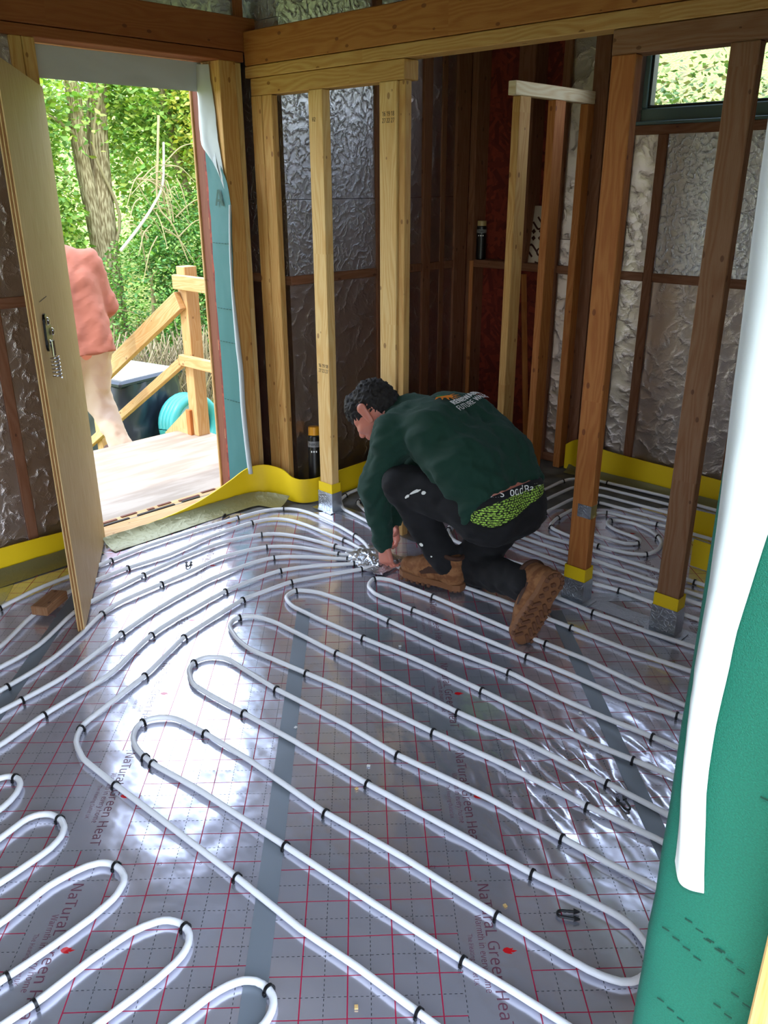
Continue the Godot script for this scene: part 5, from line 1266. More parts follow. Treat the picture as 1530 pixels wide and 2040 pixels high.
func build_outside() -> void:
	M.leaf = mat(Color.WHITE, 0.55)
	M.leaf.vertex_color_use_as_albedo = true
	M.leaf.backlight_enabled = true
	M.leaf.backlight = Color(0.7, 0.75, 0.4)
	M.bark = mat(Color(0.72, 0.66, 0.5), 0.9)
	M.bark.albedo_texture = tex(speckle(81, 0.07, Color(0.62, 0.58, 0.5), Color(1, 1, 1), 256))
	M.bark.uv1_scale = Vector3(9, 0.35, 1)
	M.twig = mat(Color(0.6, 0.54, 0.38), 0.8)
	M.pale = mat(Color(0.7, 0.66, 0.58), 0.8)
	# ground with grass
	var gr := thing("ground", "grassy ground around the house", "ground")
	gr.set_meta("kind", "structure")
	var b := MB.new()
	var nz := noise(101, 0.6)
	var rows := []
	for i in 61:
		var row := []
		for j in 61:
			var x := -24.0 + i * 0.8
			var z := -24.0 + j * 0.8
			row.append(Vector3(x, YG + 0.06 * nz.get_noise_2d(x, z) + maxf(0.0, -x - 8.5) * 0.12 + maxf(0.0, -z - 5.2) * 0.35, z))
		rows.append(row)
	b.sheet(rows)
	var gm := mat(Color(1, 1, 1), 0.95)
	gm.albedo_texture = tex(speckle(111, 0.03, Color(0.42, 0.5, 0.2), Color(0.68, 0.66, 0.36), 512))
	gm.uv1_scale = Vector3(0.6, 0.6, 1)
	part(gr, "soil", b, gm)
	var blade := MB.new()
	blade.flat([Vector3(-0.006, 0, 0), Vector3(0.006, 0, 0), Vector3(0.02, 0.13, 0.03)], Vector3(0, 0.5, 1).normalized())
	blade.flat([Vector3(0, 0, -0.006), Vector3(0, 0, 0.006), Vector3(-0.03, 0.1, -0.02)], Vector3(1, 0.5, 0).normalized())
	var mm := MultiMesh.new()
	mm.transform_format = MultiMesh.TRANSFORM_3D
	mm.use_colors = true
	mm.mesh = blade.mesh()
	mm.instance_count = 9000
	var r := RandomNumberGenerator.new()
	r.seed = 31
	for i in 9000:
		var p := Vector3(r.randf_range(-10.5, -5.0), 0, r.randf_range(-7.5, -2.6))
		p.y = YG + 0.06 * nz.get_noise_2d(p.x, p.z) + maxf(0.0, -p.x - 8.5) * 0.12 + maxf(0.0, -p.z - 5.2) * 0.35
		var dry := r.randf() < clampf((-p.x - 7.2) * 0.6, 0.1, 0.75)
		mm.set_instance_transform(i, Transform3D(Basis(Vector3.UP, r.randf() * TAU).scaled(Vector3.ONE * r.randf_range(0.5, 1.2) * (1.9 if dry else 1.0)), p))
		mm.set_instance_color(i, Color(0.62, 0.5, 0.3) * r.randf_range(0.5, 0.95) if dry else Color(0.3, 0.42, 0.1) * r.randf_range(0.6, 1.1))
	var go := MultiMeshInstance3D.new()
	go.name = "grass"
	go.multimesh = mm
	go.material_override = M.leaf
	add_child(go)
	tag(go, "green and dry grass growing on the ground outside the doorway", "grass", "", "stuff")
	var reed := MB.new()
	reed.tube(smooth3([Vector3.ZERO, Vector3(0.02, 0.25, 0), Vector3(0.1, 0.5, 0.03)], 3), [0.004], 3, false)
	var rm := MultiMesh.new()
	rm.transform_format = MultiMesh.TRANSFORM_3D
	rm.use_colors = true
	rm.mesh = reed.mesh()
	rm.instance_count = 900
	for i in 900:
		var q := Vector3(r.randf_range(-8.3, -7.6), YG, r.randf_range(-5.9, -3.9))
		rm.set_instance_transform(i, Transform3D(Basis.from_euler(Vector3(r.randf_range(-0.5, 0.5), r.randf() * TAU, r.randf_range(-0.5, 0.5))).scaled(Vector3.ONE * r.randf_range(0.6, 1.9)), q))
		rm.set_instance_color(i, Color(0.6, 0.48, 0.28) * r.randf_range(0.4, 0.9))
	var ro := MultiMeshInstance3D.new()
	ro.name = "dry_reeds"
	ro.multimesh = rm
	ro.material_override = M.leaf
	add_child(ro)
	tag(ro, "tangle of dry straw-coloured stems at the foot of the shrubs", "dry grass", "", "stuff")
	# deck
	var dk := thing("deck", "weathered plywood landing outside the doorway", "deck")
	var wm := mat(Color(0.66, 0.6, 0.53), 0.85)
	wm.albedo_texture = tex(speckle(121, 0.012, Color(0.88, 0.86, 0.84), Color(1, 1, 1), 512, 5))
	wm.uv1_scale = Vector3(1.4, 0.25, 1)
	M.deck = wm
	timber(dk, "board", Vector3(-4.95, -0.055, -3.2), Vector3(-3.765, -0.03, -0.9), wm)
	timber(dk, "edge_joist", Vector3(-4.94, -0.2, -3.2), Vector3(-4.895, -0.056, -0.9), M.rail)
	timber(dk, "edge_joist", Vector3(-4.89, -0.2, -3.2), Vector3(-3.77, -0.056, -3.155), M.rail)
	for q in [[-4.85, -3.1], [-4.85, -1.0], [-3.85, -3.1], [-3.85, -1.0]]: timber(dk, "leg", Vector3(q[0] - 0.045, YG - 0.1, q[1] - 0.045), Vector3(q[0] + 0.045, -0.056, q[1] + 0.045), M.rail)
	for i in 3: timber(dk, "tread", Vector3(-5.25 - i * 0.28, -0.245 - i * 0.18, -3.1), Vector3(-4.97 - i * 0.28, -0.21 - i * 0.18, -2.0), wm)
	for z in [-3.12, -2.0]: bar(dk, "stringer", Vector3(-4.93, -0.2, z), Vector3(-5.95, -0.86, z), 0.04, 0.2, M.rail)
	# railing
	var rl := thing("railing", "pale timber stair railing at the edge of the landing", "railing")
	timber(rl, "newel_post", Vector3(-4.81, -0.03, -3.18), Vector3(-4.715, 1.1, -3.085), M.rail)
	timber(rl, "top_rail", Vector3(-4.8, 0.96, -3.084), Vector3(-3.77, 1.05, -3.04), M.rail)
	timber(rl, "middle_rail", Vector3(-4.81, 0.46, -3.084), Vector3(-3.77, 0.53, -3.04), M.rail)
	bar(rl, "sloping_rail", Vector3(-4.76, 0.89, -3.06), Vector3(-6.2, 0.06, -3.06), 0.045, 0.12, M.rail)
	bar(rl, "lower_sloping_rail", Vector3(-4.8, 0.48, -3.06), Vector3(-6.35, -0.44, -3.06), 0.045, 0.06, M.rail)
	timber(rl, "newel_post", Vector3(-6.22, YG - 0.1, -3.15), Vector3(-6.13, 0.1, -3.086), M.rail)
	b = MB.new()
	b.prism(PackedVector2Array([Vector2(-4.81, -0.03), Vector2(-4.81, 0.15), Vector2(-5.12, -0.08), Vector2(-5.0, -0.08)]), 0.02, Transform3D(Basis(), Vector3(0, 0, -3.085)))
	part(rl, "gusset", b, M.ply, "plywood gusset")
	timber(rl, "cleat", Vector3(-4.815, -0.03, -3.084), Vector3(-4.77, 0.15, -3.06), M.orange)
	# black box under a dark sheet with a white lid, turquoise hose reel
	var tub := thing("covered_tub", "black tarpaulin covered tub with a pale flat top beside the stairs", "tub", Vector3(-6.85, YG, -3.68))
	tub.rotation.y = 0.2
	b = MB.new()
	var tr := []
	var tn := noise(131, 4.0)
	for i in 13:
		var row := []
		var y := 0.78 * (1.0 - i / 12.0)
		for j in 49:
			var a := TAU * j / 48.0
			var d := Vector2(cos(a), sin(a))
			var m := pow(pow(absf(d.x), 6.0) + pow(absf(d.y), 6.0), -1.0 / 6.0)
			var g := 1.0 - 0.12 * (1.0 - i / 12.0) + 0.05 * tn.get_noise_2d(a * 1.6 if j < 48 else 0.0, i * 0.25)
			row.append(Vector3(d.x * m * 0.52 * g, y, d.y * m * 0.42 * g))
		tr.append(row)
	b.sheet(tr)
	var sheetm := mat(Color(0.1, 0.13, 0.17), 0.3)
	part(tub, "tarpaulin", b, sheetm)
	b = MB.new()
	b.box(Vector3(-0.46, 0.76, -0.37), Vector3(0.46, 0.82, 0.37), 0.02)
	part(tub, "lid_fold", b, sheetm)
	b = MB.new()
	b.box(Vector3(-0.3, 0.81, -0.3), Vector3(0.42, 0.835, 0.3), 0.006)
	part(tub, "pale_sheet", b, M.white)
	var hr := thing("hose_reel", "turquoise coil of pipe standing beside the black tub", "coil", Vector3(-6.2, YG + 0.38, -3.97))
	hr.rotation = Vector3(0, 0.1, 0.1)
	for k in 4:
		b = MB.new()
		var ring := PackedVector3Array()
		for i in 33: ring.push_back(Vector3(0.03 * (k - 1.5) * 1.6, 0.23 * sin(TAU * i / 32.0), 0.23 * cos(TAU * i / 32.0)))
		b.tube(ring, [0.045], 8, false)
		part(hr, "turn", b, mat(Color(0.22, 0.58, 0.57), 0.4))
	b = MB.new()
	b.lathe([Vector2(0, -0.05), Vector2(0.2, -0.05), Vector2(0.2, 0.05), Vector2(0, 0.05)], 24, Transform3D(Basis(Vector3(0, 0, 1), PI / 2), Vector3.ZERO))
	part(hr, "inner_disc", b, mat(Color(0.55, 0.74, 0.74), 0.5))
	# trees and shrubs beyond the stairs
	var big := leaf_mesh(0.085, 0.055)
	var small := leaf_mesh(0.055, 0.03)
	var bright := [Color(0.42, 0.55, 0.1), Color(0.32, 0.5, 0.08), Color(0.5, 0.58, 0.12)]
	var midg := [Color(0.16, 0.33, 0.05), Color(0.22, 0.42, 0.07), Color(0.3, 0.46, 0.1)]
	var deep := [Color(0.06, 0.2, 0.04), Color(0.1, 0.27, 0.06), Color(0.16, 0.33, 0.08)]
	var yell := [Color(0.6, 0.55, 0.08), Color(0.5, 0.52, 0.08), Color(0.66, 0.6, 0.12)]
	var t := thing("tree", "twin-trunked tree wrapped in creeper in the middle of the doorway view", "tree", Vector3(-10.0, YG + 0.2, -5.45))
	limb(t, "trunk", [Vector3(0, -0.3, 0), Vector3(0.02, 1.2, 0.02), Vector3(-0.05, 2.4, -0.05), Vector3(-0.05, 3.1, -0.12), Vector3(0, 3.5, -0.2)], 0.17, 0.1, M.bark)
	limb(t, "trunk", [Vector3(0.02, 0.2, 0.05), Vector3(0.0, 1.6, 0.12), Vector3(0.0, 2.6, 0.2), Vector3(0.05, 3.1, 0.22), Vector3(0.1, 3.5, 0.3)], 0.11, 0.08, M.bark)
	limb(t, "creeper", [Vector3(0.17, 0.2, -0.1), Vector3(0.15, 1.0, 0.13), Vector3(0.12, 1.8, -0.15), Vector3(0.14, 2.6, 0.1), Vector3(0.1, 3.4, -0.2)], 0.025, 0.015, M.twig)
	limb(t, "branch", [Vector3(0, 2.6, 0.1), Vector3(0.1, 2.9, 0.6), Vector3(0.2, 2.8, 1.2)], 0.03, 0.012, M.twig)
	foliage(t, [[Vector3(-0.4, 3.5, 0.5), Vector3(1.0, 0.7, 1.2)], [Vector3(-0.2, 1.7, 0.75), Vector3(0.7, 1.0, 0.5)], [Vector3(-0.3, 2.9, 1.0), Vector3(0.8, 0.8, 0.7)]], 9000, big, midg + bright, 201)
	t = thing("tree", "leaning slender tree with a dead pale branch right of the twin trunks", "tree", Vector3(-9.6, YG + 0.2, -6.4))
	limb(t, "trunk", [Vector3(0, -0.2, -0.35), Vector3(0, 1.4, -0.25), Vector3(0, 2.2, 0.02), Vector3(0, 3.0, 0.18), Vector3(0, 3.4, 0.24)], 0.08, 0.05, M.bark)
	var tp := t.position
	limb(t, "dead_branch", [Vector3(-8.15, 2.0, -5.22) - tp, Vector3(-8.1, 1.6, -5.13) - tp, Vector3(-8.1, 1.383, -4.99) - tp, Vector3(-8.1, 1.166, -4.785) - tp, Vector3(-8.1, 0.954, -4.554) - tp], 0.012, 0.017, M.pale)
	limb(t, "dead_branch", [Vector3(-8.15, 2.25, -5.19) - tp, Vector3(-8.1, 1.85, -5.1) - tp, Vector3(-8.1, 1.4, -5.05) - tp, Vector3(-8.05, 1.178, -5.18) - tp, Vector3(-8.05, 0.8, -5.33) - tp], 0.014, 0.006, M.twig)
	var rt := RandomNumberGenerator.new()
	rt.seed = 17
	for i in 34:
		var a := Vector3(-8.15, rt.randf_range(1.0, 1.9), rt.randf_range(-5.35, -4.85)) - tp
		var e := a + Vector3(rt.randf_range(-0.1, 0.2), rt.randf_range(-0.45, 0.25), rt.randf_range(-0.45, 0.45))
		limb(t, "twig", [a, a.lerp(e, 0.5) + Vector3(0, 0.07, 0), e], 0.008, 0.003, M.twig)
	foliage(t, [[Vector3(-0.3, 2.6, 0.2), Vector3(0.6, 1.3, 0.55)], [Vector3(-0.2, 3.3, 0.0), Vector3(0.8, 0.7, 0.8)]], 6500, big, midg + bright, 202)
	t = thing("tree", "tree with yellow-green leaves at the upper right of the doorway view", "tree", Vector3(-9.3, YG + 0.2, -7.0))
	limb(t, "trunk", [Vector3(-0.2, -0.2, -0.3), Vector3(-0.2, 2.0, -0.2), Vector3(-0.1, 3.4, 0.0)], 0.07, 0.04, M.bark)
	foliage(t, [[Vector3(0.1, 3.0, 0.2), Vector3(0.7, 0.9, 0.75)], [Vector3(0.2, 1.7, 0.1), Vector3(0.6, 0.8, 0.6)], [Vector3(0.3, 0.9, 0.4), Vector3(0.4, 0.4, 0.4)], [Vector3(0.0, 3.5, 0.1), Vector3(0.8, 0.5, 0.9)]], 9000, big, yell + bright, 203)
	var shr := [
		["dark green shrub behind the salmon shirt and the sloping rail", Vector3(-9.2, YG, -5.55), [[Vector3(0, 0.95, 0), Vector3(0.6, 0.95, 0.75)], [Vector3(0, 1.7, -0.4), Vector3(0.5, 0.7, 0.6)]], 9000, small, deep + midg, 301],
		["deep green shrub left of the newel post", Vector3(-8.9, YG, -6.15), [[Vector3(0, 0.8, 0), Vector3(0.6, 0.85, 0.7)], [Vector3(-0.2, 1.5, 0.1), Vector3(0.5, 0.6, 0.5)]], 9000, small, deep + midg, 302],
		["light green shrub right of the newel post", Vector3(-8.3, YG, -6.6), [[Vector3(0, 0.9, 0), Vector3(0.5, 0.9, 0.7)], [Vector3(-0.3, 1.9, 0), Vector3(0.6, 0.8, 0.6)]], 6000, small, midg + bright, 303],
		["tall leafy bush at the left edge of the doorway view", Vector3(-10.3, YG, -4.3), [[Vector3(0, 1.6, 0), Vector3(0.8, 1.6, 0.9)], [Vector3(0, 3.1, 0.2), Vector3(0.8, 0.8, 0.9)]], 9000, big, midg + bright, 304],
		["hedge of mixed foliage far behind the trees", Vector3(-12.5, YG, -7.2), [[Vector3(0, 1.6, 0), Vector3(0.7, 1.8, 2.2)], [Vector3(0, 3.2, -0.6), Vector3(0.7, 0.8, 2.0)], [Vector3(0, 1.2, 2.2), Vector3(0.7, 1.5, 1.5)]], 12000, big, midg, 305],
		["leafy bank outside the high window", Vector3(-3.0, YG + 0.4, -6.6), [[Vector3(0, 1.4, 0), Vector3(1.6, 1.4, 0.6)], [Vector3(0.6, 2.4, -0.3), Vector3(1.6, 0.8, 0.6)], [Vector3(-1.4, 2.3, -0.4), Vector3(1.2, 0.9, 0.6)], [Vector3(1.9, 1.9, 0), Vector3(1.2, 1.2, 0.6)]], 14000, small, [Color(0.06, 0.13, 0.025), Color(0.1, 0.19, 0.03), Color(0.17, 0.22, 0.05), Color(0.2, 0.19, 0.07)], 306, 2.54]]
	for q in shr:
		var s := thing("shrub", q[0], "shrub", q[1])
		limb(s, "stem", [Vector3(0, -0.1, 0), Vector3(0.05, 0.7, 0.05), Vector3(0, 1.5, 0)], 0.04, 0.015, M.bark)
		var sr := RandomNumberGenerator.new()
		sr.seed = q[6]
		for i in (40 if q[6] == 306 else 14):
			var ce = q[2][sr.randi() % q[2].size()]
			var d := Vector3(sr.randfn(), sr.randfn(), sr.randfn()).normalized()
			var a: Vector3 = ce[0] + d * ce[1] * 0.3
			var e: Vector3 = ce[0] + (d + Vector3(0, 0.2, 0)) * ce[1] * 1.12
			limb(s, "twig", [a, a.lerp(e, 0.6) + Vector3(0, 0.06, 0.05), e], 0.009, 0.004, M.twig)
		foliage(s, q[2], q[3], q[4], q[5], q[6], q[7] if q.size() > 7 else 3.0)

# ---------------------------------------------------------------- bodies: distance fields meshed as surface nets
func sdf_new(lo: Vector3, hi: Vector3, cell: float) -> Dictionary:
	var n := ((hi - lo) / cell).ceil()
	var d := PackedFloat32Array()
	d.resize(int(n.x) * int(n.y) * int(n.z))
	d.fill(0.3)
	return {"o": lo, "c": cell, "nx": int(n.x), "ny": int(n.y), "nz": int(n.z), "d": d}
func sdf_cap(F: Dictionary, a: Vector3, b: Vector3, ra: float, rb: float, k := 0.03, ax := Vector3.ZERO, sc := 1.0, sub := false) -> void:
	var c: float = F.c
	var o: Vector3 = F.o
	var R := maxf(ra, rb) + k + 3.0 * c
	var lo := (a.min(b) - Vector3.ONE * R - o) / c
	var hi := (a.max(b) + Vector3.ONE * R - o) / c
	var nx: int = F.nx
	var ny: int = F.ny
	var nz: int = F.nz
	var d: PackedFloat32Array = F.d
	F.d = PackedFloat32Array()
	var ba := b - a
	var bb := maxf(ba.length_squared(), 1e-9)
	for z in range(maxi(int(lo.z), 0), mini(int(hi.z) + 1, nz)):
		for y in range(maxi(int(lo.y), 0), mini(int(hi.y) + 1, ny)):
			var row := (z * ny + y) * nx
			for x in range(maxi(int(lo.x), 0), mini(int(hi.x) + 1, nx)):
				var pa := o + Vector3(x, y, z) * c - a
				var t := clampf(pa.dot(ba) / bb, 0.0, 1.0)
				var q := pa - ba * t
				if sc != 1.0: q += ax * (q.dot(ax) * (sc - 1.0))
				var e := q.length() - (ra + (rb - ra) * t)
				var v := d[row + x]
				if sub:
					d[row + x] = maxf(v, -e)
				else:
					var h := maxf(k - absf(v - e), 0.0) / k
					d[row + x] = minf(v, e) - h * h * k * 0.25
	F.d = d
func sdf_cut(F: Dictionary, p: Vector3, n: Vector3) -> void:    # keeps what lies behind the plane
	var d: PackedFloat32Array = F.d
	F.d = PackedFloat32Array()
	var i := 0
	var nn := n.normalized()
	for z in F.nz:
		for y in F.ny:
			for x in F.nx:
				var e: float = (F.o + Vector3(x, y, z) * F.c - p).dot(nn)
				if e > d[i]: d[i] = e
				i += 1
	F.d = d
func sdf_at(F: Dictionary, p: Vector3) -> float:
	var q: Vector3 = (p - F.o) / F.c
	var x := int(q.x)
	var y := int(q.y)
	var z := int(q.z)
	if x < 0 or y < 0 or z < 0 or x >= F.nx - 1 or y >= F.ny - 1 or z >= F.nz - 1: return 0.3
	var f := q - Vector3(x, y, z)
	var d: PackedFloat32Array = F.d
	var i: int = (z * F.ny + y) * F.nx + x
	var j: int = i + F.nx * F.ny
	var w: int = F.nx
	return lerpf(lerpf(lerpf(d[i], d[i + 1], f.x), lerpf(d[i + w], d[i + w + 1], f.x), f.y), lerpf(lerpf(d[j], d[j + 1], f.x), lerpf(d[j + w], d[j + w + 1], f.x), f.y), f.z)
func sdf_mesh(F: Dictionary, b: MB, bump = null) -> void:
	var nx: int = F.nx
	var ny: int = F.ny
	var nz: int = F.nz
	var d: PackedFloat32Array = F.d
	var o: Vector3 = F.o
	var c: float = F.c
	var id := PackedInt32Array()
	id.resize(nx * ny * nz)
	id.fill(-1)
	var start := b.v.size()
	var sl := nx * ny
	var off := [0, 1, nx, nx + 1, sl, sl + 1, sl + nx, sl + nx + 1]
	var edges := [[0, 1], [2, 3], [4, 5], [6, 7], [0, 2], [1, 3], [4, 6], [5, 7], [0, 4], [1, 5], [2, 6], [3, 7]]
	for z in nz - 1:
		for y in ny - 1:
			var i := (z * ny + y) * nx
			for x in nx - 1:
				var s0 := d[i] < 0.0
				if s0 != (d[i + 1] < 0.0) or s0 != (d[i + nx] < 0.0) or s0 != (d[i + nx + 1] < 0.0) or s0 != (d[i + sl] < 0.0) or s0 != (d[i + sl + 1] < 0.0) or s0 != (d[i + sl + nx] < 0.0) or s0 != (d[i + sl + nx + 1] < 0.0):
					var p := Vector3.ZERO
					var k := 0
					for e in edges:
						var va := d[i + off[e[0]]]
						var vb := d[i + off[e[1]]]
						if (va < 0.0) != (vb < 0.0):
							var t := va / (va - vb)
							var pa := Vector3(e[0] & 1, (e[0] >> 1) & 1, e[0] >> 2)
							var pb := Vector3(e[1] & 1, (e[1] >> 1) & 1, e[1] >> 2)
							p += pa.lerp(pb, t)
							k += 1
					p = o + (Vector3(x, y, z) + p / k) * c
					id[i] = b.vert(p, Vector3.ZERO)
				i += 1
	var strides := [1, nx, sl]
	for z in range(1, nz - 1):
		for y in range(1, ny - 1):
			var i := (z * ny + y) * nx + 1
			for x in range(1, nx - 1):
				if id[i] >= 0:
					var s0 := d[i] < 0.0
					for ax in 3:
						var st: int = strides[ax]
						var s1 := d[i + st] < 0.0
						if s0 != s1:
							var u: int = strides[(ax + 1) % 3]
							var w: int = strides[(ax + 2) % 3]
							var q0 := id[i]
							var q1 := id[i - u]
							var q2 := id[i - u - w]
							var q3 := id[i - w]
							if q0 >= 0 and q1 >= 0 and q2 >= 0 and q3 >= 0:
								if s0: b.ix.append_array([q0, q2, q1, q0, q3, q2])
								else: b.ix.append_array([q0, q1, q2, q0, q2, q3])
				i += 1
	for pas in 2:
		for i in range(start, b.v.size()): b.n[i] = Vector3.ZERO
		for t in range(0, b.ix.size(), 3):
			var a := b.ix[t]
			if a < start: continue
			var m := b.ix[t + 1]
			var e := b.ix[t + 2]
			var fn := (b.v[e] - b.v[a]).cross(b.v[m] - b.v[a])
			b.n[a] += fn; b.n[m] += fn; b.n[e] += fn
		for i in range(start, b.v.size()): b.n[i] = b.n[i].normalized()
		if pas == 0 and bump != null:
			for i in range(start, b.v.size()): b.v[i] += b.n[i] * bump.call(b.v[i])
		elif pas == 0: break
func drape(m: Mesh, fr: Transform3D, F: Dictionary, gap := 0.0015) -> MB:   # lays a flat mesh onto the zero surface of a field, along -z of the frame
	var arr := m.surface_get_arrays(0)
	var vs: PackedVector3Array = arr[Mesh.ARRAY_VERTEX]
	var ids: PackedInt32Array = arr[Mesh.ARRAY_INDEX]
	var b := MB.new()
	for p in vs:
		var q := fr * Vector3(p.x, p.y, 0.12)
		for k in 60:
			var e := sdf_at(F, q) - gap
			if e < 0.0004: break
			q -= fr.basis.z * clampf(e * 0.8, 0.0004, 0.02)
		b.vert(q + fr.basis.z * p.z, fr.basis.z)
	b.ix = ids
	return b
func finger(F: Dictionary, a: Vector3, dir: Vector3, curl_to: Vector3, len: float, r: float, bend: float) -> void:
	var p := a
	var d := dir.normalized()
	var ax := d.cross(curl_to).normalized()
	for i in 3:
		var l: float = len * [0.44, 0.32, 0.26][i]
		d = d.rotated(ax, bend * (0.7 if i == 0 else 1.0))
		var e := p + d * l
		sdf_cap(F, p, e, r * (1.0 - 0.1 * i), r * (0.9 - 0.1 * i), 0.006)
		p = e
func hand(b: MB, wrist: Vector3, fwd: Vector3, palm: Vector3, thumb: Vector3, bend: float) -> void:
	# fwd from the wrist to the knuckles, palm the way the palm faces, thumb the side of the thumb
	var f := fwd.normalized()
	var pn := (palm - f * palm.dot(f)).normalized()
	var sd := (thumb - f * thumb.dot(f) - pn * thumb.dot(pn)).normalized()
	var F := sdf_new(wrist - Vector3.ONE * 0.21, wrist + Vector3.ONE * 0.21, 0.0038)
	sdf_cap(F, wrist - f * 0.05, wrist, 0.027, 0.026, 0.01, pn, 1.25)
	for i in 4: sdf_cap(F, wrist + sd * (0.012 - i * 0.008), wrist + f * 0.085 + sd * (0.03 - i * 0.02), 0.018, 0.014, 0.012)
	var lens := [0.078, 0.086, 0.08, 0.063]
	for i in 4: finger(F, wrist + f * 0.085 + sd * (0.03 - i * 0.02), f + sd * (0.1 - i * 0.07), pn, lens[i], 0.0092 - 0.0006 * i, bend + i * 0.05)
	finger(F, wrist + f * 0.03 + sd * 0.026 + pn * 0.006, f * 0.7 + sd * 0.75 + pn * 0.25, pn + f * 0.4, 0.085, 0.0105, bend * 0.5)
	sdf_mesh(F, b)
func head(b: MB, c: Vector3, f: Vector3, u: Vector3, neck: Vector3) -> Array:
	var fw := f.normalized()
	var up := (u - fw * u.dot(fw)).normalized()
	var l := up.cross(fw)                      # towards the person's left
	var F := sdf_new(c - Vector3.ONE * 0.2, c + Vector3.ONE * 0.2, 0.0045)
	sdf_cap(F, c + up * 0.03 - fw * 0.025, c + up * 0.03 + fw * 0.02, 0.088, 0.082, 0.03, l, 1.14)
	sdf_cap(F, c - up * 0.03 + fw * 0.045, c - up * 0.075 + fw * 0.06, 0.058, 0.036, 0.04, l, 1.05)
	sdf_cap(F, c - up * 0.08 + fw * 0.07, c - up * 0.085 + fw * 0.075, 0.02, 0.02, 0.02)
	sdf_cap(F, c + up * 0.022 + fw * 0.098, c - up * 0.018 + fw * 0.118, 0.009, 0.014, 0.012)
	for s in [-1.0, 1.0]:
		sdf_cap(F, c + up * 0.025 + fw * 0.088 + l * s * 0.012, c + up * 0.02 + fw * 0.075 + l * s * 0.05, 0.012, 0.01, 0.012)
		sdf_cap(F, c - up * 0.015 + fw * 0.082 + l * s * 0.04, c - up * 0.02 + fw * 0.07 + l * s * 0.05, 0.016, 0.014, 0.02)
		sdf_cap(F, c + up * 0.004 + fw * 0.094 + l * s * 0.031, c + up * 0.004 + fw * 0.096 + l * s * 0.031, 0.011, 0.011, 0.008, Vector3.ZERO, 1.0, true)
		sdf_cap(F, c + up * 0.03 - fw * 0.006 + l * s * 0.088, c - up * 0.03 - fw * 0.0 + l * s * 0.08, 0.023, 0.014, 0.006, l, 2.2)
		sdf_cap(F, c + up * 0.02 - fw * 0.002 + l * s * 0.106, c - up * 0.008 - fw * 0.0 + l * s * 0.102, 0.011, 0.007, 0.004, Vector3.ZERO, 1.0, true)
	sdf_cap(F, c - up * 0.047 + fw * 0.096 - l * 0.022, c - up * 0.047 + fw * 0.096 + l * 0.022, 0.006, 0.006, 0.006)
	sdf_cap(F, c - up * 0.058 + fw * 0.094 - l * 0.018, c - up * 0.058 + fw * 0.094 + l * 0.018, 0.007, 0.007, 0.006)
	sdf_cap(F, c - up * 0.04 - fw * 0.02, neck, 0.06, 0.062, 0.03)
	sdf_mesh(F, b)
	return [fw, up, l]
func eyes(parent: Node3D, c: Vector3, ax: Array) -> void:
	for s in [-1.0, 1.0]:
		var e := MB.new()
		var at: Vector3 = c + ax[1] * 0.004 + ax[0] * 0.083 + ax[2] * s * 0.031
		e.lathe([Vector2(0, 0.0115), Vector2(0.006, 0.0098), Vector2(0.0098, 0.006), Vector2(0.0115, 0), Vector2(0.0098, -0.006), Vector2(0.006, -0.0098), Vector2(0, -0.0115)], 12, Transform3D(Basis(), at))
		part(parent, "eye", e, M.eye)
		var p := MB.new()
		p.lathe([Vector2(0, 0.0045), Vector2(0.0045, 0.0), Vector2(0, -0.0045)], 10, Transform3D(Basis(), at + ax[0] * 0.0092))
		part(parent, "iris", p, M.hair)
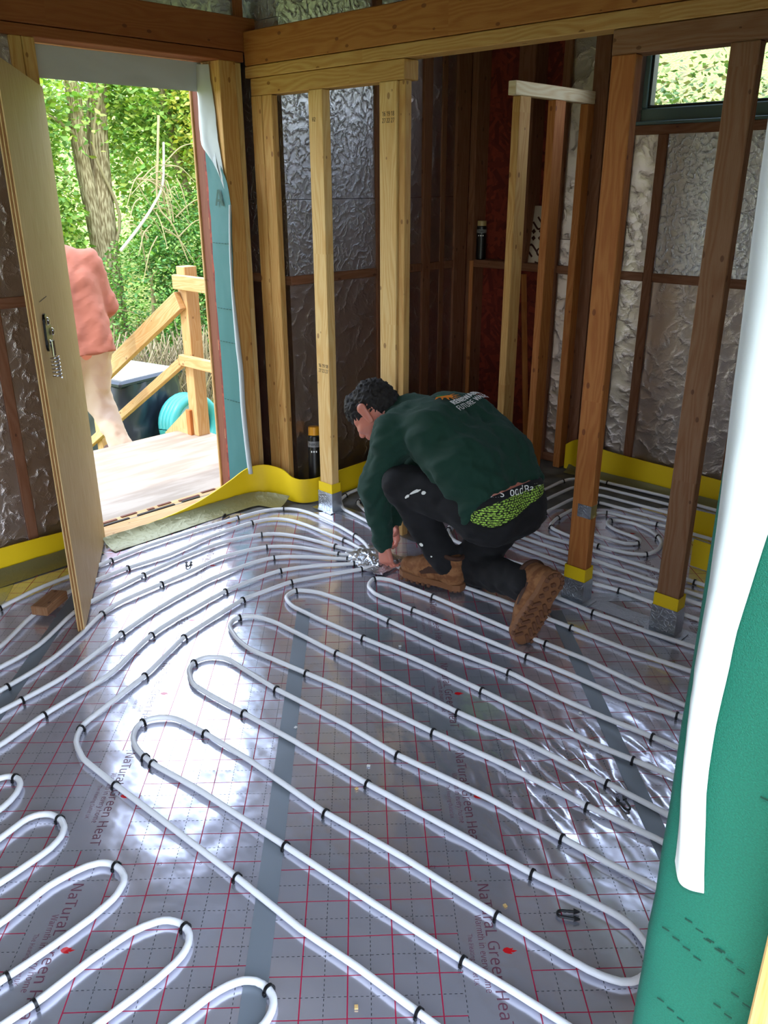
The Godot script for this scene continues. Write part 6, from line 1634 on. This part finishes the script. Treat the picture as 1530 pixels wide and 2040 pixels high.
func boot_parts(parent: Node3D, xf: Transform3D) -> void:   # local: heel at the origin, toe along +x, up +y
	var bt := Node3D.new()
	bt.name = numbered(parent, "boot")
	parent.add_child(bt)
	bt.transform = xf
	bt.set_meta("label", "tan suede work boot")
	var F := sdf_new(Vector3(-0.07, 0.0, -0.1), Vector3(0.36, 0.24, 0.1), 0.006)
	var zx := Vector3(0, 0, 1)
	sdf_cap(F, Vector3(0.045, 0.05, 0), Vector3(0.055, 0.13, 0), 0.045, 0.05, 0.03, zx, 1.08)
	sdf_cap(F, Vector3(0.055, 0.07, 0), Vector3(0.17, 0.062, 0.004), 0.046, 0.046, 0.03)
	sdf_cap(F, Vector3(0.09, 0.105, 0), Vector3(0.19, 0.068, 0.003), 0.042, 0.038, 0.03)
	sdf_cap(F, Vector3(0.17, 0.052, 0.004), Vector3(0.255, 0.05, 0.008), 0.05, 0.042, 0.03, Vector3.UP, 1.1)
	sdf_cut(F, Vector3(0.05, 0.16, 0), Vector3(-0.15, 1, 0))
	sdf_cut(F, Vector3(0, 0.022, 0), Vector3(0, -1, 0))
	var nz := noise(151, 60.0)
	var b := MB.new()
	sdf_mesh(F, b, func(p: Vector3) -> float: return 0.0016 * nz.get_noise_3dv(p))
	part(bt, "upper", b, M.suede)
	var out := PackedVector2Array()
	for q in [[-0.008, 0.0], [0.0, 0.03], [0.03, 0.044], [0.1, 0.042], [0.17, 0.052], [0.22, 0.056], [0.265, 0.048], [0.293, 0.024], [0.3, 0.004], [0.293, -0.02], [0.265, -0.042], [0.21, -0.05], [0.16, -0.046], [0.1, -0.038], [0.03, -0.044], [0.0, -0.03]]: out.push_back(Vector2(q[0], q[1]))
	var so := MB.new()
	so.prism(out, 0.026, Transform3D(Basis(Vector3.RIGHT, Vector3(0, 0, 1), Vector3(0, -1, 0)), Vector3(0, 0.034, 0)))
	part(bt, "sole", so, M.sole)
	# tread lugs: chevrons at the ball, blocks round the heel
	var lugs := MB.new()
	for i in 6:
		var x := 0.135 + i * 0.026
		for s in [-1.0, 1.0]:
			lugs.box(Vector3(-0.006, -0.005, -0.018), Vector3(0.006, 0.009, 0.018), 0.002, Transform3D(Basis(Vector3.UP, s * 0.7), Vector3(x, 0.003, s * 0.022)))
			lugs.box(Vector3(-0.007, -0.005, -0.006), Vector3(0.007, 0.009, 0.006), 0.002, Transform3D(Basis(Vector3.UP, s * 0.3), Vector3(x + 0.004, 0.003, s * 0.045)))
	for i in 7:
		var a := PI * 0.5 + PI * i / 6.0
		lugs.box(Vector3(-0.007, -0.005, -0.008), Vector3(0.007, 0.009, 0.008), 0.002, Transform3D(Basis(Vector3.UP, -a), Vector3(0.04 + 0.036 * cos(a), 0.003, 0.034 * sin(a))))
	for q in [[0.045, 0.0], [0.07, 0.02], [0.07, -0.02], [0.1, 0.02], [0.1, -0.02]]: lugs.box(Vector3(-0.009, -0.005, -0.007), Vector3(0.009, 0.009, 0.007), 0.002, Transform3D(Basis(Vector3.UP, 0.785), Vector3(q[0], 0.003, q[1])))
	part(bt, "tread", lugs, M.tread)
	var co := MB.new()
	var ring := PackedVector3Array()
	for i in 25: ring.push_back(Vector3(0.057 + 0.05 * cos(TAU * i / 24.0), 0.158 + 0.008 * cos(TAU * i / 24.0), 0.046 * sin(TAU * i / 24.0)))
	co.tube(ring, [0.01], 8, false)
	part(bt, "padded_collar", co, M.boot_dark)
	var pa := MB.new()
	for s in [-1.0, 1.0]:
		var fl := drape_side(F, s, [Vector2(0.09, 0.1), Vector2(0.14, 0.095), Vector2(0.18, 0.065), Vector2(0.17, 0.055), Vector2(0.12, 0.07), Vector2(0.085, 0.075)])
		pa.flat(fl, Vector3(0, 0, s))
	part(bt, "side_panel", pa, M.boot_dark)
	var la := MB.new()
	for i in 4:
		var x := 0.115 + i * 0.022
		var y := 0.142 - i * 0.014
		la.tube(smooth3([Vector3(x, y - 0.02, -0.028), Vector3(x + 0.004, y, 0), Vector3(x, y - 0.02, 0.028)], 4), [0.0028], 5)
	part(bt, "laces", la, M.lace)
func drape_side(F: Dictionary, s: float, poly: Array) -> Array:
	var o := []
	for p: Vector2 in poly:
		var q := Vector3(p.x, p.y, s * 0.09)
		for k in 80:
			if sdf_at(F, q) < 0.0015: break
			q.z -= s * 0.001
		o.append(q)
	return o
func between(parent: Node3D, called: String, F: Dictionary, m: Material, bump = null, label := "") -> MeshInstance3D:
	var b := MB.new()
	sdf_mesh(F, b, bump)
	return part(parent, called, b, m, label)
func cloth(c: Color, sheen := 0.3) -> StandardMaterial3D:
	var m := mat(c, 0.9)
	m.rim_enabled = true
	m.rim = sheen
	m.rim_tint = 0.6
	return m
func build_worker() -> void:
	M.skin = mat(Color(0.8, 0.5, 0.42), 0.5)
	M.skin.subsurf_scatter_enabled = true
	M.skin.subsurf_scatter_strength = 0.15
	M.eye = mat(Color(0.85, 0.83, 0.8), 0.2)
	M.hair = mat(Color(0.075, 0.05, 0.04), 0.75)
	M.suede = mat(Color(0.58, 0.4, 0.25), 0.9)
	M.suede.albedo_texture = tex(speckle(161, 0.02, Color(0.78, 0.7, 0.62), Color(1, 1, 1), 256))
	M.suede.uv1_triplanar = true
	M.suede.uv1_scale = Vector3.ONE * 5.0
	M.sole = mat(Color(0.5, 0.33, 0.2), 0.8)
	M.tread = mat(Color(0.42, 0.27, 0.18), 0.85)
	M.boot_dark = mat(Color(0.26, 0.15, 0.09), 0.8)
	M.lace = mat(Color(0.45, 0.36, 0.26), 0.8)
	M.jumper = cloth(Color(0.035, 0.2, 0.15), 0.35)
	M.trousers = cloth(Color(0.075, 0.075, 0.09), 0.15)
	M.trousers.albedo_texture = tex(speckle(171, 0.012, Color(0.75, 0.75, 0.75), Color(1.25, 1.2, 1.1), 256))
	M.trousers.uv1_triplanar = true
	M.trousers.uv1_scale = Vector3.ONE * 2.5
	var sp := Image.create(256, 256, false, Image.FORMAT_RGB8)
	sp.fill(Color(0.07, 0.1, 0.04))
	var r := RandomNumberGenerator.new()
	r.seed = 12
	for i in 18:
		for j in 26: fill_quad(sp, Vector2(i * 14.2 + r.randf_range(-3, 3) + (7 if j % 2 else 0), j * 9.85 + r.randf_range(-2, 2)), Vector2(r.randf_range(3.6, 5.6), r.randf_range(2.4, 3.6)), r.randf_range(-0.4, 0.4), Color(0.72, 0.9, 0.36))
	M.lime = mat(Color.WHITE, 0.85)
	M.lime.albedo_texture = tex(sp)
	M.lime.uv1_triplanar = true
	M.lime.uv1_scale = Vector3.ONE * 4.2
	var w := thing("person", "kneeling man in a dark green sweatshirt and black work trousers fixing the pipes", "person")
	var P0 := Vector3(-1.755, 0.46, -2.5)
	var S1 := Vector3(-1.855, 0.575, -2.5)
	var S2 := Vector3(-2.01, 0.66, -2.515)
	var S3 := Vector3(-2.15, 0.68, -2.53)
	var NB := Vector3(-2.24, 0.695, -2.515)
	var HC := Vector3(-2.385, 0.682, -2.452)
	var lat := Vector3(-0.1, 0, 1).normalized()
	var lsh := Vector3(-2.215, 0.635, -2.375)
	var rsh := Vector3(-2.19, 0.65, -2.69)
	var lel := Vector3(-2.31, 0.37, -2.365)
	var rel := Vector3(-2.4, 0.42, -2.68)
	var lwr := Vector3(-2.3, 0.125, -2.405)
	var rwr := Vector3(-2.4, 0.14, -2.57)
	var lhip := Vector3(-1.81, 0.42, -2.415)
	var rhip := Vector3(-1.755, 0.42, -2.585)
	var lkn := Vector3(-2.15, 0.44, -2.365)
	var lan := Vector3(-1.96, 0.12, -2.435)
	var rkn := Vector3(-1.91, 0.09, -2.54)
	var ran := Vector3(-1.55, 0.17, -2.41)
	# the body under the clothes, with head and hands
	var lo := Vector3(-2.62, 0.0, -2.92)
	var hi := Vector3(-1.3, 0.95, -2.1)
	var body := MB.new()
	var F := sdf_new(lo, hi, 0.014)
	for s in [-0.06, 0.06]:
		sdf_cap(F, P0 + lat * s, S1 + lat * s, 0.115, 0.105, 0.04)
		sdf_cap(F, S1 + lat * s, S2 + lat * s, 0.105, 0.105, 0.04)
		sdf_cap(F, S2 + lat * s, S3 + lat * s, 0.105, 0.09, 0.04)
	sdf_cap(F, lsh, rsh, 0.06, 0.06, 0.04)
	sdf_cap(F, S3, NB, 0.07, 0.055, 0.03)
	sdf_cap(F, NB, HC.lerp(NB, 0.4), 0.055, 0.055, 0.03)
	for q in [[lsh, lel, 0.05, 0.042], [lel, lwr, 0.04, 0.028], [rsh, rel, 0.05, 0.042], [rel, rwr, 0.04, 0.028], [lhip, lkn, 0.085, 0.06], [lkn, lan, 0.056, 0.042], [rhip, rkn, 0.085, 0.06], [rkn, ran, 0.056, 0.042]]: sdf_cap(F, q[0], q[1], q[2], q[3], 0.03)
	sdf_mesh(F, body)
	var ax := head(body, HC, Vector3(-0.6, -0.76, 0.24), Vector3(-0.74, 0.63, 0.05), NB)
	hand(body, lwr, Vector3(0.25, -0.72, 0.1), Vector3(0.1, 0.0, -0.9), Vector3(-0.8, -0.2, 0.1), 0.62)
	hand(body, rwr, Vector3(0.3, -0.6, 0.3), Vector3(0.2, -0.3, 0.9), Vector3(0.5, 0.3, 0.0), 0.6)
	part(w, "body", body, M.skin)
	eyes(w, HC, ax)
	# hair
	var hf := sdf_new(HC - Vector3.ONE * 0.2, HC + Vector3.ONE * 0.2, 0.005)
	var fw: Vector3 = ax[0]
	var up: Vector3 = ax[1]
	var lf: Vector3 = ax[2]
	sdf_cap(hf, HC + up * 0.05 - fw * 0.03, HC + up * 0.055 + fw * 0.035, 0.092, 0.078, 0.03, lf, 1.17)
	sdf_cap(hf, HC + up * 0.1 + fw * 0.05, HC + up * 0.085 + fw * 0.075, 0.045, 0.035, 0.03)
	sdf_cap(hf, HC - fw * 0.06, HC + up * 0.02 - fw * 0.045, 0.062, 0.08, 0.03, lf, 1.13)
	sdf_cap(hf, HC - up * 0.01 - fw * 0.06, HC - up * 0.05 - fw * 0.06, 0.06, 0.045, 0.03, lf, 1.0)
	for s in [-1.0, 1.0]:
		sdf_cap(hf, HC + up * 0.07 + fw * 0.045 + lf * s * 0.045, HC + up * 0.03 + fw * 0.035 + lf * s * 0.06, 0.03, 0.02, 0.02)
		sdf_cap(hf, HC + up * 0.012 + lf * s * 0.1, HC - up * 0.03 + lf * s * 0.1, 0.034, 0.03, 0.01, Vector3.ZERO, 1.0, true)
	var ch := noise(181, 48.0, FastNoiseLite.TYPE_SIMPLEX_SMOOTH, 2)
	between(w, "hair", hf, M.hair, func(p: Vector3) -> float: return 0.009 * ch.get_noise_3dv(p) + 0.001, "short curly dark hair")
	# sweatshirt
	var J := sdf_new(lo, hi, 0.0105)
	for s in [-0.075, 0.075]:
		sdf_cap(J, P0 + lat * s + Vector3(0.03, -0.04, 0), S1 + lat * s, 0.132, 0.135, 0.05)
		sdf_cap(J, S1 + lat * s, S2 + lat * s, 0.135, 0.132, 0.05)
		sdf_cap(J, S2 + lat * s, S3 + lat * s, 0.132, 0.105, 0.05)
	sdf_cap(J, lsh, rsh, 0.078, 0.078, 0.06)
	sdf_cap(J, S3, NB, 0.1, 0.08, 0.04)
	sdf_cap(J, NB, NB.lerp(HC, 0.35), 0.08, 0.072, 0.03)
	sdf_cap(J, lsh, lel, 0.08, 0.066, 0.05)
	sdf_cap(J, lel, lwr + (lwr - lel).normalized() * 0.005, 0.064, 0.043, 0.03)
	sdf_cap(J, rsh, rel, 0.08, 0.064, 0.05)
	sdf_cap(J, rel, rwr, 0.062, 0.043, 0.03)
	sdf_cut(J, Vector3(-1.70, 0.47, -2.5), Vector3(0.86, -0.5, 0.1))
	var fn := noise(191, 7.0, FastNoiseLite.TYPE_SIMPLEX_SMOOTH, 2)
	var rn := noise(192, 5.0, FastNoiseLite.TYPE_SIMPLEX_SMOOTH, 2, FastNoiseLite.FRACTAL_RIDGED)
	var hem := Vector3(0.86, -0.5, 0.0).normalized()
	var fold := func(p: Vector3) -> float:
		var along := (p - S2).dot(hem)
		var q := Vector3(p.x * 0.5 - p.y * 0.9, p.y * 0.35 + p.x * 0.3, p.z * 1.6)
		return 0.011 * fn.get_noise_3dv(q) + 0.011 * (rn.get_noise_3dv(q * 1.5)) - 0.005 + 0.004 * clampf(along * 2.0, 0.0, 1.0)
	between(w, "sweatshirt", J, M.jumper, fold, "dark green sweatshirt")
	for q in [[lel, lwr, 0.046], [rel, rwr, 0.046]]:
		var cu := MB.new()
		var d: Vector3 = (q[1] - q[0]).normalized()
		cu.tube(PackedVector3Array([q[1] - d * 0.035, q[1] - d * 0.03, q[1] + d * 0.005, q[1] + d * 0.008]), [q[2] * 0.9, q[2], q[2] * 0.95, q[2] * 0.8], 16)
		part(w, "cuff", cu, M.jumper)
	# boxer shorts and trousers
	var bn := (Vector3(-0.86, 0.5, 0.0)).normalized()
	var B := sdf_new(Vector3(-2.1, 0.2, -2.85), Vector3(-1.4, 0.75, -2.15), 0.0105)
	for s in [-0.065, 0.065]:
		sdf_cap(B, P0 + lat * s, S1 + lat * s, 0.118, 0.112, 0.04)
		sdf_cap(B, P0 + lat * s + Vector3(0.01, -0.05, 0), P0 + lat * s, 0.118, 0.118, 0.04)
	sdf_cut(B, Vector3(-1.68, 0.505, -2.5), Vector3(-0.5, 0.86, 0.0))
	between(w, "boxer_shorts", B, M.lime, null, "lime green speckled boxer shorts")
	var band := sdf_new(Vector3(-2.1, 0.2, -2.85), Vector3(-1.4, 0.75, -2.15), 0.0105)
	for s in [-0.065, 0.065]:
		sdf_cap(band, P0 + lat * s, S1 + lat * s, 0.121, 0.115, 0.04)
		sdf_cap(band, P0 + lat * s + Vector3(0.01, -0.05, 0), P0 + lat * s, 0.121, 0.121, 0.04)
	sdf_cut(band, Vector3(-1.68, 0.515, -2.5), Vector3(-0.5, 0.86, 0.0))
	sdf_cut(band, Vector3(-1.68, 0.478, -2.5), Vector3(0.5, -0.86, 0.0))
	between(w, "waistband", band, M.trousers, null, "black waistband")
	var T := sdf_new(Vector3(-2.42, 0.0, -2.85), Vector3(-1.35, 0.75, -2.1), 0.0105)
	for s in [-0.07, 0.07]: sdf_cap(T, P0 + lat * s + Vector3(0.012, -0.06, 0), P0 + lat * s + Vector3(-0.06, 0.05, 0), 0.131, 0.136, 0.05)
	sdf_cut(T, Vector3(-1.66, 0.435, -2.47), Vector3(0.0, 0.95, 0.3))
	sdf_cap(T, lhip, lkn, 0.112, 0.082, 0.05)
	sdf_cap(T, lkn, lan, 0.08, 0.064, 0.03)
	sdf_cap(T, rhip, rkn, 0.112, 0.082, 0.05)
	sdf_cap(T, rkn, ran, 0.08, 0.066, 0.03)
	sdf_cut(T, Vector3(0, 0.006, 0), Vector3(0, -1, 0))
	var tf := noise(195, 9.0, FastNoiseLite.TYPE_SIMPLEX_SMOOTH, 2)
	between(w, "trousers", T, M.trousers, func(p: Vector3) -> float: return 0.009 * tf.get_noise_3d(p.x, p.y * 1.8, p.z) - 0.001, "black work trousers with pale stains")
	# prints laid on the cloth
	var back := Transform3D(Basis(), Vector3.ZERO)
	var bx := Vector3(-0.12, 0.06, -1).normalized()                # reading direction: from the left to the right shoulder
	var bz := (Vector3(0.25, 0.95, 0.15)).normalized()
	bx = (bx - bz * bx.dot(bz)).normalized()
	var by := bz.cross(bx)
	var basis := Basis(bx, by, bz)
	var base := S2 + Vector3(0.03, 0.12, -0.03)
	for q in [["RENEWABLE", 0.0, 0.036, true], ["FUTURE WALES", -0.034, 0.033, false]]:
		var d := drape(text_mesh(q[0], q[2], q[3], 0.0008), Transform3D(basis, base + by * q[1] + bz * 0.0), J, 0.011)
		part(w, "lettering", d, M.white, "white lettering on the back")
	var sun := MB.new()
	var poly := PackedVector2Array()
	for i in 13: poly.push_back(Vector2(cos(PI + PI * i / 12.0), sin(PI + PI * i / 12.0)) * 0.046)
	sun.prism(poly, 0.0008)
	for i in 8:
		var a := PI + PI * (i + 0.5) / 8.0
		var e := Vector2(cos(a), sin(a))
		var nrm := Vector2(-e.y, e.x) * 0.005
		sun.prism(PackedVector2Array([e * 0.051 - nrm, e * 0.075, e * 0.051 + nrm]), 0.0008)
	var fr := Transform3D(Basis(bx, by, bz).rotated(bz, 0.0), base + by * 0.082 - bx * 0.05)
	part(w, "sun_emblem", drape(sun.mesh(), fr, J, 0.011), mat(Color(0.95, 0.55, 0.06), 0.8), "orange sun emblem")
	var lv := MB.new()
	lv.prism(PackedVector2Array([Vector2(-0.03, 0.004), Vector2(-0.005, 0.02), Vector2(0.03, 0.022), Vector2(0.045, 0.006), Vector2(0.01, 0.003)]), 0.0008)
	part(w, "leaf_emblem", drape(lv.mesh(), fr, J, 0.011), mat(Color(0.2, 0.6, 0.2), 0.8), "green leaf emblem")
	var wz := Vector3(0.75, 0.2, 0.62).normalized()
	var wx := Vector3(0.62, 0.0, -0.75).normalized()
	var wy := wz.cross(wx)
	part(w, "lettering", drape(text_mesh("oddBalls  oddBalls", 0.04, false, 0.0008), Transform3D(Basis(wx, wy, wz), P0 + wz * 0.1 + Vector3(0.0, 0.036, 0.02)), band, 0.001), M.white, "white waistband lettering")
	# pale paint marks on the thigh and shin
	for q in [[Vector3(-2.03, 0.45, -2.33), 0.03, 0.006, 0.5], [Vector3(-2.07, 0.42, -2.33), 0.014, 0.006, 0.7], [Vector3(-1.99, 0.455, -2.33), 0.012, 0.007, 0.2], [Vector3(-2.03, 0.21, -2.36), 0.008, 0.01, 1.2], [Vector3(-1.98, 0.17, -2.36), 0.005, 0.004, 0.0]]:
		var st := MB.new()
		var pp := PackedVector2Array()
		for i in 10: pp.push_back(Vector2(cos(TAU * i / 10.0) * q[1] * r.randf_range(0.7, 1.1), sin(TAU * i / 10.0) * q[2] * r.randf_range(0.6, 1.2)))
		st.prism(pp, 0.0006)
		var vz := Vector3(0.35, 0.3, 0.88).normalized()
		var vx := Vector3(0.88, 0.0, -0.35).normalized()
		part(w, "paint_mark", drape(st.mesh(), Transform3D(Basis(vx, vz.cross(vx), vz).rotated(vz, q[3]), q[0]), T, 0.006), M.white)
	boot_parts(w, Transform3D(Basis(Vector3(-0.972, 0.02, 0.235), Vector3.UP, Vector3(-0.972, 0.0, 0.235).cross(Vector3.UP)), Vector3(-1.885, 0.012, -2.452)))
	var f2 := Vector3(-0.2, -0.84, 0.5).normalized()
	var u2 := Vector3(-0.867, -0.05, -0.456)
	u2 = (u2 - f2 * u2.dot(f2)).normalized()
	boot_parts(w, Transform3D(Basis(f2, u2, f2.cross(u2)), Vector3(-1.405, 0.262, -2.405)))

func build_walker() -> void:
	M.salmon = cloth(Color(0.6, 0.36, 0.28), 0.2)
	M.beige = cloth(Color(0.74, 0.66, 0.58), 0.2)
	var w := thing("person", "man in a salmon shirt and beige trousers walking down the steps outside", "person", Vector3(0, 0, 0.07))
	var pel := Vector3(-5.28, 0.6, -2.66)
	var chest := Vector3(-5.42, 0.98, -2.68)
	var nk := Vector3(-5.5, 1.2, -2.66)
	var hc := Vector3(-5.58, 1.37, -2.64)
	var rs := Vector3(-5.42, 1.1, -2.86)
	var ls := Vector3(-5.46, 1.1, -2.47)
	var re := Vector3(-5.4, 0.82, -2.94)
	var le := Vector3(-5.45, 0.82, -2.4)
	var rw := Vector3(-5.62, 0.7, -2.9)
	var lw := Vector3(-5.65, 0.7, -2.42)
	var rh := Vector3(-5.28, 0.55, -2.76)
	var lh := Vector3(-5.3, 0.55, -2.57)
	var rk := Vector3(-5.36, 0.18, -2.78)
	var ra := Vector3(-5.17, -0.14, -2.82)
	var lk := Vector3(-5.55, 0.2, -2.56)
	var la := Vector3(-5.62, -0.29, -2.55)
	var body := MB.new()
	var F := sdf_new(Vector3(-5.9, -0.5, -3.2), Vector3(-4.95, 1.65, -2.15), 0.02)
	sdf_cap(F, pel, chest, 0.12, 0.13, 0.05)
	sdf_cap(F, chest, nk, 0.12, 0.06, 0.05)
	sdf_cap(F, nk, hc, 0.058, 0.07, 0.03)
	sdf_cap(F, rs, ls, 0.06, 0.06, 0.04)
	for q in [[rs, re, 0.05, 0.04], [re, rw, 0.04, 0.03], [ls, le, 0.05, 0.04], [le, lw, 0.04, 0.03], [rh, rk, 0.08, 0.055], [rk, ra, 0.055, 0.04], [lh, lk, 0.08, 0.055], [lk, la, 0.055, 0.04]]: sdf_cap(F, q[0], q[1], q[2], q[3], 0.03)
	sdf_mesh(F, body)
	var ax := head(body, hc, Vector3(-0.85, -0.5, 0.05), Vector3(-0.45, 0.88, 0), nk)
	hand(body, rw, Vector3(-0.8, -0.4, 0.1), Vector3(0, -0.3, 1), Vector3(0, 1, 0), 0.4)
	hand(body, lw, Vector3(-0.8, -0.4, -0.1), Vector3(0, -0.3, -1), Vector3(0, 1, 0), 0.4)
	part(w, "body", body, M.skin)
	eyes(w, hc, ax)
	var H := sdf_new(hc - Vector3.ONE * 0.2, hc + Vector3.ONE * 0.2, 0.008)
	sdf_cap(H, hc + ax[1] * 0.05 - ax[0] * 0.02, hc + ax[1] * 0.05 + ax[0] * 0.02, 0.092, 0.085, 0.03)
	sdf_cut(H, hc + ax[1] * 0.03, -ax[1])
	sdf_cap(H, hc + ax[1] * 0.035 + ax[0] * 0.08, hc + ax[1] * 0.03 + ax[0] * 0.13, 0.06, 0.05, 0.01, ax[1], 6.0)
	between(w, "cap", H, M.white, null, "white cap")
	var S := sdf_new(Vector3(-5.9, 0.3, -3.2), Vector3(-4.95, 1.4, -2.15), 0.016)
	for s in [-0.08, 0.08]:
		sdf_cap(S, pel + Vector3(0.02, -0.08, s), chest + Vector3(0, 0, s), 0.152, 0.142, 0.05)
		sdf_cap(S, chest + Vector3(0, 0, s), nk + Vector3(0.03, -0.06, s), 0.14, 0.08, 0.05)
	sdf_cap(S, rs, ls, 0.085, 0.085, 0.05)
	for q in [[rs, re, 0.09, 0.085], [re, re.lerp(rw, 0.6), 0.08, 0.06], [ls, le, 0.09, 0.085], [le, le.lerp(lw, 0.6), 0.08, 0.06]]: sdf_cap(S, q[0], q[1], q[2], q[3], 0.04)
	sdf_cut(S, Vector3(-5.28, 0.53, -2.66), Vector3(0.15, -1, 0))
	var fn := noise(211, 6.0, FastNoiseLite.TYPE_SIMPLEX_SMOOTH, 2)
	between(w, "shirt", S, M.salmon, func(p: Vector3) -> float: return 0.013 * fn.get_noise_3d(p.x, p.y * 1.6 + p.z, p.z), "salmon pink shirt")
	var T := sdf_new(Vector3(-5.9, -0.5, -3.2), Vector3(-4.95, 0.85, -2.15), 0.016)
	sdf_cap(T, rh + Vector3(0, 0.05, 0), lh + Vector3(0, 0.05, 0), 0.118, 0.118, 0.05)
	for q in [[rh, rk, 0.11, 0.09], [rk, ra, 0.088, 0.078], [lh, lk, 0.11, 0.09], [lk, la, 0.088, 0.078]]: sdf_cap(T, q[0], q[1], q[2], q[3], 0.04)
	between(w, "trousers", T, M.beige, func(p: Vector3) -> float: return 0.016 * fn.get_noise_3d(p.x, p.y * 1.3, p.z * 1.4), "loose beige trousers")
	for q in [[ra, 0.0], [la, 0.0]]:
		var sh := sdf_new(q[0] + Vector3(-0.34, -0.14, -0.12), q[0] + Vector3(0.16, 0.12, 0.12), 0.008)
		sdf_cap(sh, q[0] + Vector3(0.03, -0.03, 0), q[0] + Vector3(-0.2, -0.05, 0), 0.05, 0.042, 0.03)
		sdf_cut(sh, q[0] + Vector3(0, -0.075, 0), Vector3(0, -1, 0))
		between(w, "shoe", sh, M.boot_dark)
